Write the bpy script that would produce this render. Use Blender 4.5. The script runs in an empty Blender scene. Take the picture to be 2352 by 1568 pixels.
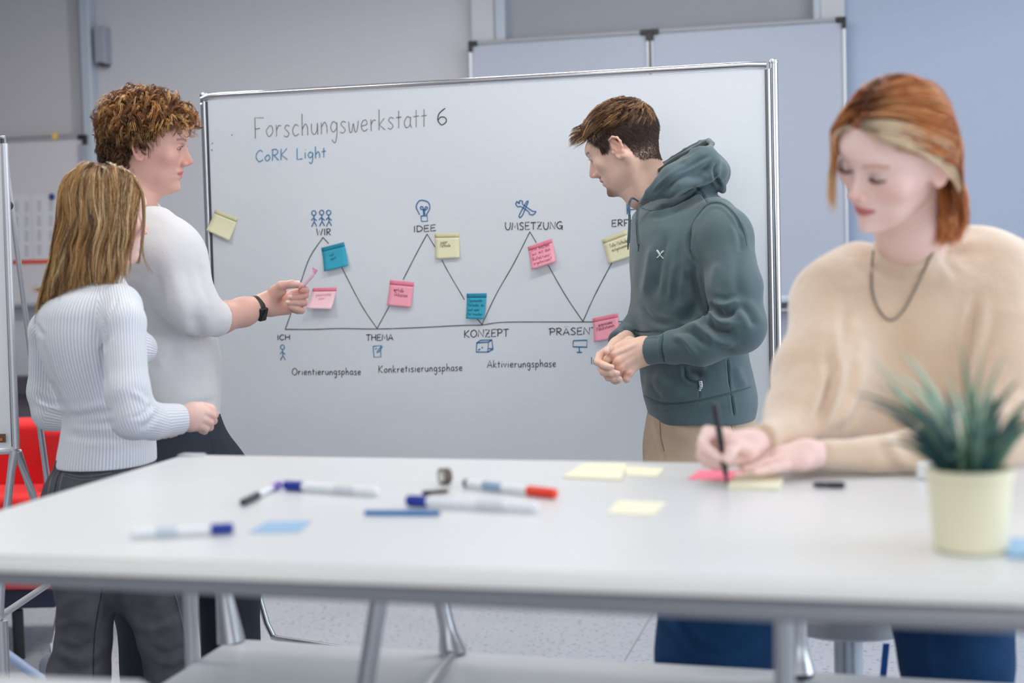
import bpy, bmesh, math, random
import numpy as np
from mathutils import Vector, Matrix
random.seed(7); rng = np.random.default_rng(7)
SC = bpy.context.scene
COL = SC.collection
# ------------------------------------------------------------------ camera
CAMZ = 1.32; FPX = 3266.0
PITCH = math.atan(162/3266.0); ROLL = 0.025
_F = Vector((0, math.cos(PITCH), -math.sin(PITCH)))
_R0 = Vector((1, 0, 0)); _U0 = Vector((0, math.sin(PITCH), math.cos(PITCH)))
_U = (_U0*math.cos(ROLL) + _R0*math.sin(ROLL)).normalized()
_R = (_R0*math.cos(ROLL) - _U0*math.sin(ROLL)).normalized()
CAM = Vector((0, 0, CAMZ))
cd = bpy.data.cameras.new('camera'); cam = bpy.data.objects.new('camera', cd); COL.objects.link(cam)
M = Matrix((( _R.x, _U.x, -_F.x, 0), (_R.y, _U.y, -_F.y, 0), (_R.z, _U.z, -_F.z, CAMZ), (0, 0, 0, 1)))
cam.matrix_world = M
cd.sensor_fit = 'HORIZONTAL'; cd.sensor_width = 36; cd.lens = 36*FPX/2352
cd.clip_start = 0.05; cd.clip_end = 60
cd.dof.use_dof = True; cd.dof.focus_distance = 3.6; cd.dof.aperture_fstop = 50/1000/0.021
SC.camera = cam
# ------------------------------------------------------------------ view, world, lights
SC.view_settings.view_transform = 'Standard'; SC.view_settings.look = 'None'
SC.view_settings.gamma = 1; SC.view_settings.use_curve_mapping = False
SC.view_settings.exposure = 0.2
SC.cycles.use_denoising = True
SC.cycles.max_bounces = 7; SC.cycles.diffuse_bounces = 4
w = bpy.data.worlds.new('world'); SC.world = w; w.use_nodes = True
bg = w.node_tree.nodes['Background']; bg.inputs[0].default_value = (0.78, 0.86, 1.0, 1); bg.inputs[1].default_value = 0.9

def area(name, loc, target, sx, sy, power, color):
    l = bpy.data.lights.new(name, 'AREA'); l.shape = 'RECTANGLE'; l.size = sx; l.size_y = sy
    l.energy = power; l.color = color
    o = bpy.data.objects.new(name, l); COL.objects.link(o); o.location = loc
    o.rotation_euler = (Vector(target)-Vector(loc)).to_track_quat('-Z', 'Y').to_euler()
    return o
L_WIN = 82; L_FILL = 44; L_CEIL = 13
area('window_and_fill_light', (4.05, 2.2, 1.75), (0.0, 3.0, 1.2), 4.6, 1.9, L_WIN, (0.80, 0.90, 1.0))
area('window_and_fill_light', (-0.6, -2.4, 2.0), (0, 3.0, 1.2), 5.0, 1.7, L_FILL, (0.96, 0.98, 1.0))  # added soft fill from behind the camera; that wall has no window
CEIL_SPOTS = [(-1.7, 3.0), (0.3, 3.0), (2.3, 3.0), (-1.7, 5.2), (0.3, 5.2), (2.3, 5.2), (-1.7, 0.6), (0.3, 0.6), (2.3, 0.6)]
for (lx, ly) in CEIL_SPOTS:
    area('ceiling_lamp_light', (lx, ly, 2.95), (lx, ly, 0), 1.1, 0.28, L_CEIL*((2.6 if lx < -1 else 1.7 if lx < 1 else 0.8) if ly > 5 else 0.6 if ly < 1 else 1), (1.0, 0.96, 0.90))

# ------------------------------------------------------------------ helpers
DOFF = 0.0
def at(px, py, d):
    d = d+DOFF
    return CAM + _F*d + _R*((px-1176)/FPX*d) - _U*((py-784)/FPX*d)
def ray(px, py):
    return (_F + _R*((px-1176)/FPX) - _U*((py-784)/FPX))
def onplane(px, py, p0, n):
    r = ray(px, py); t = (p0-CAM).dot(n)/r.dot(n); return CAM + r*t
def onz(px, py, z):
    return onplane(px, py, Vector((0, 0, z)), Vector((0, 0, 1)))
def proj_np(P):
    q = P - np.array(CAM); d = q@np.array(_F)
    return 1176 + (q@np.array(_R))/d*FPX, 784 - (q@np.array(_U))/d*FPX, d

def srgb(r, g, b):
    def f(c):
        c /= 255.0
        return c/12.92 if c <= 0.04045 else ((c+0.055)/1.055)**2.4
    return (f(r), f(g), f(b), 1)

_mats = {}
def mat(name, col=(0.8, 0.8, 0.8, 1), rough=0.5, metal=0.0, noise=None, bump=None, sheen=0.0, spec=0.5, vcol=False,
        sss=0.0, emit=None, alpha=1.0, trans=0.0, coat=0.0, ribs=None, weave=None, aniso=0.0):
    """noise=(scale, amount, (r,g,b,a) second colour) ; bump=(scale, strength, distance)"""
    if name in _mats: return _mats[name]
    m = bpy.data.materials.new(name); m.use_nodes = True; nt = m.node_tree; N = nt.nodes; L = nt.links
    b = N['Principled BSDF']
    b.inputs['Base Color'].default_value = col; b.inputs['Roughness'].default_value = rough
    b.inputs['Metallic'].default_value = metal; b.inputs['Specular IOR Level'].default_value = spec
    b.inputs['Sheen Weight'].default_value = sheen; b.inputs['Sheen Roughness'].default_value = 0.6
    b.inputs['Coat Weight'].default_value = coat
    b.inputs['Transmission Weight'].default_value = trans
    b.inputs['Anisotropic'].default_value = aniso
    if sss > 0:
        b.inputs['Subsurface Weight'].default_value = sss
        b.inputs['Subsurface Radius'].default_value = (1.0, 0.35, 0.2); b.inputs['Subsurface Scale'].default_value = 0.012
    if emit:
        b.inputs['Emission Color'].default_value = emit[0]; b.inputs['Emission Strength'].default_value = emit[1]
    tc = N.new('ShaderNodeTexCoord'); cur = None
    if vcol:
        a = N.new('ShaderNodeVertexColor'); a.layer_name = 'Col'; cur = a.outputs['Color']
    if noise:
        nz = N.new('ShaderNodeTexNoise'); nz.inputs['Scale'].default_value = noise[0]; nz.inputs['Detail'].default_value = 4
        L.new(tc.outputs['Object'], nz.inputs['Vector'])
        rp = N.new('ShaderNodeMapRange'); rp.inputs[1].default_value = 0.35; rp.inputs[2].default_value = 0.68
        rp.inputs[3].default_value = 0; rp.inputs[4].default_value = noise[1]
        L.new(nz.outputs['Fac'], rp.inputs[0])
        mx = N.new('ShaderNodeMix'); mx.data_type = 'RGBA'
        L.new(rp.outputs[0], mx.inputs['Factor'])
        if cur is not None: L.new(cur, mx.inputs['A'])
        else: mx.inputs['A'].default_value = col
        mx.inputs['B'].default_value = noise[2]; cur = mx.outputs['Result']
    if cur is not None: L.new(cur, b.inputs['Base Color'])
    h = None
    if bump:
        nz = N.new('ShaderNodeTexNoise'); nz.inputs['Scale'].default_value = bump[0]; nz.inputs['Detail'].default_value = 3
        L.new(tc.outputs['Object'], nz.inputs['Vector'])
        bp = N.new('ShaderNodeBump'); bp.inputs['Strength'].default_value = bump[1]; bp.inputs['Distance'].default_value = bump[2]
        L.new(nz.outputs['Fac'], bp.inputs['Height']); h = bp.outputs['Normal']
    if ribs:   # (count per u unit, strength, distance, darken colour): knit ribs that run along v
        uv = N.new('ShaderNodeUVMap'); uv.uv_map = 'ribs'
        sx = N.new('ShaderNodeSeparateXYZ'); L.new(uv.outputs[0], sx.inputs[0])
        mu = N.new('ShaderNodeMath'); mu.operation = 'MULTIPLY'; mu.inputs[1].default_value = ribs[0]*2*math.pi
        L.new(sx.outputs[0], mu.inputs[0])
        sn = N.new('ShaderNodeMath'); sn.operation = 'SINE'; L.new(mu.outputs[0], sn.inputs[0])
        ab = N.new('ShaderNodeMapRange'); ab.inputs[1].default_value = -1; ab.inputs[2].default_value = 0.0
        ab.inputs[3].default_value = 0; ab.inputs[4].default_value = 1; L.new(sn.outputs[0], ab.inputs[0])
        bp = N.new('ShaderNodeBump'); bp.inputs['Strength'].default_value = ribs[1]; bp.inputs['Distance'].default_value = ribs[2]
        L.new(ab.outputs[0], bp.inputs['Height'])
        if h is not None: L.new(h, bp.inputs['Normal'])
        h = bp.outputs['Normal']
        mx = N.new('ShaderNodeMix'); mx.data_type = 'RGBA'; L.new(ab.outputs[0], mx.inputs['Factor'])
        mx.inputs['A'].default_value = ribs[3]
        if cur is not None: L.new(cur, mx.inputs['B'])
        else: mx.inputs['B'].default_value = col
        L.new(mx.outputs['Result'], b.inputs['Base Color'])
    if h is not None: L.new(h, b.inputs['Normal'])
    _mats[name] = m
    return m

def tag(o, label=None, cat=None, group=None, kind=None):
    if label: o['label'] = label
    if cat: o['category'] = cat
    if group: o['group'] = group
    if kind: o['kind'] = kind
    return o
def empty(name, loc=(0, 0, 0)):
    o = bpy.data.objects.new(name, None); COL.objects.link(o); o.location = loc; o.empty_display_size = 0.05
    return o
def link(name, me, m=None, parent=None, smooth=False):
    o = bpy.data.objects.new(name, me); COL.objects.link(o)
    if m is not None: me.materials.append(m)
    if parent is not None:
        o.parent = parent; o.matrix_parent_inverse = Matrix.Translation(-Vector(parent.location))
    if smooth: me.shade_smooth()
    return o
def from_np(name, V, Fc, m=None, parent=None, smooth=True, cols=None):
    me = bpy.data.meshes.new(name)
    V = np.asarray(V, dtype=np.float32)
    if isinstance(Fc, np.ndarray):
        k = Fc.shape[1]
        me.vertices.add(len(V)); me.vertices.foreach_set('co', V.ravel())
        me.loops.add(Fc.size); me.loops.foreach_set('vertex_index', Fc.astype(np.int32).ravel())
        me.polygons.add(len(Fc)); me.polygons.foreach_set('loop_start', np.arange(0, Fc.size, k, dtype=np.int32))
        me.polygons.foreach_set('loop_total', np.full(len(Fc), k, dtype=np.int32))
        me.update(calc_edges=True); me.validate()
    else:
        me.from_pydata([tuple(v) for v in V], [], Fc)
    if cols is not None:
        a = me.color_attributes.new('Col', 'FLOAT_COLOR', 'POINT')
        c = np.ones((len(V), 4), dtype=np.float32); c[:, :3] = cols[:, :3]; a.data.foreach_set('color', c.ravel())
    return link(name, me, m, parent, smooth)

class MB:
    """collects shapes into one mesh"""
    def __init__(s): s.bm = bmesh.new()
    def box(s, c, sx, sy, sz, ux=Vector((1, 0, 0)), uy=Vector((0, 1, 0)), uz=Vector((0, 0, 1)), bev=0.0, seg=2):
        c = Vector(c); vs = []
        for k in (-1, 1):
            for j in (-1, 1):
                for i in (-1, 1):
                    vs.append(s.bm.verts.new(c + ux*(i*sx/2) + uy*(j*sy/2) + uz*(k*sz/2)))
        fs = [s.bm.faces.new([vs[i] for i in q]) for q in ((0, 2, 3, 1), (4, 5, 7, 6), (0, 1, 5, 4), (2, 6, 7, 3), (0, 4, 6, 2), (1, 3, 7, 5))]
        if bev > 0:
            es = list({e for f in fs for e in f.edges})
            bmesh.ops.bevel(s.bm, geom=es, offset=bev, segments=seg, affect='EDGES', profile=0.5)
        return s
    def tube(s, pts, r, n=16, cap=True, flat=1.0, ref=None):
        pts = [Vector(p) for p in pts]; rs = r if isinstance(r, (list, tuple)) else [r]*len(pts)
        rings = []
        for i, p in enumerate(pts):
            t = (pts[min(i+1, len(pts)-1)] - pts[max(i-1, 0)]).normalized()
            a = Vector(ref) if ref is not None else (Vector((0, 0, 1)) if abs(t.z) < 0.9 else Vector((1, 0, 0)))
            u = t.cross(a).normalized(); v = t.cross(u).normalized()
            rings.append([s.bm.verts.new(p + u*(math.cos(2*math.pi*k/n)*rs[i]) + v*(math.sin(2*math.pi*k/n)*rs[i]*flat)) for k in range(n)])
        for a, b in zip(rings, rings[1:]):
            for k in range(n): s.bm.faces.new((a[k], a[(k+1) % n], b[(k+1) % n], b[k]))
        if cap:
            s.bm.faces.new(rings[0][::-1]); s.bm.faces.new(rings[-1])
        return s
    def lathe(s, c, prof, n=32, axis=Vector((0, 0, 1)), cap=True):
        c = Vector(c); axis = axis.normalized(); a = Vector((1, 0, 0)) if abs(axis.x) < 0.9 else Vector((0, 1, 0))
        u = axis.cross(a).normalized(); v = axis.cross(u).normalized(); rings = []
        for (r, h) in prof:
            rings.append([s.bm.verts.new(c + axis*h + u*(math.cos(2*math.pi*k/n)*r) + v*(math.sin(2*math.pi*k/n)*r)) for k in range(n)])
        for A, B in zip(rings, rings[1:]):
            for k in range(n): s.bm.faces.new((A[k], A[(k+1) % n], B[(k+1) % n], B[k]))
        if cap: s.bm.faces.new(rings[0][::-1]); s.bm.faces.new(rings[-1])
        return s
    def prism(s, poly, thick):
        poly = [Vector(p) for p in poly]; t = Vector(thick)
        a = [s.bm.verts.new(p) for p in poly]; b = [s.bm.verts.new(p+t) for p in poly]
        n = len(a); s.bm.faces.new(a[::-1]); s.bm.faces.new(b)
        for k in range(n): s.bm.faces.new((a[k], a[(k+1) % n], b[(k+1) % n], b[k]))
        return s
    def build(s, name, m=None, parent=None, smooth=False, angle=40):
        bmesh.ops.recalc_face_normals(s.bm, faces=s.bm.faces)
        me = bpy.data.meshes.new(name); s.bm.to_mesh(me); s.bm.free()
        o = link(name, me, m, parent)
        if smooth:
            me.shade_smooth()
            try: me.set_sharp_from_angle(angle=math.radians(angle))
            except Exception: pass
        return o

# ------------------------------------------------------------------ materials of the room
M_WALL = mat('wall_paint', srgb(190, 192, 199), 0.75, bump=(60, 0.15, 0.002), noise=(1.2, 0.25, srgb(186, 188, 195)))
M_CEIL = mat('ceiling_paint', srgb(235, 235, 235), 0.8)
M_PROFILE = mat('wall_profile_lacquer', srgb(172, 182, 194), 0.4)
M_RECESS = mat('wall_recess_paint', srgb(150, 154, 163), 0.7)
M_WB = mat('whiteboard_enamel', srgb(224, 230, 236), 0.28, spec=0.35)
M_WB2 = mat('back_whiteboard_enamel', srgb(168, 176, 191), 0.4, spec=0.35)
M_CHROME = mat('chrome', (0.60, 0.60, 0.61, 1), 0.2, 1.0)
M_CHROME2 = mat('satin_chrome', (0.62, 0.63, 0.65, 1), 0.3, 1.0)
M_TUBE = mat('light_grey_tube', (0.62, 0.64, 0.68, 1), 0.42, 0.5)
M_ALU = mat('aluminium', (0.60, 0.62, 0.66, 1), 0.4, 0.7)
M_BLACK = mat('black_plastic', srgb(28, 29, 33), 0.45)
M_DARK = mat('dark_plastic', srgb(62, 60, 64), 0.5)
M_RED = mat('red_upholstery', srgb(222, 8, 20), 0.75, sheen=0.1, bump=(300, 0.3, 0.001))
M_TABLE = mat('white_table_laminate', srgb(220, 223, 225), 0.3, spec=0.4, bump=(90, 0.04, 0.001))
M_TEDGE = mat('lit_cream_table_edge', srgb(252, 249, 244), 0.35)  # cream edge band, with the light on the lip painted in
M_SHELF = mat('grey_shelf_laminate', srgb(216, 221, 227), 0.4)

# wall directions
A = math.radians(13.8)
WU = Vector((math.cos(A), -math.sin(A), 0)); WN = Vector((-math.sin(A), -math.cos(A), 0)); UZ = Vector((0, 0, 1))
WP = at(1100, 400, 6.9)                       # a point on the back wall
WP = Vector((WP.x, WP.y, 0))
def wallpt(px, py, off=0.0): return onplane(px, py, WP + WN*off, WN)

def wbox(name, x0, x1, y0, y1, off, thick, m, parent=None, bev=0.0):
    """upright box lying on the back wall whose face spans the given photo extent, built in wall coordinates"""
    ym = (y0+y1)/2; xm = (x0+x1)/2
    a = wallpt(x0, ym, off+thick); b = wallpt(x1, ym, off+thick); t = wallpt(xm, y0, off+thick); u = wallpt(xm, y1, off+thick)
    ua = (a-WP).dot(WU); ub = (b-WP).dot(WU)
    c = WP + WU*((ua+ub)/2) + WN*(off+thick/2); c.z = (t.z+u.z)/2
    return MB().box(c, abs(ub-ua), thick, abs(t.z-u.z), WU, WN, UZ, bev).build(name, m, parent)
# ------------------------------------------------------------------ room shell
def quad(name, pts, m, kind='structure'):
    me = bpy.data.meshes.new(name); me.from_pydata([tuple(p) for p in pts], [], [tuple(range(len(pts)))])
    return tag(link(name, me, m), kind=kind)
def slab(name, c, sx, sy, sz, m, ux=WU, uy=-WN):
    return tag(MB().box(c, sx, sy, sz, ux, uy, UZ).build(name, m), kind='structure')
RC = WP + WN*4.9                                   # room centre line in front of the back wall
# floor material: pale speckled linoleum
mf = bpy.data.materials.new('speckled_linoleum'); mf.use_nodes = True
N = mf.node_tree.nodes; L = mf.node_tree.links; b = N['Principled BSDF']; b.inputs['Roughness'].default_value = 0.38
tc = N.new('ShaderNodeTexCoord')
n1 = N.new('ShaderNodeTexNoise'); n1.inputs['Scale'].default_value = 55; n1.inputs['Detail'].default_value = 5; L.new(tc.outputs['Object'], n1.inputs['Vector'])
r1 = N.new('ShaderNodeValToRGB'); L.new(n1.outputs['Fac'], r1.inputs[0])
r1.color_ramp.elements[0].position = 0.33; r1.color_ramp.elements[0].color = srgb(112, 118, 132)
r1.color_ramp.elements[1].position = 0.42; r1.color_ramp.elements[1].color = srgb(186, 190, 199)
n2 = N.new('ShaderNodeTexNoise'); n2.inputs['Scale'].default_value = 3; L.new(tc.outputs['Object'], n2.inputs['Vector'])
mx = N.new('ShaderNodeMix'); mx.data_type = 'RGBA'; mx.blend_type = 'MULTIPLY'; mx.inputs['Factor'].default_value = 0.15
L.new(r1.outputs[0], mx.inputs['A']); L.new(n2.outputs['Fac'], mx.inputs['B']); L.new(mx.outputs['Result'], b.inputs['Base Color'])
fl = slab('floor', Vector((RC.x, RC.y, -0.05)), 9.6, 9.9, 0.1, mf)
sm = mat('floor_weld', srgb(150, 152, 160), 0.5)
for k, off in enumerate((1.35, 3.35)):
    p0 = onz(1445, 1500, 0.0) + WU*(off-1.35)
    MB().box(Vector((p0.x, p0.y, 0.0006)), 0.006, 6.0, 0.0012, WU, -WN, UZ).build('seam', sm, fl)
wb = slab('wall_back', WP - WN*0.05 + Vector((0, 0, 1.5)), 9.6, 0.1, 3.0, M_WALL)
slab('wall_left', RC - WU*4.85 + Vector((0, 0, 1.5)), 0.1, 9.9, 3.0, M_WALL)
slab('wall_front', WP + WN*9.85 + Vector((0, 0, 1.5)), 9.6, 0.1, 3.0, M_WALL)
# right wall with a window band
rw = RC + WU*4.85
wall_r = slab('wall_right', rw + Vector((0, 0, 0.4)), 0.1, 9.9, 0.8, M_WALL)
MB().box(rw + Vector((0, 0, 2.85)), 0.1, 9.9, 0.3, WU, -WN, UZ).build('lintel', M_WALL, wall_r)
MB().box(rw - (-WN)*4.0 + Vector((0, 0, 1.75)), 0.1, 1.9, 1.9, WU, -WN, UZ).build('pier', M_WALL, wall_r)
MB().box(rw + (-WN)*4.0 + Vector((0, 0, 1.75)), 0.1, 1.9, 1.9, WU, -WN, UZ).build('pier', M_WALL, wall_r)
wn = tag(empty('window_1', rw + Vector((0, 0, 0.8))), kind='structure')
fr = MB()
for k in range(5): fr.box(rw + (-WN)*(-3.05+k*1.525) + Vector((0, 0, 1.75)), 0.07, 0.06, 1.9, WU, -WN, UZ)
for z in (0.83, 2.67): fr.box(rw + Vector((0, 0, z)), 0.07, 6.1, 0.06, WU, -WN, UZ)
fr.build('window_frame', M_PROFILE, wn)
slab('ceiling', Vector((RC.x, RC.y, 3.05)), 9.6, 9.9, 0.1, M_CEIL)
M_GLOW = mat('lamp_diffuser', (1, 1, 1, 1), 0.5, emit=((1, 0.96, 0.9, 1), 4.0))
# ------------------------------------------------------------------ back wall fittings
# raised wall bands, rails and recesses on the right
t = tag(empty('trim_1', wallpt(1115, 60)), kind='structure')
wbox('band', 1089, 1142, -60, 700, 0, 0.05, M_WALL, t, 0.004)
wbox('rail', 1142, 1166, -60, 700, 0, 0.06, M_PROFILE, t, 0.008)
t = tag(empty('trim_2', wallpt(1900, 30)), kind='structure')
wbox('rail', 1871, 1888, -80, 690, 0, 0.06, M_PROFILE, t, 0.008)
wbox('band', 1888, 1944, -80, 690, 0, 0.05, M_WALL, t, 0.004)
tag(wbox('wall_back_recess', 1166, 1871, -80, 700, 0.001, 0.008, M_RECESS), kind='structure')
tag(wbox('wall_back_panel', 1948, 3680, -230, 1500, 0.0, 0.02, mat('blue_grey_wall_paint', srgb(160, 172, 194), 0.75, bump=(60, 0.15, 0.002))), kind='structure')

def wallboard(name, x0, x1, y0l, ybot, corners, label, m=M_WB2):
    """board hung on the wall: x range, top at its middle, bottom"""
    root = empty(name, wallpt((x0+x1)/2, (y0l+ybot)/2)); tag(root, label, 'whiteboard', 'boards hung on the back wall')
    wbox('panel', x0, x1, y0l, ybot, 0.062, 0.018, m, root, 0.003)
    f = MB(); ym = (y0l+ybot)/2; xm = (x0+x1)/2
    a = wallpt(x0, ym, 0.08); b_ = wallpt(x1, ym, 0.08); tt = wallpt(xm, y0l, 0.08); bb = wallpt(xm, ybot, 0.08)
    ua = (a-WP).dot(WU); ub = (b_-WP).dot(WU); z1 = tt.z; z0 = bb.z
    def pt(u, z, off=0.075): return WP + WU*u + WN*off + Vector((0, 0, z))
    top = MB(); top.box(pt((ua+ub)/2, z1), ub-ua+0.012, 0.03, 0.018, WU, WN, UZ, 0.003).build('top_rail', mat('grey_board_rail', srgb(150, 154, 158), 0.45), root)
    MB().box(pt((ua+ub)/2, z0), ub-ua+0.012, 0.03, 0.018, WU, WN, UZ, 0.003).build('bottom_rail', M_ALU, root)
    for u in (ua, ub): MB().box(pt(u, (z0+z1)/2), 0.012, 0.03, z1-z0, WU, WN, UZ, 0.002).build('side_rail', M_ALU, root)
    for (cx, cz) in corners:
        u = ua if cx == 0 else ub; z = z1 if cz == 1 else z0; sg = 1 if cx == 0 else -1; sz = -1 if cz == 1 else 1
        q = MB(); q.box(pt(u+sg*0.014, z+sz*0.002, 0.078), 0.046, 0.036, 0.024, WU, WN, UZ, 0.005); q.box(pt(u+sg*0.001, z+sz*0.018, 0.078), 0.02, 0.036, 0.05, WU, WN, UZ, 0.005)
        q.build('corner_cap', M_BLACK, root)
    return root, pt, ua, ub, z0, z1
r1_, pt1, ua, ub, z0, z1 = wallboard('wall_whiteboard', 1088, 1495, 86, 686, ((0, 1), (1, 1)), 'grey wall board left of the black joint, behind the top edge of the big whiteboard')
r2_, pt2, ua2, ub2, z02, z12 = wallboard('wall_whiteboard', 1502, 1943, 58, 686, ((0, 1), (1, 1)), 'grey wall board right of the black joint, above the right end of the big whiteboard')
MB().box(pt2(ua2-0.006, z12-0.3, 0.09), 0.012, 0.012, 0.6, WU, WN, UZ, 0.002).build('joint_strip', M_BLACK, r2_)
# marker tray and lower ledge seen right of the whiteboard
tr = tag(empty('wall_ledge', wallpt(1850, 700)), 'light grey ledge running along the back wall below the hung boards', 'ledge')
wbox('ledge_board', 1180, 1950, 690, 699, 0.0, 0.14, M_PROFILE, tr, 0.004)
wbox('ledge_front', 1180, 1950, 712, 719, 0.0, 0.10, M_ALU, tr, 0.003)
tag(wbox('wall_back_dado', 1100, 1948, 722, 1400, 0.0, 0.015, mat('dado_grey', srgb(176, 182, 192), 0.7)), kind='structure')
# left bay
t = tag(empty('trim_3', wallpt(205, 100)), kind='structure')
wbox('rail', 192, 216, -60, 760, 0, 0.07, M_PROFILE, t, 0.008)
tag(wbox('wall_back_bay', 148, 192, -60, 760, 0.0, 0.03, mat('bay_grey', srgb(168, 168, 174), 0.7)), kind='structure')
tag(wbox('wall_back_bay_panel', -160, 158, -80, 318, 0.0, 0.035, mat('bay_panel_grey', srgb(186, 184, 188), 0.7)), kind='structure')
hb = tag(empty('wall_bracket', wallpt(228, 100)), 'small grey metal box fixed high on the wall above the curly hair', 'bracket')
wbox('housing', 216, 240, 60, 146, 0.0, 0.07, mat('bracket_grey', srgb(150, 156, 168), 0.5), hb, 0.006)
wbox('foot', 222, 237, 143, 150, 0.0, 0.075, M_DARK, hb, 0.003)
r3_, pt3, ua3, ub3, z03, z13 = wallboard('wall_whiteboard', -170, 203, 323, 700, ((1, 1),), 'pale wall board carrying printed sheets, at the far left above the red sofa', m=mat('left_board_enamel', srgb(200, 198, 203), 0.4))
wbox('side_profile', 186, 203, 330, 700, 0.062, 0.03, mat('profile_grey', srgb(150, 154, 166), 0.5), r3_, 0.003)
# orange rule, magnet, printed sheets
MW = 0.081
orl = tag(wbox('orange_strip', 18, 118, 597, 605, MW, 0.006, mat('orange_strip', srgb(214, 66, 36), 0.5)), 'long orange magnetic strip holding the foot of the printed sheets', 'strip')
def disc_on_wall(px, py, r, m, name, label, cat, th=0.008):
    c = wallpt(px, py, MW+th/2)
    o = MB().lathe(c-WN*0.0, [(r, -th/2), (r, th/2*0.6), (r*0.85, th/2)], 24, WN).build(name, m, None, True); return tag(o, label, cat)
disc_on_wall(119, 452, 0.017, mat('blue_magnet', srgb(30, 62, 120), 0.4), 'magnet', 'round dark blue magnet pinning a printed sheet on the left wall board', 'magnet')
mg = wbox('magnet', 120, 130, 306, 320, 0.08, 0.015, mat('yellow_magnet', srgb(226, 190, 90), 0.5)); tag(mg, 'tiny yellow magnet on the top rail of the left wall board', 'magnet')
M_PAPER = mat('printed_paper', srgb(206, 205, 212), 0.7); M_INK2 = mat('grey_print', srgb(150, 150, 160), 0.8)
shs = [(24, 70, 448, 596, 'left'), (76, 130, 446, 596, 'right')]
for (xa, xb, ya, yb, side) in shs:
    sh = tag(empty('printed_sheet', wallpt((xa+xb)/2, (ya+yb)/2, MW)), 'printed sheet of grey tables on the left wall board, the %s one of the two' % side, 'paper', 'printed sheets on the left wall board')
    wbox('sheet', xa, xb, ya, yb, MW, 0.001, M_PAPER, sh)
    for i in range(2):
        for j in range(4):
            u0 = xa+5+i*(xb-xa)/2; yy = ya+16+j*34
            q = MB()
            for k in range(6):
                yk = yy+k*4.2; p = wallpt(u0+9, yk, MW+0.0015); q.box(p, (0.016+0.012*random.random()), 0.0008, 0.004, WU, WN, UZ)
            q.build('print_block', M_INK2, sh)
# dark skirting duct at the left
tag(wbox('trim_4', -200, 218, 868, 905, 0.0, 0.18, mat('duct_grey', srgb(70, 68, 76), 0.6)), kind='structure')
tag(wbox('baseboard_back_left', -200, 218, 905, 1010, 0.0, 0.12, mat('duct_low_grey', srgb(96, 90, 100), 0.6)), kind='structure')
tag(wbox('baseboard_back', 219, 2400, 1225, 1252, 0.0, 0.02, mat('baseboard_grey', srgb(150, 154, 162), 0.6)), kind='structure')
# ceiling luminaires (outside the picture, they light it)
for (lx, ly) in CEIL_SPOTS[:1]:
    pass

# ------------------------------------------------------------------ the mobile whiteboard
BP = at(920, 700, 4.2)
def bpt(px, py, off=0.0): return onplane(px, py, BP + WN*off, WN)
WBO = empty('mobile_whiteboard', Vector((bpt(1125, 780).x, bpt(1125, 780).y, 0)))
tag(WBO, 'large mobile whiteboard with a chrome tube frame, covered in zigzag diagram and handwriting', 'whiteboard')
bl = (bpt(484, 600)-BP).dot(WU); br = (bpt(1768, 600)-BP).dot(WU)
zt = bpt(1125, 192).z; zb = bpt(1100, 1352).z
def bw(u, z, off=0.0):
    p = BP + WU*u + WN*off; p.z = z; return p
MB().box(bw((bl+br)/2, (zt+zb)/2, -0.011), br-bl, 0.02, zt-zb, WU, WN, UZ, 0.002).build('panel', M_WB, WBO)
def corner_path(u0, z0, u1, z1, r=0.05): return [bw(u0, z0), bw(u1, z1)]
tz = zt+0.008; R_ = 0.0085
MB().tube([bw(bl-0.012, tz-0.02), bw(bl-0.008, tz-0.006), bw(bl+0.012, tz+0.001), bw(bl+0.05, tz+0.003), bw(0, tz+0.003), bw(br-0.05, tz+0.003), bw(br, tz)], R_, 16).build('top_tube', M_CHROME, WBO, True)
MB().tube([bw(bl, zb-0.005), bw(br, zb-0.005)], R_, 16).build('bottom_tube', M_CHROME, WBO, True)
for (u, n_) in ((bl-0.004, 0), (br+0.004, 1)):
    MB().tube([bw(u, zt-0.004), bw(u, zb)], 0.0055, 12).build('side_rail', M_CHROME2, WBO, True)
MB().box(bw(br-0.004, (zt+zb)/2, 0.0), 0.002, 0.004, zt-zb-0.01, WU, WN, UZ).build('edge_strip', M_BLACK, WBO)
MB().box(bw(bl+0.006, (zt+zb)/2, 0.0), 0.004, 0.006, zt-zb-0.01, WU, WN, UZ).build('edge_strip', M_DARK, WBO)
# posts, feet and castors
def stand(u, off):
    ps = MB().tube([bw(u, zt+0.012, off), bw(u, 0.10, off)], 0.0115, 18).build('post', M_CHROME, WBO, True)
    MB().lathe(bw(u, zt+0.012, off), [(0.0125, 0), (0.0135, 0.004), (0.011, 0.010), (0.005, 0.013)], 18).build('post_cap', M_CHROME2, ps, True)
    ft = MB().tube([bw(u, 0.10, off+0.30), bw(u, 0.12, off+0.1), bw(u, 0.12, off-0.1), bw(u, 0.10, off-0.30)], 0.014, 14).build('foot', M_CHROME, WBO, True)
    for s in (0.28, -0.28):
        c = bw(u, 0.04, off+s)
        MB().lathe(c - WU*0.012, [(0.034, 0), (0.04, 0.004), (0.04, 0.02), (0.034, 0.024)], 20, WU).build('castor', M_DARK, ft, True)
        MB().box(c+UZ*0.035, 0.03, 0.05, 0.05, WU, WN, UZ, 0.008).build('castor_fork', M_ALU, ft)
stand(br+0.018, -0.012)
stand((bpt(471, 400)-BP).dot(WU)-0.004, -0.02)
MB().tube([bw(bl-0.01, zb+0.02), bw(bl-0.01, 0.12, 0.0)], 0.009, 12).build('leg', M_CHROME2, WBO, True)
MB().tube([at(588, 1345, 3.9), at(612, 1430, 3.9), at(628, 1462, 3.9)], 0.009, 12).build('leg', M_CHROME2, WBO, True)
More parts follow.
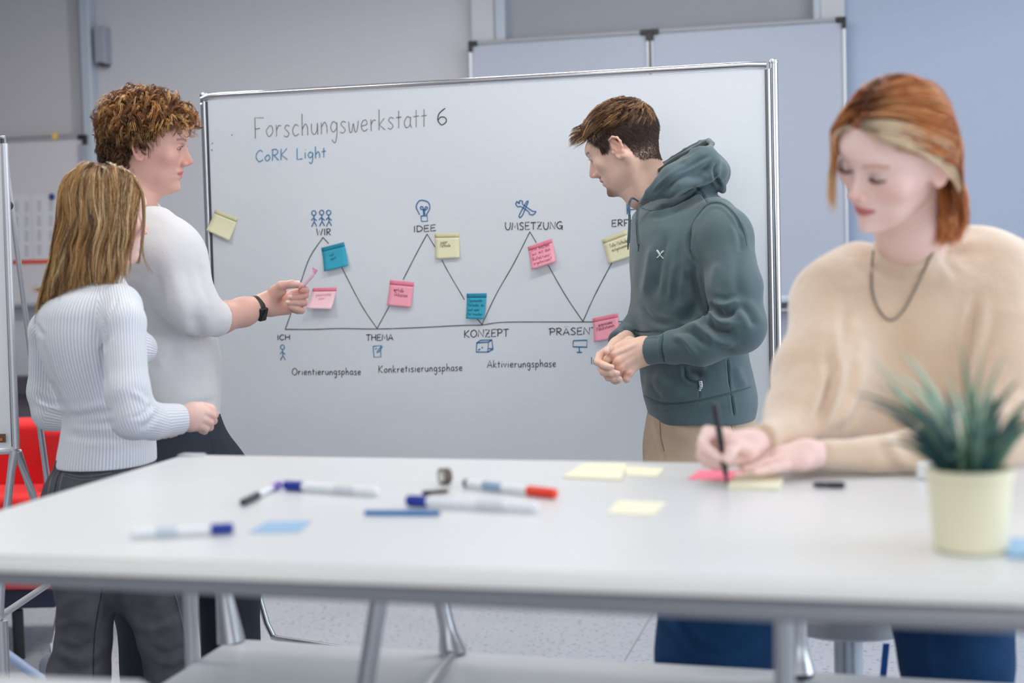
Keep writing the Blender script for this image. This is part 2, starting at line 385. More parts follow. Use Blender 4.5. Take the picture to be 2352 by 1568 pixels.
MB().tube([at(626, 1462, 3.9), at(640, 1466, 3.88), at(860, 1499, 3.62)], 0.008, 12).build('lower_brace', M_CHROME2, WBO, True)
# tray clip that hangs under the bottom edge
q = MB(); p = bpt(1165, 1372); q.box(p, 0.085, 0.03, 0.012, WU, WN, UZ, 0.003); q.build('tray_clip', mat('white_plastic', srgb(226, 228, 230), 0.4), WBO)

# ------------------------------------------------------------------ single-stroke hand lettering
G = {
'A': (0.72, [[(0, 0), (.36, 1), (.72, 0)], [(.12, .34), (.62, .34)]]),
'C': (0.66, ['s', [(.62, .84), (.36, 1), (.06, .68), (.04, .32), (.3, .0), (.64, .14)]]),
'D': (0.68, [[(.06, 1), (.06, 0)], 's', [(0, .97), (.36, .92), (.66, .55), (.48, .12), (.04, .02)]]),
'E': (0.6, [[(.58, 1), (.06, .98), (.04, 0), (.6, .04)], [(.05, .5), (.5, .53)]]),
'F': (0.62, [[(.62, .97), (.04, 1), (.08, 0)], [(.07, .46), (.38, .48)]]),
'G': (0.75, ['s', [(.68, .86), (.4, 1), (.06, .7), (.06, .3), (.36, .02), (.62, .2), (.66, .44)], [(.36, .44), (.72, .46), (.7, -.12)]]),
'H': (0.7, [[(.06, 1), (.04, 0)], [(.64, 1), (.66, 0)], [(.05, .5), (.66, .54)]]),
'I': (0.2, [[(.1, 1), (.1, 0)]]),
'K': (0.68, [[(.08, 1), (.06, 0)], [(.62, 1), (.1, .46), (.66, 0)]]),
'L': (0.55, [[(.06, 1), (.06, 0), (.54, .04)]]),
'M': (0.82, [[(.02, 0), (.12, 1), (.42, .3), (.7, 1), (.8, 0)]]),
'N': (0.74, [[(.04, 0), (.08, 1), (.66, 0), (.7, 1)]]),
'O': (0.78, ['s', [(.4, 1), (.08, .74), (.04, .3), (.38, 0), (.72, .3), (.7, .76), (.4, 1)]]),
'P': (0.62, [[(.1, .96), (.08, 0)], 's', [(-.1, .9), (.3, 1), (.6, .82), (.5, .52), (.1, .46)]]),
'R': (0.66, [[(.1, .96), (.08, 0)], 's', [(0, .94), (.36, 1), (.58, .78), (.4, .52), (.1, .48)], [(.2, .48), (.64, 0)]]),
'S': (0.6, ['s', [(.56, .88), (.3, 1), (.08, .78), (.28, .54), (.52, .32), (.4, .04), (.04, .08)]]),
'T': (0.66, [[(0, .96), (.68, 1)], [(.34, .98), (.34, 0)]]),
'U': (0.72, ['s', [(.06, 1), (.06, .4), (.26, .02), (.54, .1), (.66, .5), (.68, 1)]]),
'W': (0.95, [[(.02, 1), (.2, 0), (.46, .7), (.62, 0), (.9, 1)]]),
'Z': (0.66, [[(.04, .97), (.6, 1), (.06, .02), (.64, .04)], [(.16, .48), (.5, .52)]]),
'a': (0.5, ['s', [(.44, .5), (.22, .56), (.04, .3), (.16, .04), (.4, .16), (.44, .46)], 's', [(.45, .54), (.43, .2), (.52, .02)]]),
'b': (0.5, [[(.06, 1), (.06, .02)], 's', [(.06, .36), (.28, .55), (.46, .3), (.3, .03), (.06, .12)]]),
'c': (0.46, ['s', [(.42, .48), (.22, .56), (.04, .3), (.18, .03), (.46, .1)]]),
'd': (0.52, ['s', [(.42, .46), (.2, .55), (.04, .26), (.2, .03), (.42, .2)], [(.46, 1), (.44, .02)]]),
'e': (0.48, ['s', [(.06, .26), (.4, .34), (.34, .54), (.12, .48), (.05, .2), (.22, .02), (.46, .1)]]),
'f': (0.4, ['s', [(.4, .92), (.2, .96), (.16, .6), (.16, 0)], [(0, .5), (.34, .52)]]),
'g': (0.5, ['s', [(.42, .46), (.2, .56), (.04, .3), (.2, .06), (.42, .24), (.44, .5), (.44, -.1), (.32, -.46), (.12, -.3)]]),
'h': (0.5, [[(.06, 1.05), (.08, 0)], 's', [(.08, .3), (.28, .56), (.42, .36), (.44, 0)]]),
'i': (0.2, [[(.1, .54), (.1, 0)], [(.12, .76), (.13, .81)]]),
'k': (0.48, [[(.06, 1), (.06, 0)], [(.4, .56), (.08, .26), (.46, 0)]]),
'l': (0.2, [[(.1, 1), (.1, 0)]]),
'm': (0.72, ['s', [(.06, .54), (.07, .0)], 's', [(.07, .34), (.24, .55), (.34, .3), (.35, 0)], 's', [(.35, .34), (.52, .55), (.62, .3), (.64, 0)]]),
'n': (0.5, [[(.06, .55), (.07, 0)], 's', [(.07, .34), (.28, .56), (.42, .34), (.44, 0)]]),
'o': (0.5, ['s', [(.26, .55), (.04, .3), (.22, .02), (.46, .24), (.4, .5), (.24, .55)]]),
'p': (0.5, [[(.06, .55), (.05, -.42)], 's', [(.06, .4), (.28, .56), (.46, .3), (.28, .03), (.06, .12)]]),
'r': (0.4, [[(.06, .56), (.08, 0)], 's', [(.08, .3), (.2, .5), (.38, .5)]]),
's': (0.42, ['s', [(.4, .5), (.2, .56), (.08, .42), (.24, .28), (.36, .14), (.22, .0), (.03, .06)]]),
't': (0.38, [[(.18, .86), (.18, .02)], [(0, .54), (.36, .56)]]),
'u': (0.5, ['s', [(.05, .55), (.06, .2), (.22, .02), (.4, .2), (.44, .55)], [(.44, .55), (.46, 0)]]),
'v': (0.46, [[(.02, .55), (.22, 0), (.42, .55)]]),
'w': (0.68, ['s', [(.03, .55), (.1, .08), (.24, .06), (.34, .44), (.44, .06), (.58, .1), (.66, .55)]]),
'6': (0.56, ['s', [(.44, 1.0), (.14, .7), (.06, .3), (.26, 0), (.5, .2), (.42, .44), (.2, .46), (.08, .3)]]),
'?': (0.45, ['s', [(.06, .8), (.24, .98), (.4, .78), (.22, .5), (.2, .3)], [(.2, .08), (.2, .04)]]),
'-': (0.4, [[(.05, .4), (.33, .42)]]), '.': (0.2, [[(.08, .04), (.1, .0)]]), ',': (0.2, [[(.1, .06), (.05, -.1)]]),
' ': (0.42, []),
}
G['Ä'] = (0.72, G['A'][1] + [[(.24, 1.2), (.25, 1.26)], [(.5, 1.2), (.51, 1.26)]])
def catmull(P, n=6):
    P = [Vector((p[0], p[1])) for p in P]
    if len(P) < 3: return [tuple(p) for p in P]
    Q = [2*P[0]-P[1]] + P + [2*P[-1]-P[-2]]; out = []
    for i in range(1, len(Q)-2):
        p0, p1, p2, p3 = Q[i-1:i+3]
        for k in range(n):
            t = k/n
            out.append(tuple(0.5*((2*p1) + (p2-p0)*t + (2*p0-5*p1+4*p2-p3)*t*t + (3*p1-p0-3*p2+p3)*t**3)))
    out.append(tuple(P[-1])); return out
def glyph_strokes(txt):
    """strokes in em units and the total width"""
    x = 0; out = []
    for ch in txt:
        wd, st = G.get(ch, G['o']); sm_ = False
        jy = random.uniform(-.03, .03)
        for s in st:
            if s == 's': sm_ = True; continue
            pts = catmull(s) if sm_ else s
            out.append([(x+p[0], p[1]+jy) for p in pts]); sm_ = False
        x += wd + 0.13
    return out, x-0.13
def text_px(txt, x0, y0, x1, y1, h):
    """pixel strokes for a word on a baseline from x0,y0 to x1,y1 with capital height h"""
    st, W = glyph_strokes(txt); out = []
    for s in st:
        out.append([(x0+(x1-x0)*p[0]/W, y0+(y1-y0)*p[0]/W - p[1]*h + 0) for p in s])
    return out
def ribbons(name, strokes, wpx, m, parent, mapf, nrm, up=0.0006, scale_w=None):
    """flat pen strokes: px polylines mapped by mapf onto a surface with normal nrm"""
    V = []; Fc = []
    for s in strokes:
        if len(s) < 2: continue
        P = [Vector(mapf(*p)) for p in s]
        # densify straight segments slightly irregularly
        for i, p in enumerate(P):
            t = (P[min(i+1, len(P)-1)]-P[max(i-1, 0)])
            if t.length < 1e-7: t = Vector((0, 0, 1))
            t.normalize(); sd = t.cross(nrm).normalized()
            hw = wpx/2*(0.85+0.3*random.random())
            V.append(p+nrm*up+sd*hw); V.append(p+nrm*up-sd*hw)
            if i > 0:
                k = len(V)-4; Fc.append((k, k+1, k+3, k+2))
    me = bpy.data.meshes.new(name); me.from_pydata([tuple(v) for v in V], [], Fc)
    return link(name, me, m, parent)
PXB = 4.15/FPX                                  # size of one photo pixel on the board
INK_G = mat('faded_brown_ink', srgb(128, 120, 112), 0.6); INK_B = mat('black_ink', srgb(44, 46, 48), 0.5)
INK_BL = mat('light_blue_ink', srgb(82, 142, 186), 0.5); INK_B2 = mat('blue_ink', srgb(34, 104, 160), 0.5)
rb = lambda name, st, wpx, m: ribbons(name, st, wpx*PXB, m, WBO, bpt, WN)
rb('title_writing', text_px('Forschungswerkstatt', 584, 318, 981, 292, 48), 1.7, INK_G)
rb('title_number', text_px('6', 1003, 287, 1028, 286, 38), 2.2, INK_B)
rb('subtitle_writing', text_px('CoRK', 588, 371, 661, 367, 26), 2.3, INK_BL); rb('subtitle_writing', text_px('Light', 681, 366, 749, 361, 26), 2.3, INK_BL)
for (tx, a, b_, c, d_, h, nm) in (('ICH', 637, 781, 666, 780, 12, 'word'), ('WIR', 727, 540, 760, 540, 15, 'word'), ('THEMA', 841, 782, 903, 781, 14, 'word'),
        ('IDEE', 950, 533, 1001, 530, 14, 'word'), ('KONZEPT', 1066, 775, 1168, 772, 17, 'word'), ('UMSETZUNG', 1160, 528, 1292, 526, 17, 'word'),
        ('PRÄSENTATION', 1262, 770, 1447, 765, 16, 'word'), ('ERFOLG', 1405, 520, 1490, 517, 15, 'word')):
    rb('heading_writing', text_px(tx, a, b_, c, d_, h), 2.0, INK_B)
for (tx, a, b_, c, d_, h) in (('Orientierungsphase', 671, 861, 829, 860, 16), ('Konkretisierungsphase', 869, 856, 1062, 851, 17),
        ('Aktivierungsphase', 1119, 844, 1277, 842, 17), ('Integrationsphase', 1357, 836, 1520, 834, 17)):
    rb('phase_writing', text_px(tx, a, b_, c, d_, h), 1.6, INK_B)
zig = [[(655, 756), (668, 720), (692, 645), (712, 590), (742, 545)], [(742, 545), (755, 559)], [(785, 614), (830, 700), (866, 754)], [(866, 754), (894, 703)],
       [(926, 642), (955, 585), (981, 537)], [(981, 537), (1001, 570)], [(1015, 597), (1030, 625), (1067, 688)], [(1096, 732), (1107, 745)], [(1107, 745), (1140, 675), (1180, 605), (1217, 532)], [(1217, 532), (1232, 557)],
       [(1259, 609), (1300, 680), (1339, 738)], [(1339, 738), (1365, 680), (1404, 606), (1440, 545)],
       [(655, 756), (720, 756), (780, 754), (866, 755), (960, 752), (1060, 747), (1107, 746), (1150, 740), (1230, 739), (1339, 739), (1452, 738), (1520, 738)]]
for z_ in zig: rb('diagram_line', [catmull(z_, 5)], 1.8, mat('diagram_ink', srgb(62, 66, 64), 0.5))
def man_icon(x, y, s):
    c = [(x+math.cos(a)*5*s, y+4*s+math.sin(a)*5.6*s) for a in np.linspace(0, 2*math.pi, 12)]
    return [c, [(x, y+9*s), (x+1*s, y+26*s)], catmull([(x-6*s, y+21*s), (x-1*s, y+16*s), (x+7*s, y+22*s)]), catmull([(x-5*s, y+36*s), (x-2*s, y+29*s), (x+1*s, y+26*s), (x+5*s, y+31*s), (x+6*s, y+35*s)])]
rb('stick_figures', man_icon(721, 485, 1)+man_icon(739, 484, 1)+man_icon(755, 484, 1), 2.3, INK_B2)
rb('stick_figure', man_icon(649, 793, 0.95), 2.2, INK_BL)
bulb = [catmull([(964, 493), (956, 475), (962, 462), (972, 460), (984, 465), (987, 478), (979, 494)]), [(967, 496), (981, 495), (982, 508), (968, 508), (967, 496)],
        catmull([(973, 494), (972, 482), (967, 480), (966, 475), (971, 475), (974, 483), (978, 475), (982, 477), (978, 482), (975, 484), (976, 494)])]
rb('bulb_drawing', bulb, 2.4, INK_B2)
tools = [catmull([(1187, 462), (1185, 469), (1190, 475), (1196, 474), (1214, 486), (1216, 491), (1224, 493), (1231, 486), (1224, 485), (1219, 482), (1201, 469), (1200, 462), (1193, 461), (1193, 467), (1187, 462)]),
         catmull([(1210, 462), (1213, 463), (1206, 480), (1200, 494), (1195, 499), (1192, 497), (1196, 487), (1204, 473), (1210, 462)])]
rb('tools_drawing', tools, 2.2, INK_B2)
rb('note_drawing', [[(857, 795), (874, 793), (875, 819), (859, 820), (857, 795)], [(877, 793), (867, 806), (865, 810), (870, 808), (879, 795)], [(861, 801), (866, 800)]], 2.2, INK_BL)
rb('box_drawing', [[(1095, 787), (1122, 785), (1120, 808), (1094, 808), (1095, 787), (1104, 781), (1130, 780), (1132, 802), (1120, 808)], [(1122, 785), (1130, 780)], [(1098, 804), (1103, 801)], [(1106, 799), (1109, 797)], [(1122, 800), (1131, 801)]], 2.6, INK_B2)
rb('screen_drawing', [[(1317, 782), (1348, 781), (1348, 797), (1316, 796), (1317, 782)], [(1330, 797), (1331, 808)], [(1325, 809), (1337, 809)]], 2.6, INK_B2)
rb('flag_drawing', [[(1441, 492), (1440, 466), (1458, 464), (1452, 472), (1460, 480), (1442, 482)], [(1447, 470), (1455, 474)]], 2.6, INK_B2)
for s_ in ([(532, 311), (534, 309)], [(486, 346), (488, 343)], [(487, 330), (489, 328)]): rb('ink_speck', [s_], 3.0, INK_BL)
# magnetised pen marks (a few rubbed traces)
# ------------------------------------------------------------------ sticky notes
STK = {'pink': mat('pink_note', srgb(255, 170, 188), 0.75), 'palepink': mat('pale_pink_note', srgb(255, 212, 221), 0.75), 'yellow': mat('yellow_note', srgb(238, 234, 198), 0.75),
       'blue': mat('blue_note', srgb(52, 168, 196), 0.75)}
TOP = {'pink': mat('pink_note_top', srgb(244, 138, 160), 0.75), 'palepink': mat('pale_pink_note_top', srgb(246, 140, 160), 0.75), 'yellow': mat('yellow_note_top', srgb(222, 217, 172), 0.75),
       'blue': mat('blue_note_top', srgb(34, 142, 172), 0.75)}
def sticky(corners, colr, label, lift=0.006, lines=(), ink=INK_B, ink_w=0.65):
    """corners in photo px: top-left, top-right, bottom-right, bottom-left; curls off the board towards its foot"""
    c = [Vector(bpt(*p)) for p in corners]
    cen = (c[0]+c[1]+c[2]+c[3])/4; ln = []
    root = empty('sticky_note', cen); tag(root, label, 'sticky note', 'sticky notes on the whiteboard')
    def srf(u, v): # u across, v down; lift rises with v
        p = (c[0]*(1-u)+c[1]*u)*(1-v) + (c[3]*(1-u)+c[2]*u)*v
        return p + WN*(0.0012 + lift*max(0, v-0.18)**1.6/(0.82**1.6))
    def patch(v0, v1, nv, name, m):
        V = []; Fc = []
        for j in range(nv+1):
            for i in range(7):
                V.append(srf(i/6, v0+(v1-v0)*j/nv))
        n = len(V); V += [v - WN*0.0004 for v in V]
        for j in range(nv):
            for i in range(6):
                a = j*7+i; Fc.append((a, a+1, a+8, a+7)); Fc.append((n+a, n+a+7, n+a+8, n+a+1))
        for i in range(6): Fc.append((i, n+i, n+i+1, i+1)); a = nv*7+i; Fc.append((a, a+1, n+a+1, n+a))
        for j in range(nv): a = j*7; Fc.append((a, a+7, n+a+7, n+a)); a += 6; Fc.append((a, n+a, n+a+7, a+7))
        me = bpy.data.meshes.new(name); me.from_pydata([tuple(v) for v in V], [], Fc); return link(name, me, m, root, True)
    patch(0, 0.18, 2, 'adhesive_strip', TOP[colr]); patch(0.18, 1, 10, 'sheet', STK[colr])
    if lines:
        st = []
        for (tx, u0, v0, u1, v1, h) in lines:
            s_, W = glyph_strokes(tx)
            for s in s_:
                pp = [((u0+(u1-u0)*p[0]/W), (v0+(v1-v0)*p[0]/W)-p[1]*h) for p in s]
                st.append(pp)
        ribbons('handwriting', st, ink_w*PXB, ink, root, lambda u, v: srf(u, v), WN, 0.0008)
    return root
INK_P = mat('red_brown_ink', srgb(120, 40, 58), 0.6); INK_D = mat('deep_blue_ink', srgb(18, 66, 92), 0.6); INK_Y = mat('olive_ink', srgb(84, 80, 48), 0.6); INK_F = mat('faded_pink_ink', srgb(226, 150, 168), 0.7)
sticky([(495, 481), (547, 501), (530, 553), (478, 529)], 'yellow', 'blank pale yellow sticky note hanging over the left rim of the whiteboard', 0.012)
sticky([(738, 569), (790, 556), (803, 610), (748, 623)], 'blue', 'tilted blue sticky note below the three stick figures', 0.012, [('viel', .28, .45, .48, .44, .13), ('input', .3, .62, .55, .58, .13)], INK_D)
sticky([(719, 661), (773, 660), (767, 709), (709, 708)], 'palepink', 'pale pink sticky note curling up beside the pointing hand', 0.022, [('gemeinsame', .2, .42, .82, .38, .16), ('Ideen', .35, .6, .6, .56, .15)], INK_F)
sticky([(896, 643), (951, 648), (945, 706), (891, 701)], 'pink', 'pink sticky note on the zigzag line above THEMA', 0.008, [('wertvolle', .2, .42, .62, .45, .16), ('Diskussion', .26, .6, .8, .62, .16)], INK_P)
sticky([(998, 536), (1054, 535), (1057, 592), (1002, 595)], 'yellow', 'pale yellow sticky note right of the word IDEE', 0.006, [('super', .22, .42, .52, .40, .14), ('Methode', .2, .56, .64, .54, .14)], INK_Y)
sticky([(1072, 674), (1118, 673), (1114, 732), (1073, 731)], 'blue', 'narrow blue sticky note with four written lines above KONZEPT', 0.012, [('Spannende', .12, .34, .78, .34, .12), ('Methoden, die', .08, .52, .92, .52, .12), ('noch mehr', .08, .70, .7, .70, .12), ('Zeit brauchen', .06, .87, .88, .87, .12)], INK_D)
sticky([(1212, 567), (1267, 548), (1279, 601), (1224, 619)], 'pink', 'pink sticky note ending in a question mark, right of UMSETZUNG line', 0.016, [('Was machen', .1, .24, .86, .26, .15), ('wir mit den', .12, .44, .86, .46, .14), ('Reflektions-', .1, .66, .84, .68, .14), ('ergebnissen?', .12, .85, .86, .87, .14)], INK_P)
sticky([(1383, 550), (1440, 528), (1462, 586), (1399, 606)], 'yellow', 'pale yellow sticky note partly hidden by the green hoodie', 0.008, [('Tolle Methoden', .2, .42, .94, .44, .14), ('mitgenommen', .24, .6, .9, .6, .14)], INK_Y)
sticky([(1361, 731), (1419, 719), (1424, 774), (1366, 785)], 'pink', 'pink sticky note covering the end of the word beside the clasped hands', 0.01, [('gemeinsame', .2, .4, .76, .38, .15), ('Publikationen', .13, .58, .82, .52, .15)], INK_P)
# ------------------------------------------------------------------ the high work table
TZ = 1.005
def tp(px, py, z=None): return onz(px, py, TZ if z is None else z)
FL = tp(425, 1044); FRm = tp(1580, 1062); NLm = tp(0, 1273); NRm = tp(2352, 1345); LM = tp(0, 1172)
def isect(p, d, q, e):
    k = ((q.x-p.x)*e.y-(q.y-p.y)*e.x)/(d.x*e.y-d.y*e.x); return p + d*k
dF = (FRm-FL).normalized(); dN = (NRm-NLm).normalized(); dL = (LM-FL).normalized()
NL = isect(FL, dL, NLm, dN); FR = FL + dF*2.05; NR = isect(FR, dL, NLm, dN)
TAB = tag(empty('work_table', (0, 0, 0)), 'high white work table with rounded corners, lower grey shelf and splayed chrome legs', 'table')
TAB.location = ((FL+NR)/2).x, ((FL+NR)/2).y, 0
def rounded(poly, r, n=5):
    out = []
    for i, p in enumerate(poly):
        a = (poly[i-1]-p).normalized(); b_ = (poly[(i+1) % len(poly)]-p).normalized()
        for k in range(n+1):
            t = k/n; out.append((p+a*r)*(1-t)**2 + p*2*t*(1-t) + (p+b_*r)*t*t)
    return out
def top_slab(name, corners, z, th, m, parent, r=0.035, bev=0.0095):
    q = MB(); pl = [Vector((p.x, p.y, z-th)) for p in rounded(corners, r)]
    q.prism(pl, (0, 0, th))
    es = [e for e in q.bm.edges if abs((e.verts[0].co-e.verts[1].co).z) < 1e-6]
    bmesh.ops.bevel(q.bm, geom=es, offset=bev, segments=5, affect='EDGES')
    o = q.build(name, m, parent, True, 60)
    o.data.materials.append(M_TEDGE)
    for f in o.data.polygons:
        if abs(f.normal.z) < 0.75: f.material_index = 1
    return o
top_slab('tabletop', [FL, FR, NR, NL], TZ, 0.02, M_TABLE, TAB)
dIn = (NL-FL).normalized()
# frame rails under the top
def inset(p, a, b_): return Vector((p.x, p.y, 0)) + dF*a + dIn*b_
zr = TZ-0.02-0.016
W_ = (FR-FL).length; D_ = (NL-FL).length
fr = MB()
for b_ in (0.05, D_-0.06): fr.tube([inset(FL, 0.05, b_)+UZ*zr, inset(FL, W_-0.05, b_)+UZ*zr], 0.013, 12)
M_RAIL = mat('rail_shade_grey', srgb(146, 148, 153), 0.5)  # darkened so the shade under the tabletop is painted into the rail
fr.build('frame_rail', M_RAIL, TAB, True)
for a in (0.06, W_-0.06): MB().tube([inset(FL, a, 0.05)+UZ*zr, inset(FL, a, D_-0.06)+UZ*zr], 0.013, 12).build('frame_rail', M_RAIL, TAB, True)
# shelf
SZ = 0.683
s_fl = inset(FL, 0.095, 0.03)
sc = [s_fl, inset(FL, W_-0.1, 0.03), inset(FL, W_-0.1, D_-0.12), inset(FL, 0.095, D_-0.12)]
top_slab('shelf', sc, SZ, 0.018, M_SHELF, TAB, 0.03, 0.004)
def leg(p_top, p_bot, r0=0.012, r1=0.012, flare=False, m=M_CHROME2):
    n = 8; pts = [p_top.lerp(p_bot, k/n) for k in range(n+1)]
    rs = [r0+(r1-r0)*k/n + (0.010*max(0, k/n-0.7)/0.3 if flare else 0) for k in range(n+1)]
    return MB().tube(pts, rs, 16).build('leg', m, TAB, True)
def dpt(px, py, d): return at(px, py, d)
zt_ = TZ-0.02
legA_b = inset(FL, 0.085, 0.17); legA_b.z = 0
leg(Vector((legA_b.x, legA_b.y, zt_)), Vector((legA_b.x, legA_b.y, 0.0)), 0.0125, 0.0125)
c0 = inset(FL, 0.10, 0.045)
leg(Vector((c0.x-0.035, c0.y+0.01, zt_)), Vector((c0.x, c0.y, SZ)), 0.013, 0.015, True)
leg(Vector((c0.x, c0.y, SZ-0.018)), Vector((c0.x-0.05, c0.y+0.01, 0.0)), 0.015, 0.012)
pC0 = at(875, 1352, 1.95); pC1 = at(838, 1580, 1.95)
dC = (pC1-pC0); leg(pC0+dC*(-0.03), pC0 + dC*((0.0-pC0.z)/dC.z), 0.0125, 0.0125)
pD0 = at(1002, 1352, 2.38); pD1 = at(1040, 1500, 2.38); leg(pD0+UZ*0.02, pD1, 0.0125, 0.014, True, M_DARK if False else M_CHROME2)
MB().lathe(pD1-UZ*0.012, [(0.012, 0), (0.02, 0.005), (0.018, 0.02), (0.012, 0.032)], 16).build('leg_joint', M_DARK, TAB, True)
pD2 = at(950, 1585, 2.05); leg(pD1, Vector((pD2.x, pD2.y, SZ+0.008)), 0.010, 0.010)
leg(pD1-UZ*0.01, Vector((pD1.x, pD1.y+0.02, 0.0)), 0.013, 0.012)
pE0 = at(1800, 1385, 1.72); leg(pE0+UZ*0.02, Vector((pE0.x, pE0.y, 0)), 0.0125, 0.0125)
pF0 = at(1838, 1395, 2.16); pF1 = at(1836, 1542, 2.16); leg(pF0+UZ*0.02, pF1, 0.011, 0.013, True)
MB().lathe(pF1-UZ*0.012, [(0.012, 0), (0.022, 0.005), (0.02, 0.02), (0.012, 0.032)], 16).build('leg_joint', M_DARK, TAB, True)
leg(pF1-UZ*0.01, Vector((pF1.x, pF1.y, 0.0)), 0.013, 0.012)
for a in (W_-0.09,):
    for b_ in (0.1, D_-0.1):
        p = inset(FL, a, b_); leg(Vector((p.x, p.y, zt_)), Vector((p.x, p.y, 0)))
p = inset(FL, 0.09, D_-0.1); leg(Vector((p.x, p.y, zt_)), Vector((p.x, p.y, 0)))
# grey corner clip on the far left corner
c = inset(FL, 0.02, 0.012); c.z = TZ-0.004
MB().box(c, 0.05, 0.03, 0.016, dF, -dIn, UZ, 0.005).build('corner_clip', M_ALU, TAB, True)

# neighbouring white table whose far edge just enters at the bottom left
a0 = onz(-60, 1548, 0.90); a1 = onz(385, 1566, 0.90); n0 = Vector((-0.27, -0.96, 0))
T2 = tag(empty('side_table', ((a0+a1)/2).to_tuple()[:2]+(0,)), 'low white side table whose far edge just enters the bottom left corner of the picture', 'table')
top_slab('tabletop', [a0, a1, a1+n0*0.5, a0+n0*0.5], 0.90, 0.022, M_TABLE, T2, 0.03)
for p in (a0+n0*0.06+dN*0.05, a1+n0*0.06-dN*0.05, a1+n0*0.44-dN*0.05, a0+n0*0.44+dN*0.05):
    MB().tube([Vector((p.x, p.y, 0.88)), Vector((p.x, p.y, 0))], 0.012, 12).build('leg', M_CHROME2, T2, True)

# ------------------------------------------------------------------ things on the table
M_CAPB = mat('marker_cap_blue', srgb(14, 48, 150), 0.35); M_CAPR = mat('marker_cap_red', srgb(238, 60, 28), 0.35)
M_CAPK = mat('marker_cap_black', srgb(34, 32, 44), 0.4); M_BARREL = mat('marker_barrel_white', srgb(234, 238, 242), 0.3)
M_PURP = mat('marker_ring_purple', srgb(120, 84, 190), 0.4); M_PRINT = mat('marker_print', srgb(150, 172, 200), 0.5)
def marker(pa, pb, r, capm, label, cap_frac=0.3, tip=None, ring=None, prn=M_PRINT, barrel=M_BARREL):
    """lies on the table from its cap end pa to its tail pb (photo px of its axis)"""
    a = tp(*pa); b_ = tp(*pb); a.z = b_.z = TZ+r+0.0005; ax = (b_-a); Ln = ax.length; ax.normalize()
    root = tag(empty('marker_pen', (a+b_)/2 - UZ*r), label, 'marker', 'markers lying on the table')
    cl = Ln*cap_frac
    MB().lathe(a, [(r*0.7, 0), (r*0.95, 0.002), (r, 0.004), (r, cl-0.001), (r*0.96, cl)], 20, ax).build('cap', capm, root, True)
    MB().lathe(a, [(r*0.86, cl), (r*0.88, cl+0.002), (r*0.88, Ln-0.008), (r*0.8, Ln-0.004), (r*0.55, Ln)], 20, ax).build('barrel', barrel, root, True)
    MB().lathe(a, [(r*0.90, Ln-0.013), (r*0.91, Ln-0.012), (r*0.91, Ln-0.008), (r*0.9, Ln-0.007)], 20, ax).build('end_band', tip or capm, root, True)
    if ring: MB().lathe(a, [(r*0.93, Ln*ring[1]), (r*1.0, Ln*ring[1]+0.002), (r*1.0, Ln*ring[2]), (r*0.93, Ln*ring[2]+0.001)], 20, ax).build('ring', ring[0], root, True)
    if prn: MB().lathe(a, [(r*0.885, Ln*0.55), (r*0.9, Ln*0.55+0.001), (r*0.9, Ln*0.75), (r*0.885, Ln*0.75+0.001)], 20, ax).build('print_band', prn, root, True)
    return root
marker((537, 1226), (300, 1238), 0.0068, M_CAPB, 'white marker with a blue cap lying front left, beside the blue note', 0.22, tip=M_BARREL, prn=mat('pale_print', srgb(196, 208, 220), 0.5))
marker((655, 1126), (870, 1141), 0.0075, M_CAPB, 'white marker with a blue cap lying behind the purple ringed pen', 0.2, tip=M_BARREL, prn=mat('pale_print2', srgb(216, 220, 226), 0.5))
marker((935, 1163), (1235, 1178), 0.0078, M_CAPB, 'white marker with a blue cap lying behind the blue stick', 0.165, tip=M_BARREL, prn=mat('pale_print2', None))
marker((1277, 1146), (1062, 1120), 0.0072, M_CAPR, 'white marker with a red cap in the middle of the table', 0.28, tip=M_CAPK)
marker((557, 1163), (655, 1114), 0.0052, M_CAPK, 'slim white pen with black tip and purple ring, lying at an angle', 0.34, tip=M_PURP, ring=(M_PURP, .66, .86), prn=None)
pn = marker((970, 1138), (1030, 1133), 0.0035, M_CAPK, 'short dark pen lying behind the middle blue capped marker', 0.3, tip=M_DARK, prn=None, barrel=M_DARK)
# blue stick
a = tp(838, 1183); b_ = tp(1012, 1184); a.z = b_.z = TZ+0.0036
ax = (b_-a).normalized(); st = tag(empty('blue_stick', (a+b_)/2-UZ*0.0036), 'thin bright blue pen lying crosswise, nearest of the middle group', 'pen')
MB().lathe(a, [(0.0034, 0), (0.0034, (b_-a).length*0.96)], 6, ax).build('barrel', mat('blue_pen_barrel', srgb(10, 110, 178), 0.4), st)
MB().lathe(a, [(0.003, (b_-a).length*0.96), (0.0016, (b_-a).length)], 12, ax).build('tip', mat('blue_pen_tip', srgb(8, 80, 140), 0.4), st)
# black marker right
kk = marker((1941, 1122), (1867, 1121), 0.0046, M_CAPK, 'short black pen cap lying alone near the woman\'s forearm', 0.5, tip=M_CAPK, prn=None, barrel=M_CAPK)
# notes and pads on the table
def table_note(corners, m, name, label, th=0.0006, cat='sticky note'):
    P = [tp(*c) for c in corners]; z = TZ+0.0004
    q = MB(); q.prism([Vector((p.x, p.y, z)) for p in P], (0, 0, th)); o = q.build(name, m)
    return tag(o, label, cat)
M_PY = mat('cream_note', srgb(244, 241, 214), 0.75)
table_note([(612, 1199), (716, 1197), (686, 1223), (572, 1224)], mat('sky_note', srgb(150, 186, 220), 0.75), 'sticky_note', 'light blue sticky note lying on the table right of the front marker')
table_note([(1578, 1101), (1606, 1080), (1716, 1083), (1702, 1105)], mat('hot_pink_note', srgb(255, 132, 160), 0.75), 'sticky_note', 'bright pink sticky note under the writing hand')
table_note([(1672, 1124), (1690, 1096), (1800, 1099), (1790, 1128)], M_PY, 'sticky_note_pad', 'pale yellow pad of sticky notes in front of the flat hand', 0.006, 'note pad')
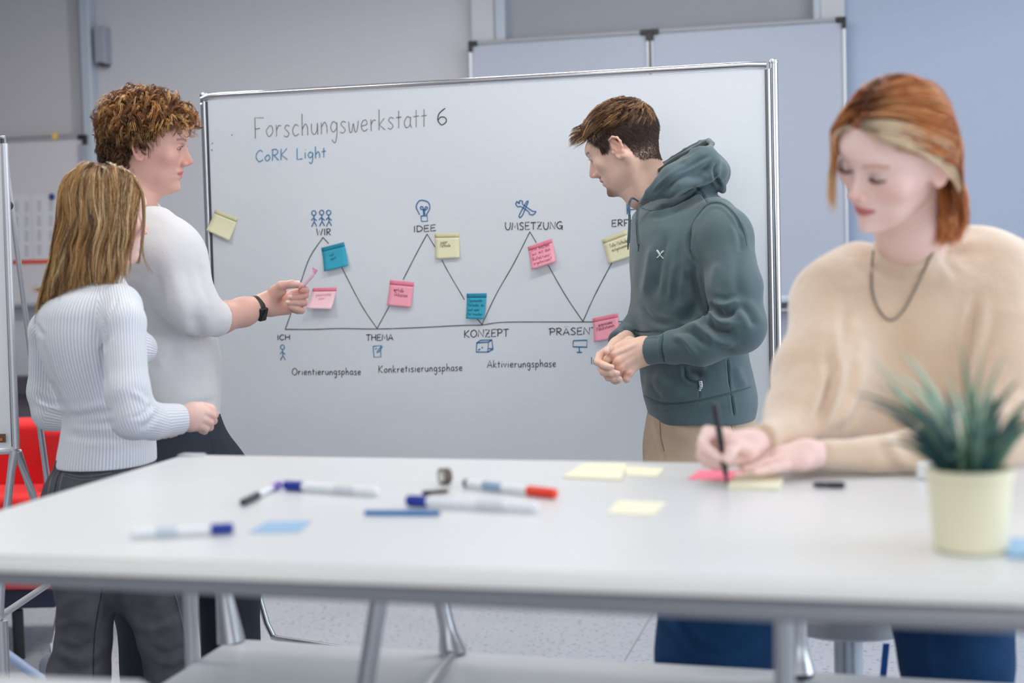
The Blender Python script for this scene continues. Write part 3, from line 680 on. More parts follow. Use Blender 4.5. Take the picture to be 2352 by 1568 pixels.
table_note([(1292, 1098), (1340, 1068), (1440, 1068), (1428, 1105)], M_PY, 'sticky_note', 'pale yellow sticky note, left one of the loose pair near the far table edge', 0.003)
table_note([(1440, 1092), (1430, 1071), (1528, 1076), (1508, 1096)], M_PY, 'sticky_note', 'pale yellow sticky note, right one of the loose pair near the far table edge', 0.0008)
table_note([(1392, 1180), (1420, 1150), (1530, 1155), (1500, 1184)], M_PY, 'sticky_note', 'pale yellow sticky note alone in the middle right of the table', 0.0008)
table_note([(2312, 1282), (2322, 1242), (2440, 1248), (2430, 1290)], mat('sky_note', None), 'sticky_note', 'light blue sticky note at the right border beside the yellow pot', 0.004)
# tape ring
tr_ = tag(empty('tape_ring', tp(1022, 1112)), 'small brown-grey roll of tape standing on its edge, behind the blue capped marker', 'tape')
c = tp(1022, 1112); c.z = TZ+0.0125; axd = Vector((0.8, 0.55, 0)).normalized()
q = MB(); q.lathe(c-axd*0.006, [(0.0085, 0), (0.0125, 0), (0.0125, 0.012), (0.0085, 0.012), (0.0085, 0)], 32, axd, cap=False); q.build('tape_roll', mat('tape_brown', srgb(92, 80, 74), 0.4), tr_, True)
q = MB(); q.lathe(c-axd*0.0065, [(0.0075, 0), (0.0086, 0), (0.0086, 0.013), (0.0075, 0.013), (0.0075, 0)], 32, axd, cap=False); q.build('core', mat('tape_core', srgb(214, 212, 206), 0.5), tr_, True)
# white lid near the elbow
c = tp(2138, 1099)
o = MB().lathe(c, [(0.017, 0.0005), (0.020, 0.002), (0.020, 0.022), (0.018, 0.024)], 28).build('round_magnet', mat('white_gloss', srgb(240, 244, 246), 0.15), None, True)
tag(o, 'small white round magnet on the table left of the potted plant', 'magnet')

# ------------------------------------------------------------------ plant pot
pc = tp(2228, 1262); pc.z = TZ+0.0006
POT = tag(empty('potted_plant', pc), 'small artificial grass plant with long arching blades in a pale yellow pot', 'plant')
s_ = 1.455/FPX
MB().lathe(pc, [(0.036, 0), (0.0385, 0.002), (0.0445, 0.078), (0.0465, 0.079), (0.0468, 0.088), (0.0445, 0.089), (0.043, 0.079), (0.0375, 0.01)], 48, UZ, cap=True).build('pot', mat('pale_yellow_glaze', srgb(236, 230, 198), 0.35), POT, True)
o = MB().lathe(pc, [(0.0425, 0.072), (0.03, 0.076), (0.01, 0.078)], 32).build('soil', mat('dark_moss', srgb(60, 58, 44), 0.9, bump=(200, 1, 0.004)), POT, True); 
M_LEAF = [mat('leaf_dark', srgb(70, 106, 92), 0.5), mat('leaf_mid', srgb(108, 146, 116), 0.5), mat('leaf_light', srgb(164, 190, 164), 0.5), mat('leaf_blue', srgb(46, 88, 92), 0.5)]
def blade(base, tipp, bow, wid, m):
    """long folded blade from base to tip, arching up by bow"""
    n = 14; V = []; Fc = []
    b0 = Vector(base); t0 = Vector(tipp); mid = b0.lerp(t0, 0.45) + UZ*bow
    for i in range(n+1):
        t = i/n; p = b0*(1-t)**2 + mid*2*t*(1-t) + t0*t*t
        tg = (mid-b0)*(1-t) + (t0-mid)*t; tg.normalize()
        sd = tg.cross(Vector((0.2, -1, 0.3))).normalized(); nn = tg.cross(sd).normalized()
        ww = wid*(min(1, 0.55+t*1.6))*(1-t**2.2)+0.0003
        V += [p-sd*ww/2, p+nn*ww*0.18, p+sd*ww/2, p-nn*(-ww*0.12+0.0004)+nn*ww*0.18*0]
        if i:
            k = 4*(i-1)
            for a, b_ in ((0, 1), (1, 2), (2, 3), (3, 0)): Fc.append((k+a, k+b_, k+4+b_, k+4+a))
    me = bpy.data.meshes.new('blade'); me.from_pydata([tuple(v) for v in V], [], Fc); return link('blade', me, m, POT, True)
tips = [((1955, 902), 1.50, .045, .010, 0), ((1985, 925), 1.46, .04, .012, 3), ((2040, 850), 1.42, .045, .012, 2), ((2062, 800), 1.47, .04, .013, 2), ((2100, 830), 1.5, .03, .011, 1), ((2205, 782), 1.46, .01, .014, 1),
        ((2262, 790), 1.43, .01, .012, 1), ((2345, 870), 1.45, .04, .012, 0), ((2400, 900), 1.47, .04, .012, 1), ((2310, 810), 1.48, .02, .011, 2), ((2170, 850), 1.42, .02, .012, 2),
        ((2390, 960), 1.43, .045, .012, 3), ((2090, 940), 1.45, .04, .012, 3), ((2200, 900), 1.42, .01, .014, 1), ((2010, 880), 1.45, .045, .011, 1), ((2275, 900), 1.42, .01, .013, 0), ((2235, 930), 1.43, .01, .014, 3), ((1990, 815), 1.52, .03, .009, 2)]
for i, ((tx, ty), dd, bow, wd, mi) in enumerate(tips):
    ang = i*2.4; b0 = pc + Vector((math.cos(ang)*0.014, math.sin(ang)*0.014, 0.070))
    blade(b0, at(tx, ty, dd), bow, wd, M_LEAF[mi])
for i in range(44):
    ang = random.uniform(0, 2*math.pi); r = random.uniform(0.03, 0.11); h = random.uniform(0.11, 0.17)
    b0 = pc + Vector((math.cos(ang)*0.018, math.sin(ang)*0.018, 0.070))
    blade(b0, pc+Vector((math.cos(ang)*r, math.sin(ang)*r, h)), 0.03, random.uniform(.008, .013), M_LEAF[random.choice((0, 0, 1, 3, 3))])

# ------------------------------------------------------------------ left foreground easel board
EZ = tag(empty('easel_board', at(10, 1400, 3.3)), 'white presentation board on a chrome A-frame stand cut by the left picture border', 'board')
EZ.location.z = 0
d0 = 3.3
def ep(px, py, d=3.3): return at(px, py, d)
eu = (ep(30, 600)-ep(-160, 600, 3.05)).normalized(); 
c1 = ep(26, 1028); c0_ = ep(4, 320)
q = MB(); pl = [ep(-200, 305, 3.28), ep(2, 330), ep(27, 1030), ep(-200, 1040, 3.28)]
q.prism(pl, (0.004, 0.02, 0)); q.build('panel', mat('easel_panel', srgb(228, 231, 234), 0.3), EZ)
MB().tube([ep(5, 318), ep(6, 335), ep(31, 1028)], 0.0045, 10).build('edge_trim', M_DARK, EZ, True)
MB().tube([ep(10, 330), ep(37, 1030)], 0.0085, 14).build('side_tube', M_TUBE, EZ, True)
MB().tube([ep(-200, 1042, 3.28), ep(0, 1036), ep(28, 1034), ep(36, 1028)], 0.008, 14).build('bottom_tube', M_TUBE, EZ, True)
MB().tube([ep(34, 1034), ep(26, 1080), ep(8, 1240), ep(0, 1410, 3.3)], [0.012, 0.009, 0.009, 0.009], 14).build('leg', M_TUBE, EZ, True)
lb = ep(160, 1392, 3.9)
q_ = ep(178, 1420, 3.56); MB().tube([ep(40, 1036), ep(80, 1150, 3.36), ep(120, 1262, 3.45), q_, Vector((q_.x+.05, q_.y+.06, 0.01))], [0.010, 0.009, 0.009, .009, .009], 14).build('leg', M_TUBE, EZ, True)
MB().tube([ep(6, 312, 3.6), ep(76, 860, 3.75), ep(92, 980, 3.78), ep(128, 1240, 3.85), ep(140, 1330, 3.9), Vector((ep(150, 1400, 3.9).x, ep(150, 1400, 3.95).y, 0.01))], [0.007, 0.007, 0.0085, 0.0085, .0085, .0085], 14).build('rear_leg', M_ALU, EZ, True)
MB().lathe(ep(17, 472, 3.58), [(0.012, -0.01), (0.012, 0.01)], 14, Vector((0, -1, 0))).build('knob', M_BLACK, EZ, True)
MB().tube([ep(-4, 1418), ep(135, 1325, 3.9)], 0.0085, 14).build('base_rod', M_TUBE, EZ, True)
fp = ep(4, 1425); 
MB().tube([fp, Vector((fp.x, fp.y, 0.05))], [0.014, 0.011], 14).build('foot_post', M_TUBE, EZ, True)
MB().lathe(Vector((fp.x, fp.y, 0.0)), [(0.02, 0), (0.024, 0.01), (0.018, 0.05)], 18).build('foot_pad', M_DARK, EZ, True)
q = MB(); q.box(ep(3, 1006, 3.285), 0.02, 0.004, 0.02, bev=0.001); q.build('maker_plate', mat('brown_plate', srgb(96, 82, 70), 0.5), EZ)
MB().box(ep(2, 1009, 3.28), 0.008, 0.004, 0.006).build('maker_mark', mat('orange_mark', srgb(220, 104, 40), 0.5), EZ)
# pale blue floor brace of the stand
MB().tube([Vector((fp.x-.02, fp.y, .12)) if False else at(-70, 1440, 4.75), at(115, 1575, 4.45), at(135, 1590, 4.42)], 0.016, 14).build('floor_brace', mat('pale_blue_tube', srgb(160, 182, 214), 0.3, 0.2), EZ, True)
# ------------------------------------------------------------------ red sofa at the left
RS = tag(empty('red_sofa', at(40, 1200, 5.2)), 'red upholstered sofa block behind the easel at the left border', 'sofa'); RS.location.z = 0
pA = at(-260, 1000, 5.6); pB = at(160, 1000, 5.0)
def sofa_box(name, px0, px1, py0, py1, d, dep, m=M_RED, bev=0.03):
    a = at(px0, py0, d); b_ = at(px1, py1, d); 
    return MB().box(Vector(((a.x+b_.x)/2, d+dep/2, (a.z+b_.z)/2)), b_.x-a.x, dep, a.z-b_.z, bev=bev, seg=4).build(name, m, RS, True)
sofa_box('backrest', -240, 232, 978, 1330, 5.15, 0.22)
sofa_box('seat', -240, 122, 1150, 1362, 4.85, 0.42)
sofa_box('side_cushion', 84, 160, 985, 1300, 4.95, 0.25)
sofa_box('shadow_plinth', -240, 118, 1362, 1404, 4.9, 0.5, mat('sofa_shadow', srgb(36, 44, 66), 0.7), 0.01)  # dark box and colour stand for the shadow under the seat
for (px, dd) in ((-120, 5.0), (40, 5.0)):
    c = at(px, 1400, dd); MB().tube([Vector((c.x, c.y, c.z)), Vector((c.x, c.y, 0))], 0.02, 12).build('leg', M_BLACK, RS, True)
# castor at the sofa's front corner
cz = at(122, 1372, 4.78); wx_ = Vector((0.5, -0.85, 0)).normalized(); cw = Vector((cz.x+0.01, cz.y-.06, 0.045))
CW = MB().lathe(cw-wx_*0.012, [(0.036, 0), (0.045, 0.005), (0.045, 0.02), (0.036, 0.025)], 28, wx_).build('castor', mat('castor_rubber', srgb(120, 126, 136), 0.5), RS, True)
MB().lathe(cw+wx_*0.014, [(0.022, 0), (0.018, 0.006)], 24, wx_).build('hub', mat('castor_hub', srgb(206, 190, 180), 0.4), CW, True)
MB().tube([cw+UZ*0.0, cw+Vector((0.0, 0.02, 0.07)), cw+Vector((0.0, 0.10, 0.16))], 0.014, 12).build('fork', M_CHROME2, CW, True)
# ------------------------------------------------------------------ stool under the woman
sx = at(1948, 1440, 2.78); STL = tag(empty('bar_stool', Vector((sx.x, sx.y, 0))), 'round light grey stool on a thick column, between the woman\'s legs', 'stool')
zs = at(1948, 1482, 2.66).z
MB().lathe(Vector((sx.x, sx.y, 0)), [(0.06, zs), (0.115, zs+0.004), (0.130, zs+0.012), (0.130, zs+0.034), (0.12, zs+0.042)], 48).build('seat', mat('stool_seat', srgb(176, 184, 190), 0.5), STL, True)
MB().lathe(Vector((sx.x, sx.y, 0)), [(0.028, 0.05), (0.028, zs+0.004)], 28).build('column', mat('stool_column', srgb(196, 202, 210), 0.3, 0.4), STL, True)
MB().lathe(Vector((sx.x, sx.y, 0)), [(0.12, 0), (0.125, 0.01), (0.11, 0.025), (0.05, 0.05), (0.03, 0.08)], 40).build('base', M_ALU, STL, True)
a = at(2036, 1478, 2.64); b_ = at(2020, 1575, 2.64)
o = MB().prism([a+Vector((-0.006, 0, 0)), a+Vector((0.006, 0, 0)), b_+Vector((0.006, 0, -0.05)), b_+Vector((-0.006, 0, -0.05))], (0, 0.002, 0)).build('blue_strap', mat('blue_strap', srgb(18, 84, 160), 0.5), STL)
# ================================================================== implicit-surface modelling for the people
V3 = lambda p: np.array((p[0], p[1], p[2]), dtype=np.float32)
def smin(a, b, k):
    h = np.clip(0.5+0.5*(b-a)/k, 0, 1); return b*(1-h)+a*h - k*h*(1-h)
def smax(a, b, k): return -smin(-a, -b, k)
class Prim:
    """fn(P Nx3)->distance, lo/hi bounds, k blend, op"""
    def __init__(s, fn, lo, hi, k=0.01, op='add', uv=None): s.fn = fn; s.lo = np.array(lo); s.hi = np.array(hi); s.k = k; s.op = op; s.uv = uv
def cap(a, b, ra, rb=None, k=0.01, op='add'):
    a = V3(a); b = V3(b); rb = ra if rb is None else rb; ab = b-a; L2 = float(ab@ab)+1e-12
    def fn(P):
        q = P-a; t = np.clip((q@ab)/L2, 0, 1); return np.linalg.norm(q-t[:, None]*ab, axis=1) - (ra+(rb-ra)*t)
    m = max(ra, rb); ax = ab/math.sqrt(L2); e = np.cross(ax, np.array((0, 1.0, 0))); e /= np.linalg.norm(e)+1e-9; e2 = np.cross(ax, e)
    def uv(P):
        q = P-a; return np.arctan2(q@e, -(q@e2) if e2[1] > 0 else q@e2)/(2*math.pi)*1.0, (q@ax), (ra+rb)/2
    return Prim(fn, np.minimum(a, b)-m, np.maximum(a, b)+m, k, op, uv)
def chain(pts, rs, k=0.01, op='add'):
    return [cap(pts[i], pts[i+1], rs[i], rs[i+1], k, op) for i in range(len(pts)-1)]
def ell(c, r, R=None, k=0.01, op='add'):
    """ellipsoid; R = 3x3 with rows the local axes"""
    c = V3(c); r = np.array(r, dtype=np.float32); R = np.eye(3, dtype=np.float32) if R is None else np.array(R, dtype=np.float32)
    def fn(P):
        q = (P-c)@R.T; k0 = np.linalg.norm(q/r, axis=1); k1 = np.linalg.norm(q/(r*r), axis=1)+1e-9; return k0*(k0-1)/k1
    m = float(r.max()); return Prim(fn, c-m, c+m, k, op)
def rows(tab, k=0.02, n=2.0, cap_r=0.015, e1=(1, 0, 0), op='add', wob=None):
    """loft along z: tab of (z, cx, cy, half width, half depth)"""
    T = np.array(sorted(tab), dtype=np.float64); z = T[:, 0]
    zz = np.linspace(z[0], z[-1], 160); C = []
    for j in range(1, 5):
        y = T[:, j]; m = np.gradient(y, z) if len(z) > 2 else np.full(len(z), (y[-1]-y[0])/(z[-1]-z[0]))
        idx = np.clip(np.searchsorted(z, zz)-1, 0, len(z)-2); h = z[idx+1]-z[idx]; t = (zz-z[idx])/h
        C.append((2*t**3-3*t**2+1)*y[idx]+(t**3-2*t**2+t)*h*m[idx]+(-2*t**3+3*t**2)*y[idx+1]+(t**3-t**2)*h*m[idx+1])
    e1 = np.array(e1, dtype=float); e1 /= np.linalg.norm(e1); e2 = np.array((-e1[1], e1[0], 0))
    def par(P):
        pz = P[:, 2]; cx, cy, a, b = [np.interp(pz, zz, c) for c in C]; a = np.maximum(a, 0.004); b = np.maximum(b, 0.004)
        qx = P[:, 0]-cx; qy = P[:, 1]-cy; return qx*e1[0]+qy*e1[1], qx*e2[0]+qy*e2[1], a, b
    def fn(P):
        x, y, a, b = par(P); ax = np.abs(x); ay = np.abs(y)
        if n == 2.0:
            k0 = np.sqrt((x/a)**2+(y/b)**2); k1 = np.sqrt((x/a**2)**2+(y/b**2)**2)+1e-9
            d = np.where(k0 < 0.02, -np.minimum(a, b), k0*(k0-1)/k1)
        else:
            k0 = ((ax/a)**n+(ay/b)**n)**(1/n); rr = np.sqrt(x*x+y*y)+1e-6
            d = (k0-1)/np.maximum(k0, 1e-3)*rr
            d = np.where(k0 < 0.05, -np.minimum(a, b), d)
        dz = np.maximum(P[:, 2]-z[-1], z[0]-P[:, 2])
        return smax(d, dz, cap_r)
    def uv(P):
        x, y, a, b = par(P); return np.arctan2(x/a, -y/b)/(2*math.pi), P[:, 2]-z[0], float(np.mean(T[:, 3]))
    mx = float(T[:, 3:5].max())*1.1
    lo = (T[:, 1].min()-mx, T[:, 2].min()-mx, z[0]-0.002); hi = (T[:, 1].max()+mx, T[:, 2].max()+mx, z[-1]+0.002)
    return Prim(fn, lo, hi, k, op, uv)
def pxrows(tab, k=0.02, n=2.0, cap_r=0.015, **kw):
    """tab of (y px, left px, right px, depth, half depth)"""
    out = []
    for (y, xl, xr, d, t) in tab:
        a = at(xl, y, d); b = at(xr, y, d); c = (a+b)/2; out.append((c.z, c.x, c.y, (b-a).length/2, t))
    return rows(out, k, n, cap_r, **kw)
def plane_cut(p, nrm, k=0.004):
    """keeps the side the normal points away from"""
    p = V3(p); nn = V3(Vector(nrm).normalized())
    return Prim(lambda P: (P-p)@nn, (-99,)*3, (99,)*3, k, 'int')

def surface(prims, h, lo=None, hi=None, field=None):
    """naive surface nets over the union of the prims, returns verts, quads"""
    adds = [p for p in prims if p.op == 'add']
    if lo is None: lo = np.min([p.lo for p in adds], axis=0)-3*h; hi = np.max([p.hi for p in adds], axis=0)+3*h
    lo = np.array(lo, dtype=np.float64); n = np.ceil((np.array(hi)-lo)/h).astype(int)+1
    xs = [(lo[i]+h*np.arange(n[i])).astype(np.float32) for i in range(3)]
    Fd = np.full(tuple(n), 1e3 if False else 4*h+0.05, dtype=np.float32)
    for p in prims:
        m = p.k*1.2+2.5*h
        i0 = [max(0, int((max(p.lo[i], -90)-m-lo[i])/h)) for i in range(3)]; i1 = [min(n[i], int((min(p.hi[i], 90)+m-lo[i])/h)+2) for i in range(3)]
        if any(i1[i] <= i0[i] for i in range(3)): continue
        sub = Fd[i0[0]:i1[0], i0[1]:i1[1], i0[2]:i1[2]]
        if p.op in ('sub', 'int'):      # only where it can matter
            pass
        X, Y, Z = np.meshgrid(xs[0][i0[0]:i1[0]], xs[1][i0[1]:i1[1]], xs[2][i0[2]:i1[2]], indexing='ij')
        P = np.stack((X.ravel(), Y.ravel(), Z.ravel()), axis=1)
        d = p.fn(P).astype(np.float32).reshape(sub.shape)
        if p.op == 'add': r = smin(sub, d, p.k) if p.k > 1e-5 else np.minimum(sub, d)
        elif p.op == 'sub': r = smax(sub, -d, p.k)
        else: r = smax(sub, d, p.k)
        Fd[i0[0]:i1[0], i0[1]:i1[1], i0[2]:i1[2]] = r
    if field is not None: Fd = field(Fd, xs)
    # close at the border
    for ax in range(3):
        s = [slice(None)]*3
        for e in (0, -1): s[ax] = e; Fd[tuple(s)] = np.maximum(Fd[tuple(s)], h)
    ins = Fd < 0
    c = ins[:-1, :-1, :-1].astype(np.uint8)
    cnt = np.zeros(c.shape, dtype=np.uint8)
    for dx in (0, 1):
        for dy in (0, 1):
            for dz in (0, 1): cnt += ins[dx:n[0]-1+dx, dy:n[1]-1+dy, dz:n[2]-1+dz]
    act = (cnt > 0) & (cnt < 8)
    idx = np.full(act.shape, -1, dtype=np.int32); ci = np.argwhere(act); idx[act] = np.arange(len(ci))
    acc = np.zeros((len(ci), 3)); wt = np.zeros(len(ci))
    cr = [(0, 0, 0), (1, 0, 0), (0, 1, 0), (1, 1, 0), (0, 0, 1), (1, 0, 1), (0, 1, 1), (1, 1, 1)]
    vals = [Fd[ci[:, 0]+a, ci[:, 1]+b, ci[:, 2]+c_] for (a, b, c_) in cr]
    for (i, j) in ((0, 1), (2, 3), (4, 5), (6, 7), (0, 2), (1, 3), (4, 6), (5, 7), (0, 4), (1, 5), (2, 6), (3, 7)):
        va, vb = vals[i], vals[j]; m = (va < 0) != (vb < 0); t = np.where(m, va/(va-vb+1e-20), 0)
        pa = np.array(cr[i], float); pb = np.array(cr[j], float)
        acc += np.where(m[:, None], pa+(pb-pa)*t[:, None], 0); wt += m
    V = (ci+acc/wt[:, None])*h+lo
    Q = []
    for ax in range(3):
        s0 = [slice(1, n[i]-1) for i in range(3)]; s0[ax] = slice(0, n[ax]-1); s1 = list(s0); s1[ax] = slice(1, n[ax])
        A_ = ins[tuple(s0)]; B_ = ins[tuple(s1)]; e = np.argwhere(A_ != B_)
        if not len(e): continue
        off = np.array([1, 1, 1]); off[ax] = 0; e = e+off; flip = ins[e[:, 0], e[:, 1], e[:, 2]]
        u, v = [(1, 2), (2, 0), (0, 1)][ax]; du = np.zeros(3, int); du[u] = 1; dv = np.zeros(3, int); dv[v] = 1
        g = lambda q: idx[q[:, 0], q[:, 1], q[:, 2]]
        q = np.stack((g(e-du-dv), g(e-dv), g(e), g(e-du)), axis=1)
        q[~flip] = q[~flip][:, ::-1]; Q.append(q)
    return V.astype(np.float32), np.concatenate(Q)

def adj_smooth(V, Q, it=2, lam=0.5, mask=None):
    E = np.concatenate([Q[:, [0, 1]], Q[:, [1, 2]], Q[:, [2, 3]], Q[:, [3, 0]]]); a = E[:, 0]; b = E[:, 1]
    deg = np.bincount(a, minlength=len(V))+np.bincount(b, minlength=len(V)); deg = np.maximum(deg, 1)
    for _ in range(it):
        S = np.zeros_like(V, dtype=np.float64)
        for c in range(3): S[:, c] = np.bincount(a, V[b, c], len(V))+np.bincount(b, V[a, c], len(V))
        D = (S/deg[:, None]-V)*lam
        if mask is not None: D *= mask[:, None]
        V = V+D
    return V.astype(np.float32)
def normals(V, Q):
    n = np.cross(V[Q[:, 2]]-V[Q[:, 0]], V[Q[:, 3]]-V[Q[:, 1]]); N_ = np.zeros_like(V, dtype=np.float64)
    for c in range(4):
        for k in range(3): N_[:, k] += np.bincount(Q[:, c], n[:, k], len(V))
    return N_/(np.linalg.norm(N_, axis=1)[:, None]+1e-12)
_perm = rng.permutation(4096)
def vnoise(P, s=1.0):
    P = P*s; i = np.floor(P).astype(int); f = P-i; f = f*f*(3-2*f); r = 0
    def hsh(a): return _perm[(_perm[(_perm[a[:, 0] & 4095]+a[:, 1]) & 4095]+a[:, 2]) & 4095]/2048.0-1
    for dx in (0, 1):
        for dy in (0, 1):
            for dz in (0, 1):
                w_ = (f[:, 0] if dx else 1-f[:, 0])*(f[:, 1] if dy else 1-f[:, 1])*(f[:, 2] if dz else 1-f[:, 2])
                r = r + w_*hsh(i+np.array([dx, dy, dz]))
    return r
def folds(V, Nn, strokes, depth_rng=None):
    """strokes: (polyline px, width px, height mm[, side]) sculpted along the normal where the cloth faces the camera"""
    x, y, d = proj_np(V); view = np.array(CAM)-V; view /= np.linalg.norm(view, axis=1)[:, None]
    face = np.clip((np.sum(view*Nn, axis=1)-0.02)*3.0, 0, 1); off = np.zeros(len(V))
    for s in strokes:
        pl, wd, h = s[0], s[1], s[2]/1000.0
        P = np.array(catmull(pl, 5)) if len(pl) > 2 else np.array(pl, float)
        lo = P.min(0)-wd*3; hi = P.max(0)+wd*3; m = (x > lo[0]) & (x < hi[0]) & (y > lo[1]) & (y < hi[1])
        if len(s) > 3 and s[3] is not None: m &= (d > s[3][0]) & (d < s[3][1])
        if not m.any(): continue
        xx = x[m]; yy = y[m]; best = np.full(len(xx), 1e9); tt = np.zeros(len(xx)); sg = np.zeros(len(xx))
        L_ = np.linalg.norm(np.diff(P, axis=0), axis=1); cum = np.concatenate(([0], np.cumsum(L_)))
        for i in range(len(P)-1):
            a = P[i]; ab = P[i+1]-a; l2 = ab@ab+1e-9; t = np.clip(((xx-a[0])*ab[0]+(yy-a[1])*ab[1])/l2, 0, 1)
            ex = xx-a[0]-t*ab[0]; ey = yy-a[1]-t*ab[1]; ds = ex*ex+ey*ey; u = ds < best
            best[u] = ds[u]; tt[u] = (cum[i]+t[u]*L_[i])/cum[-1]; sg[u] = np.sign(ab[0]*ey[u]-ab[1]*ex[u])
        q = np.sqrt(best)/wd; taper = np.clip(np.minimum(tt, 1-tt)*5+0.15, 0, 1)
        prof = np.exp(-q*q*1.6) - 0.35*np.exp(-(q-1.7)**2*1.6)
        off[m] += h*prof*taper*face[m]
    return V+Nn*off[:, None]
def rib_uv(me, prims, V, Q, count=None):
    """uv layer: u counts ribs around the limb a face belongs to"""
    cen = V[Q].mean(axis=1); ps = [p for p in prims if p.uv and p.op == 'add']
    D = np.stack([np.abs(p.fn(cen)) for p in ps]); own = D.argmin(axis=0)
    U = np.zeros((len(Q), 4, 2), dtype=np.float32)
    for i, p in enumerate(ps):
        m = own == i
        if not m.any(): continue
        P = V[Q[m]].reshape(-1, 3); u, v, r = p.uv(P); u = u.reshape(-1, 4); cu = u[:, :1]; u = cu+((u-cu+0.5) % 1.0-0.5)
        nr = max(6, round(2*math.pi*r/0.0062)); U[m, :, 0] = u*nr; U[m, :, 1] = v.reshape(-1, 4)
    lay = me.uv_layers.new(name='ribs'); lay.data.foreach_set('uv', U.reshape(-1))
def cloth(name, prims, h, m, parent, strokes=(), noise=((9, 0.004), (26, 0.0015)), smooth=1, ribs=False, post=None):
    V, Q = surface(prims, h)
    if smooth: V = adj_smooth(V, Q, smooth)
    Nn = normals(V, Q)
    if noise:
        off = sum(vnoise(V, s)*a for s, a in noise); V = V+Nn*off[:, None]
    if strokes: Nn = normals(V, Q); V = folds(V, Nn, strokes); V = adj_smooth(V, Q, 1, 0.4)
    if post is not None: V = post(V, Q)
    o = from_np(name, V, Q, m, parent)
    if ribs: rib_uv(o.data, prims, V, Q)
    return o

# ------------------------------------------------------------------ heads
class Head:
    """head frame: origin between the ears, +y face, +z up, +x the person's right"""
    def __init__(s, origin, face, up, scale=1.0):
        f = Vector(face).normalized(); u = Vector(up); u = (u-f*u.dot(f)).normalized(); x = f.cross(u).normalized()
        s.o = np.array(origin, dtype=np.float64); s.R = np.array([x, f, u], dtype=np.float64); s.v = np.array([1, 1, 1.0])*scale; s.s = float(np.mean(s.v))   # rows = axes
    def loc(s, P): return ((P-s.o)@s.R.T)/s.v
    def wld(s, p): return s.o + (np.atleast_2d(np.array(p, dtype=np.float64))*s.v)@s.R
    def w1(s, p): return Vector(s.wld(p)[0])
    def prim(s, p):
        """moves a prim made in head space into the world"""
        fn = lambda P, f=p.fn: f(s.loc(P).astype(np.float32))*s.s
        cs = np.array([[x, y, z] for x in (p.lo[0], p.hi[0]) for y in (p.lo[1], p.hi[1]) for z in (p.lo[2], p.hi[2])]); W = s.wld(cs)
        return Prim(fn, W.min(0), W.max(0), p.k*s.s, p.op)

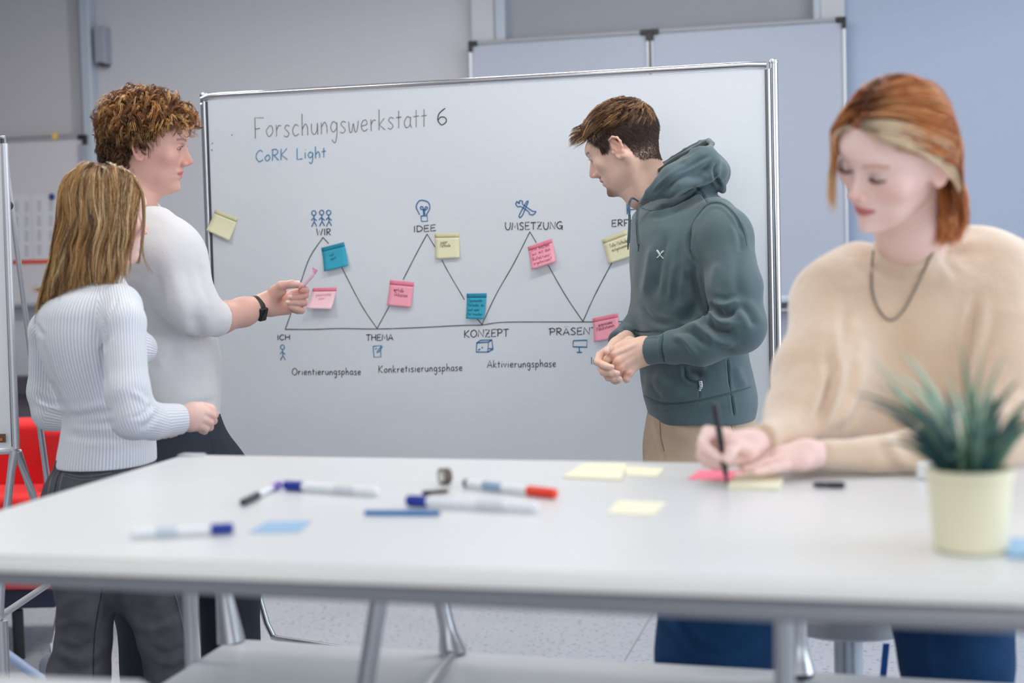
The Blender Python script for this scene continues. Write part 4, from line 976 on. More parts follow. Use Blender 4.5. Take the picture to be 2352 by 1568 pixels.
def face_prims(female=False, lid=0.35, mouth_open=0.0, jaw=1.0, nose=1.0, brow=1.0, profile=None, ears=True):
    pr = []
    # midline profile: z -> y
    prof = profile or [(-.118, .060), (-.106, .072), (-.098, .086), (-.090, .0945), (-.080, .0965), (-.070, .0925), (-.064, .0915), (-.058, .0965), (-.053, .0985), (-.049, .0955), (-.046, .0975), (-.040, .1000), (-.034, .0975), (-.029, .0975),
                       (-.0245, .1080), (-.018, .1185), (-.011, .1200), (-.002, .1130), (.010, .1030), (.020, .0955), (.028, .0915), (.036, .0930), (.045, .0965), (.055, .0970), (.070, .0930), (.085, .084), (.105, .064)]
    side = [(-.118, .052), (-.100, .067), (-.085, .076), (-.070, .0800), (-.055, .0845), (-.045, .0860), (-.030, .0860), (-.015, .0860), (-.004, .0860), (.008, .0850), (.020, .0845), (.028, .0860), (.036, .0900), (.045, .0930), (.055, .0940), (.070, .0900), (.085, .082), (.105, .063)]
    pz = np.array([p[0] for p in prof]); py = np.array([p[1] for p in prof])
    if nose != 1.0:
        m = (pz > -.027) & (pz < .022); sy = np.interp(pz, [q[0] for q in side], [q[1] for q in side]); py = np.where(m, sy+(py-sy)*nose, py)
    sz = np.array([p[0] for p in side]); sy = np.array([p[1] for p in side])
    zz = np.linspace(-.12, .11, 300); PY = np.interp(zz, pz, py); SY = np.interp(zz, sz, sy)
    ker = np.exp(-np.linspace(-2, 2, 9)**2); ker /= ker.sum(); PY = np.convolve(np.pad(PY, 4, 'edge'), ker, 'valid')
    ker = np.exp(-np.linspace(-2, 2, 15)**2); ker /= ker.sum(); SY = np.convolve(np.pad(SY, 7, 'edge'), ker, 'valid')
    # lateral width of the midline features
    wz = [(-.12, .020), (-.09, .019), (-.075, .020), (-.064, .024), (-.053, .021), (-.046, .022), (-.040, .021), (-.031, .012), (-.0245, .0125), (-.014, .0105), (-.004, .0078), (.010, .0072), (.024, .0080), (.034, .014), (.05, .03), (.11, .04)]
    WZ = np.interp(zz, [q[0] for q in wz], [q[1] for q in wz])
    base = []
    base.append(ell((0, -.008, .044), (.0765, .0985, .087), k=.01))
    # face block as loft in z (half widths), centre y and half depth
    jw = jaw
    loft = rows([(-.104, 0, .058, .020*jw, .028), (-.095, 0, .050, .031*jw, .042), (-.080, 0, .040, .0455*jw, .048), (-.060, 0, .030, .0560*jw, .056), (-.040, 0, .026, .0610*jw, .061), (-.020, 0, .022, .0665, .065), (0, 0, .018, .0700, .068), (.020, 0, .014, .0705, .071), (.040, 0, .008, .071, .084), (.060, 0, .004, .070, .088)],
                k=.022, n=2.35, cap_r=.016)
    def face(P):
        x = P[:, 0]; z = P[:, 2]; my = np.interp(z, zz, PY); s0 = np.interp(z, zz, SY); w_ = np.interp(z, zz, WZ)
        g = np.exp(-(np.abs(x)/w_)**2.4)
        # front of the side surface falls off laterally like an ellipse
        target = s0+(my-s0)*g
        basefront = np.interp(z, [-.104, -.095, -.080, -.060, -.040, -.020, 0, .020, .040, .060, .09], [.086, .092, .088, .086, .087, .087, .086, .085, .092, .092, .085])
        D = (target-basefront)*np.clip((P[:, 1]-.02)/.05, 0, 1)*np.clip(1-(np.abs(x)-.030)/.045, 0, 1)
        Pw = P.copy(); Pw[:, 1] = P[:, 1]-D
        d1 = base[0].fn(Pw); d2 = loft.fn(Pw); return smin(d1, d2, .022)
    pr.append(Prim(face, (-.085, -.115, -.112), (.085, .130, .135), .006))
    for sx in (-1, 1):
        # cheekbone, brow ridge, nostril wing
        pr.append(ell((sx*.043, .0625, -.006), (.022, .015, .018), k=.022))
        pr.append(cap((sx*.012, .0885*brow, .035), (sx*.038, .080*brow, .038), .0055, .005, k=.010))
        pr.append(ell((sx*.0125, .1005, -.0195), (.0066, .0092, .0068), k=.004))
        # eye socket and lids
        pr.append(ell((sx*.031, .0965, .0195), (.0160, .0105, .0095), k=.008, op='sub'))
        pr.append(ell((sx*.031, .0765, .0185), (.0138, .0138, .0132), k=.003))
        # lid slit
        if lid > 0: pr.append(ell((sx*.031, .0905, .0180), (.0120, .008, .0075*lid), k=.0012, op='sub'))
        else: pr.append(cap((sx*.020, .0890, .0125), (sx*.042, .0850, .0125), .0010, .0010, k=.002, op='sub'))
        # nostril
        pr.append(ell((sx*.0062, .1065, -.0265), (.0030, .0052, .0030), k=.0015, op='sub'))
        if not ears: continue
        # ear
        ex = sx*.0745
        pr.append(ell((ex+sx*.002, -.003, .003), (.0070, .0165, .031), np.array([[1, sx*.25, 0], [0, 1, -.16], [0, .16, 1]]), k=.006))
        rim = [(.003, .010, .010), (.005, .013, .024), (.009, .008, .034), (.0125, -.004, .0365), (.014, -.015, .028), (.0145, -.019, .014), (.0125, -.017, .0), (.010, -.011, -.013), (.007, -.004, -.023), (.005, .004, -.024), (.003, .009, -.016)]
        pts = [(ex+sx*(p[0]), p[1]-.004, p[2]) for p in rim]
        pr += chain(pts, [.0026, .0030, .0032, .0033, .0033, .0032, .0032, .0036, .0046, .0050, .0042], k=.004)
        pr.append(ell((ex+sx*.0115, -.003, .012), (.0065, .0090, .0160), k=.003, op='sub'))
        pr.append(cap((ex+sx*.006, -.010, .014), (ex+sx*.007, -.004, .024), .0022, .002, k=.003))
        pr.append(cap((ex+sx*.006, -.011, .010), (ex+sx*.005, -.008, -.006), .0024, .002, k=.003))
        pr.append(ell((ex+sx*.008, .006, -.002), (.004, .004, .006), k=.003, op='sub'))
        pr.append(ell((ex+sx*.002, .0125, -.001), (.0035, .003, .005), k=.003))
    # mouth slit
    pr.append(cap((-.021, .0895, -.0478), (0, .0985, -.0490), .0011+mouth_open*.003, .0011+mouth_open*.0035, k=.0022, op='sub'))
    pr.append(cap((0, .0985, -.0490), (.021, .0895, -.0478), .0011+mouth_open*.0035, .0011+mouth_open*.003, k=.0022, op='sub'))
    return pr
def make_cols(n, base): return np.tile(np.array(base[:3], dtype=np.float64), (n, 1))
def gmix(C, w_, col):
    w_ = np.clip(w_, 0, 1)[:, None]; return C*(1-w_)+np.array(col[:3])*w_
def paint_face(C, L, skin, lips, blush=None, brows=None, stubble=None, lidc=None, scalp=None, bs=.12):
    x = np.abs(L[:, 0]); y = L[:, 1]; z = L[:, 2]; front = y > .06
    if blush is not None:
        C = gmix(C, bs*np.exp(-((x-.046)/.026)**2-((z+.014)/.026)**2)*(y > .03), blush)
        C = gmix(C, .45*np.exp(-(x/.014)**2-((z+.016)/.011)**2)*(y > .095), blush)
        C = gmix(C, .4*np.clip((x-.072)/.006, 0, 1)*np.clip(1-y/.02, 0, 1)*np.exp(-((z-.003)/.035)**2), blush)
    # lips
    lipw = .0225; ztop = -.0385-.004*(x/lipw)**2*1.5+.0; zbot = -.0575+.0085*(x/lipw)**2
    ss = lambda v: np.clip(v/.0028+.5, 0, 1)
    C = gmix(C, .75*ss(lipw-x)*ss(ztop-z)*ss(z-zbot)*(y > .078), lips)
    C = gmix(C, .7*(np.abs(z+.0485) < .0012)*(x < .021)*(y > .08), np.array(lips[:3])*.45)
    if brows is not None:
        bz = .0385+.004*np.sin(np.clip((x-.012)/.034, 0, 1)*2.2)-.003*np.clip((x-.035)/.02, 0, 1)
        C = gmix(C, .75*np.clip(1.6-np.abs(z-bz)/.0030, 0, 1)*((x > .012) & (x < .050))*(y > .05), brows)
    if lidc is not None:
        C = gmix(C, .8*np.clip(1.5-np.abs(z-.0135+.0015*((x-.031)/.012)**2*-1)/.0013, 0, 1)*(np.abs(x-.031) < .0135)*(y > .066), lidc)
        C = gmix(C, .25*np.exp(-((x-.031)/.014)**2-((z-.022)/.008)**2)*(y > .06), lidc)
    if stubble is not None:
        s = np.clip(1-np.hypot(x/.034, (z+.083)/.026), 0, 1)*1.6*(y > .055)+np.clip(1-np.hypot(x/.030, (z+.0335)/.007), 0, 1)*(y > .08)*1.2
        m = (x < lipw) & (z < ztop) & (z > zbot); C = gmix(C, np.clip(s, 0, .75)*(~m), stubble)
    return C

def scalp_paint(C, L, zs, ys, col):
    m = (L[:, 1] < np.interp(L[:, 2], zs, ys)-.004) & (L[:, 2] > zs[0]) & (np.abs(L[:, 0]) < .0785); return gmix(C, m*.95, col)
# ------------------------------------------------------------------ hair strands
def tubes(name, P, r0, m, parent, cols=None, sides=3, tip=0.25, rootw=0.8):
    """P: N x K x 3 strand points, r0: N radii; each strand a tapered tube"""
    P = np.asarray(P, dtype=np.float64); Nn, K = P.shape[:2]; r0 = np.broadcast_to(r0, (Nn,))
    T = np.gradient(P, axis=1); T /= np.linalg.norm(T, axis=2, keepdims=True)+1e-12
    ref = np.zeros_like(T); ref[..., 0] = .37; ref[..., 1] = -.7; ref[..., 2] = .61
    U = np.cross(T, ref); U /= np.linalg.norm(U, axis=2, keepdims=True)+1e-9; W = np.cross(T, U)
    t = np.linspace(0, 1, K); prof = np.where(t < .15, rootw+(1-rootw)*t/.15, 1-(1-tip)*((t-.15)/.85)**2)
    V = np.empty((Nn, K, sides, 3))
    for s in range(sides):
        a = 2*math.pi*s/sides; V[:, :, s] = P+(U*math.cos(a)+W*math.sin(a))*(r0[:, None]*prof)[..., None]
    base = (np.arange(Nn)[:, None, None]*K+np.arange(K-1)[None, :, None])*sides; s = np.arange(sides)[None, None]
    a = base+s; b = base+(s+1) % sides; Q = np.stack((a, b, b+sides, a+sides), axis=-1).reshape(-1, 4)
    C = None
    if cols is not None:
        cols = np.asarray(cols)
        if cols.ndim == 2: cols = np.repeat(cols[:, None], K, axis=1)
        C = np.repeat(cols[:, :, None], sides, axis=2).reshape(-1, 3)
    return from_np(name, V.reshape(-1, 3), Q, m, parent, True, C)
def hairmat(name, rough=0.34, spec=0.5): return mat(name, (1, 1, 1, 1), rough, vcol=True, spec=spec, sheen=0.0)
M_SKIN = mat('skin', srgb(232, 190, 172), 0.48, vcol=True, sss=0.10, bump=(900, 0.12, 0.0004), spec=0.4)
M_EYE = mat('eye_white', srgb(225, 222, 220), 0.12, vcol=True)
def eyeballs(H, parent, look=(0, 1, -0.1), iris=srgb(92, 116, 130)):
    lk = np.array(look, float); lk /= np.linalg.norm(lk)
    for sx in (-1, 1):
        bm = bmesh.new(); bmesh.ops.create_uvsphere(bm, u_segments=28, v_segments=20, radius=0.0122); V = np.array([v.co[:] for v in bm.verts])
        Fc = [[v.index for v in f.verts] for f in bm.faces]; bm.free()
        d = (V/0.0122)@lk; C = np.tile(np.array([.34, .30, .28]), (len(V), 1)); C[d > .86] = np.array(iris[:3])*.2; C[d > .95] = (.01, .01, .01)
        W = H.wld(V+np.array([sx*.031, .0775, .0185]))
        o = from_np('eye', W, Fc, M_EYE, parent, True, C)
def nails(name, items, parent, m):
    """items: (tip centre, finger direction, outward normal, width, length)"""
    for (c, dr, nr, w_, l) in items:
        dr = Vector(dr).normalized(); nr = Vector(nr); nr = (nr-dr*nr.dot(dr)).normalized(); sd = dr.cross(nr)
        V = []; Fc = []
        for i in range(6):
            for j in range(6):
                u = (i/5-.5)*2; v = (j/5-.5)*2; e = math.sqrt(max(0, 1-(max(0, abs(v)-.4)/.6)**2*.6))
                V.append(Vector(c)+dr*(v*l/2)+sd*(u*w_/2*e)+nr*(-(u*u)*w_*.28-(max(0, v)**2)*l*.08))
        for i in range(5):
            for j in range(5): a = i*6+j; Fc.append((a, a+1, a+7, a+6))
        me = bpy.data.meshes.new(name); me.from_pydata([tuple(v) for v in V], [], Fc); link(name, me, m, parent, True)
def join_np(parts):
    Vs = []; Qs = []; Cs = []; n = 0
    for V, Q, C in parts: Vs.append(V); Qs.append(Q+n); Cs.append(C); n += len(V)
    return np.concatenate(Vs), np.concatenate(Qs), np.concatenate(Cs)
def shoe(name, ankle, direction, parent, m, sole):
    """low sneaker on the floor under an ankle point"""
    dr = Vector((direction[0], direction[1], 0)).normalized(); a = Vector((ankle[0], ankle[1], 0)); sd = Vector((-dr.y, dr.x, 0))
    def q(f, s, z): return a+dr*f+sd*s+UZ*z
    pr = [cap(q(-.035, 0, .05), q(.05, 0, .05), .040, .040, .02), cap(q(.05, 0, .045), q(.15, 0, .035), .040, .036, .02), cap(q(-.02, 0, .06), q(-.02, 0, .10), .040, .042, .02), plane_cut((0, 0, .018), (0, 0, -1))]
    V, Q = surface(pr, 0.007); from_np(name, adj_smooth(V, Q, 2), Q, m, parent)
    pr = [cap(q(-.035, 0, .02), q(.15, 0, .02), .046, .043, .01), plane_cut((0, 0, .001), (0, 0, -1)), plane_cut((0, 0, .026), (0, 0, 1))]
    V, Q = surface(pr, 0.006); from_np('sole', adj_smooth(V, Q, 1), Q, sole, parent)

def lashes(H, parent, m, closed=False, n=46, ln=.008, r=.00016, brow=None):
    """eyelashes along both lid margins, as tapered hairs"""
    P = []
    for sx in (-1, 1):
        for i in range(n):
            u = (i/(n-1)-.5)*2; x = sx*.031+u*.0125; z0 = (.0125 if closed else .0225)-.0035*(1 if not closed else -.6)*u*u; y0 = .0905-.006*u*u-(.003 if sx*u > .6 else 0)
            t = np.linspace(0, 1, 5)[:, None]; L_ = ln*(.75+.5*rng.random()); dz = -.35 if closed else .25
            P.append(np.array([x, y0, z0])+t*L_*np.array([u*.25*1, .8, dz])+t*t*L_*np.array([0, 0, .55 if closed else .3]))
    P = np.array(P); return tubes('eyelashes', H.wld(P.reshape(-1, 3)).reshape(P.shape), r, m, parent, None)
M_LASH = mat('lash_brown', srgb(48, 32, 26), .6)
# ================================================================== person 1: curly-haired man pointing with a note
def rp(r, d): return r*d/FPX
def pcap(a, b, ra, rb, k=0.006, op='add'):
    """capsule between photo points (px, py, depth) with pixel radii"""
    return cap(at(*a), at(*b), rp(ra, a[2]), rp(rb, b[2]), k, op)
def pchain(pts, k=0.006, k0=None):
    out = []
    for i in range(len(pts)-1):
        a, b = pts[i], pts[i+1]; out.append(pcap(a[:3], b[:3], a[3], b[3], (k0 if (k0 is not None and i == 0) else k)))
    return out
def skin_mesh(prims, h, C0, smooth=1, lo=None, hi=None, noisy=0.05):
    V, Q = surface(prims, h, lo, hi); V = adj_smooth(V, Q, smooth, .5)
    C = make_cols(len(V), C0); n = vnoise(V, 60)*.5+vnoise(V, 18)*.5
    C = C*(1+noisy*n[:, None]*np.array([.4, 1.0, .9])); return V, Q, C
def legs_prims(hipL, hipR, kneeL, kneeR, ankL, ankR, r=(.085, .062, .045), k=.03):
    out = []
    for h_, kn, an in ((hipL, kneeL, ankL), (hipR, kneeR, ankR)): out += chain([h_, kn, an], [r[0], r[1], r[2]], k)
    return out
SK1 = srgb(212, 166, 152); SK1d = srgb(206, 120, 112)
P1 = tag(empty('person', at(330, 1500, 3.62)), 'person with curly brown hair and cream sweater, reaching a pink note towards the whiteboard', 'person'); P1.location.z = 0
H1 = Head(at(338, 345, 3.60), Vector((.975, .09, -.17)), Vector((.18, -.06, .97)), 0.975)
hp = [H1.prim(p) for p in face_prims(lid=.22)]
neck = [cap(H1.w1((0, -.020, -.035)), at(296, 492, 3.61), .054, .056, .03), cap(at(300, 492, 3.61), at(296, 560, 3.61), .058, .07, .03),
        cap(H1.w1((0, .035, -.085)), at(325, 452, 3.60), .022, .03, .03)]
Vh, Qh, Ch = skin_mesh(hp+neck, .0021, SK1, 1)
Lh = H1.loc(Vh); Ch = paint_face(Ch, Lh, SK1, srgb(188, 108, 106), srgb(214, 128, 118), srgb(128, 92, 74), None, srgb(96, 64, 52))
Ch = scalp_paint(Ch, Lh, [-.06, -.02, .0, .012, .03, .05, .075, .10, .135], [-.05, -.035, -.03, -.005, .010, .020, .038, .062, .082], srgb(70, 46, 32))
# forearm, palm, fingers of the reaching hand
dW = 3.60
arm = [pcap((480, 725, 3.46), (500, 730, 3.49), 32, 36, .02), pcap((500, 730, 3.49), (560, 716, 3.555), 38, 31, .02), pcap((560, 716, 3.555), (600, 702, 3.59), 31, 24, .02)]
hand = arm + [pcap((603, 700, 3.59), (618, 699, 3.60), 25, 24, .012), pcap((620, 697, 3.605), (652, 694, 3.615), 23, 19, .012),
    pcap((618, 684, 3.59), (645, 668, 3.575), 17, 13, .012), pcap((625, 712, 3.60), (660, 711, 3.60), 14, 12, .012), pcap((655, 685, 3.62), (676, 682, 3.63), 14, 11, .012), pcap((655, 700, 3.62), (672, 706, 3.63), 14, 11, .012)]
hand += pchain([(630, 668, 3.58, 13), (647, 656, 3.565, 10.5), (670, 652, 3.555, 9), (688, 655, 3.555, 7.5)], .005)
hand += pchain([(668, 676, 3.63, 9.5), (694, 668, 3.625, 8.5), (703, 666, 3.60, 8), (691, 667, 3.565, 6.5)], .0025)
hand += pchain([(670, 684, 3.635, 9.5), (694, 679, 3.63, 9), (701, 677, 3.60, 8.5), (684, 681, 3.57, 8.4), (669, 682, 3.565, 8)], .0025)
hand += pchain([(670, 695, 3.635, 9.5), (692, 695, 3.63, 9), (698, 695, 3.605, 8.5), (681, 694, 3.573, 8.2), (664, 694, 3.567, 7.4)], .0025)
hand += pchain([(668, 708, 3.63, 9), (684, 713, 3.62, 8), (692, 713, 3.603, 8), (678, 708, 3.577, 7.6), (667, 704, 3.572, 6.6)], .0025)
Va, Qa, Ca = skin_mesh(hand, .0016, SK1, 1)
xx, yy, dd = proj_np(Va)
Ca = gmix(Ca, .45*np.exp(-((xx-690)/16)**2-((yy-668)/16)**2)+.25*np.exp(-((xx-700)/10)**2-((yy-690)/30)**2), SK1d)
body_in = [cap(at(296, 540, 3.61), at(345, 940, 3.6), .06, .08, .03), cap(at(320, 590, 3.50), at(320, 590, 3.72), .05, .05, .03), cap(at(385, 570, 3.44), at(440, 680, 3.41), .035, .03, .03)] + \
    legs_prims(at(350, 1000, 3.52), at(350, 1000, 3.72), at(360, 1330, 3.5), at(520, 1330, 3.74), Vector((at(340, 1500, 3.5).x, 3.5, .1)), Vector((at(530, 1500, 3.74).x, 3.74, .1)), (.06, .045, .03))
Vb, Qb = surface(body_in, .011); Cb = make_cols(len(Vb), SK1)
V, Q, C = join_np([(Vh, Qh, Ch), (Va, Qa, Ca), (Vb, Qb, Cb)])
B1 = from_np('body', V, Q, M_SKIN, P1, True, C)
eyeballs(H1, P1, (0, 1, -.12)); lashes(H1, P1, M_LASH, ln=.006, r=.00022)
M_NAIL = mat('nail', srgb(232, 196, 186), 0.25, spec=.6)
nails('fingernail', [(at(683, 651, 3.555)+Vector((0, -.0085, .004)), (1, 0, -.1), (0, -1, .5), .012, .013), (at(667, 681, 3.565)+Vector((0, -.0098, .001)), (-1, 0, 0), (0, -1, .1), .011, .012),
    (at(662, 693, 3.567)+Vector((0, -.009, 0)), (-1, 0, 0), (0, -1, .1), .010, .011)], P1, M_NAIL)
# sweater
nc = at(303, 476, 3.60); nd = Vector((.22, -.30, .92)).normalized()
M_CREAM = mat('cream_fuzzy_knit', srgb(220, 219, 221), 0.95, sheen=.35, bump=(420, .5, .002), noise=(7, .25, srgb(216, 215, 217)), spec=.1)
sw = [pxrows([(478, 262, 352, 3.61, .07), (492, 240, 380, 3.61, .12), (515, 222, 418, 3.61, .19), (560, 212, 440, 3.6, .225), (620, 212, 452, 3.6, .225), (700, 222, 470, 3.6, .21), (780, 235, 490, 3.6, .20), (860, 242, 503, 3.6, .195),
              (905, 246, 507, 3.6, .19), (940, 250, 505, 3.6, .178), (966, 254, 502, 3.6, .172)], .03, 2.3, .012)]
sw += [cap(at(350, 535, 3.47), at(390, 590, 3.40), .070, .072, .09), cap(at(390, 590, 3.40), at(430, 690, 3.39), .072, .062, .07), cap(at(430, 690, 3.39), at(466, 722, 3.42), .062, .053, .03), cap(at(466, 722, 3.42), at(498, 730, 3.47), .053, .048, .012)]
sw += [cap(at(330, 540, 3.74), at(360, 700, 3.80), .07, .06, .05)]
ax_ = (at(560, 716, 3.555)-at(478, 724, 3.44)).normalized(); cutp = at(503, 729, 3.475)
sw[4] = sw[4]
sw += [Prim(lambda P, a=V3(ax_), c=V3(cutp): np.maximum((P-c)@a, np.where((np.linalg.norm(P-c, axis=1) < .10), -1, 1)*1.0) if False else np.where(np.linalg.norm(P-c, axis=1) < .085, (P-c)@a, -1), V3(cutp)-.09, V3(cutp)+.09, .003, 'int')]
sw += [cap(nc-nd*.004, nc+nd*.05, .062, .066, .004, 'sub')]
st1 = [([(350, 600), (372, 700), (400, 790), (385, 860)], 26, -9), ([(400, 620), (420, 720), (425, 830)], 30, 6), ([(455, 600), (470, 660), (486, 700)], 12, -4), ([(440, 720), (455, 760), (452, 800)], 16, -6),
       ([(430, 930), (470, 925), (505, 918)], 8, -2.5), ([(365, 850), (380, 800), (410, 760)], 20, 5)]
cloth('sweater', sw, .0055, M_CREAM, P1, st1, ((8, .006), (24, .002), (90, .0006)), 2)
# ribbed neckband and t-shirt rim
def ring_on(name, path, r, m, parent, n=10, flat=1.0, closed=False):
    if closed: path = list(path)+[path[0], path[1]]
    return MB().tube(path, r, n, cap=not closed, flat=flat).build(name, m, parent, True)
def circle(c, ax, r, n=32, ry=None):
    ax = Vector(ax).normalized(); u = ax.cross(Vector((0, 1, 0))).normalized(); v = ax.cross(u); ry = r if ry is None else ry
    return [Vector(c)+u*(math.cos(2*math.pi*k/n)*r)+v*(math.sin(2*math.pi*k/n)*ry) for k in range(n)]
ring_on('neckband', circle(nc+nd*.004, nd, .0655), .0080, M_CREAM, P1, closed=True)
ring_on('shirt_collar', circle(nc+nd*.003, nd, .0570), .0045, mat('white_tshirt', srgb(228, 232, 240), .8), P1, closed=True)
# trousers
M_NAVY = mat('navy_black_trousers', srgb(28, 38, 50), .8, bump=(260, .3, .001), noise=(14, .4, srgb(34, 48, 62)))
tr1 = [pxrows([(935, 268, 490, 3.6, .155), (985, 262, 512, 3.6, .165), (1040, 262, 540, 3.6, .17), (1100, 262, 560, 3.6, .17), (1160, 262, 575, 3.62, .17)], .04, 2.3)]
tr1 += chain([at(350, 1120, 3.5), at(355, 1350, 3.48), Vector((at(345, 1500, 3.5).x, 3.5, .06))], [.115, .098, .075], .05)
tr1 += chain([at(485, 1120, 3.70), at(520, 1340, 3.74), Vector((at(530, 1500, 3.74).x, 3.74, .06))], [.115, .082, .072], .05)
cloth('trousers', tr1, .009, M_NAVY, P1, [([(485, 1010), (490, 1040), (500, 1070)], 5, -5), ([(520, 970), (540, 1010), (556, 1050)], 9, 4), ([(512, 1350), (516, 1420), (512, 1490)], 6, -4)], ((14, .004),))
for an in (Vector((at(345, 1500, 3.5).x, 3.5, .08)), Vector((at(530, 1500, 3.74).x, 3.74, .08))): shoe('shoe', an, (1, .25), P1, mat('shoe_white', srgb(220, 220, 220), .6), mat('sole_grey', srgb(180, 180, 180), .7))
# watch
wx = (at(600, 702, 3.59)-at(560, 716, 3.555)).normalized(); wc = at(589, 706, 3.58)
W1 = tag(empty('smart_watch', wc), 'black smart watch with a rubber strap on the wrist of the reaching arm', 'watch')
def band(c, ax, r, w_, th, n=40, squash=1.0):
    ax = Vector(ax).normalized(); u = ax.cross(Vector((0, 0, 1))).normalized(); v = ax.cross(u); bm = bmesh.new(); R_ = []
    for k in range(n):
        a = 2*math.pi*k/n; o = u*math.cos(a)+v*math.sin(a)*squash
        R_.append([bm.verts.new(Vector(c)+ax*(s*w_/2)+o*(r+t)) for (s, t) in ((-1, 0), (-1, th*.7), (-.8, th), (.8, th), (1, th*.7), (1, 0))])
    for k in range(n):
        a, b = R_[k], R_[(k+1) % n]
        for j in range(5): bm.faces.new((a[j], a[j+1], b[j+1], b[j]))
        bm.faces.new((a[5], a[0], b[0], b[5]))
    m_ = MB(); m_.bm.free(); m_.bm = bm; return m_
M_RUB = mat('black_rubber', srgb(20, 22, 26), .5)
band(wc, wx+Vector((0, 0, -.12)), .0283, .017, .0025, squash=1.0).build('strap', M_RUB, W1, True)
ax2 = (wx+Vector((0, 0, -.12))).normalized(); nv = Vector((0, -.88, -.47)); nv = (nv-ax2*nv.dot(ax2)).normalized(); cc = wc+nv*.0325-ax2*.002; ux = (ax2-nv*ax2.dot(nv)).normalized()
MB().box(cc, .024, .036, .010, ux, nv.cross(ux), nv, .004, 4).build('case', M_RUB, W1, True, 60)
MB().box(cc+nv*.0046, .018, .034, .001, ux, nv.cross(ux), nv, .0004).build('screen', mat('watch_glass', srgb(8, 9, 12), .08), W1, True)
# the pink note in the hand
e1 = [(686, 661), (702, 643), (717, 627), (717, 613)]; e2 = [(694, 666), (709, 648), (722, 633), (730, 620)]
E1 = [Vector(at(*p, 3.545)) for p in e1]; E2 = [Vector(at(*p, 3.61)) for p in e2]
A1 = catmull([(i, 0) for i in range(4)], 5)
def cat3(P, n=5):
    out = []; Q_ = [P[0]*2-P[1]]+P+[P[-1]*2-P[-2]]
    for i in range(1, len(Q_)-2):
        p0, p1, p2, p3 = Q_[i-1:i+3]
        for k in range(n): t = k/n; out.append(0.5*((2*p1)+(p2-p0)*t+(2*p0-5*p1+4*p2-p3)*t*t+(3*p1-p0-3*p2+p3)*t**3))
    out.append(P[-1]); return out
a_, b_ = cat3(E1), cat3(E2); NT = tag(empty('sticky_note', (E1[1]+E2[1])/2), 'pink sticky note seen edge-on, held between thumb and forefinger', 'sticky note')
def strip(name, i0, i1, m):
    V = []; Fc = []
    for i in range(i0, i1+1): V += [a_[i], b_[i], a_[i]+Vector((.0003, -.0002, -.0003)), b_[i]+Vector((.0003, -.0002, -.0003))]
    for k in range(i1-i0): q = 4*k; Fc += [(q, q+1, q+5, q+4), (q+2, q+6, q+7, q+3), (q, q+4, q+6, q+2), (q+1, q+3, q+7, q+5)]
    me = bpy.data.meshes.new(name); me.from_pydata([tuple(v) for v in V], [], Fc); link(name, me, m, NT, True)
strip('sheet', 0, 11, STK['palepink']); strip('adhesive_strip', 11, 15, mat('rose_note_top', srgb(240, 160, 196), .7))
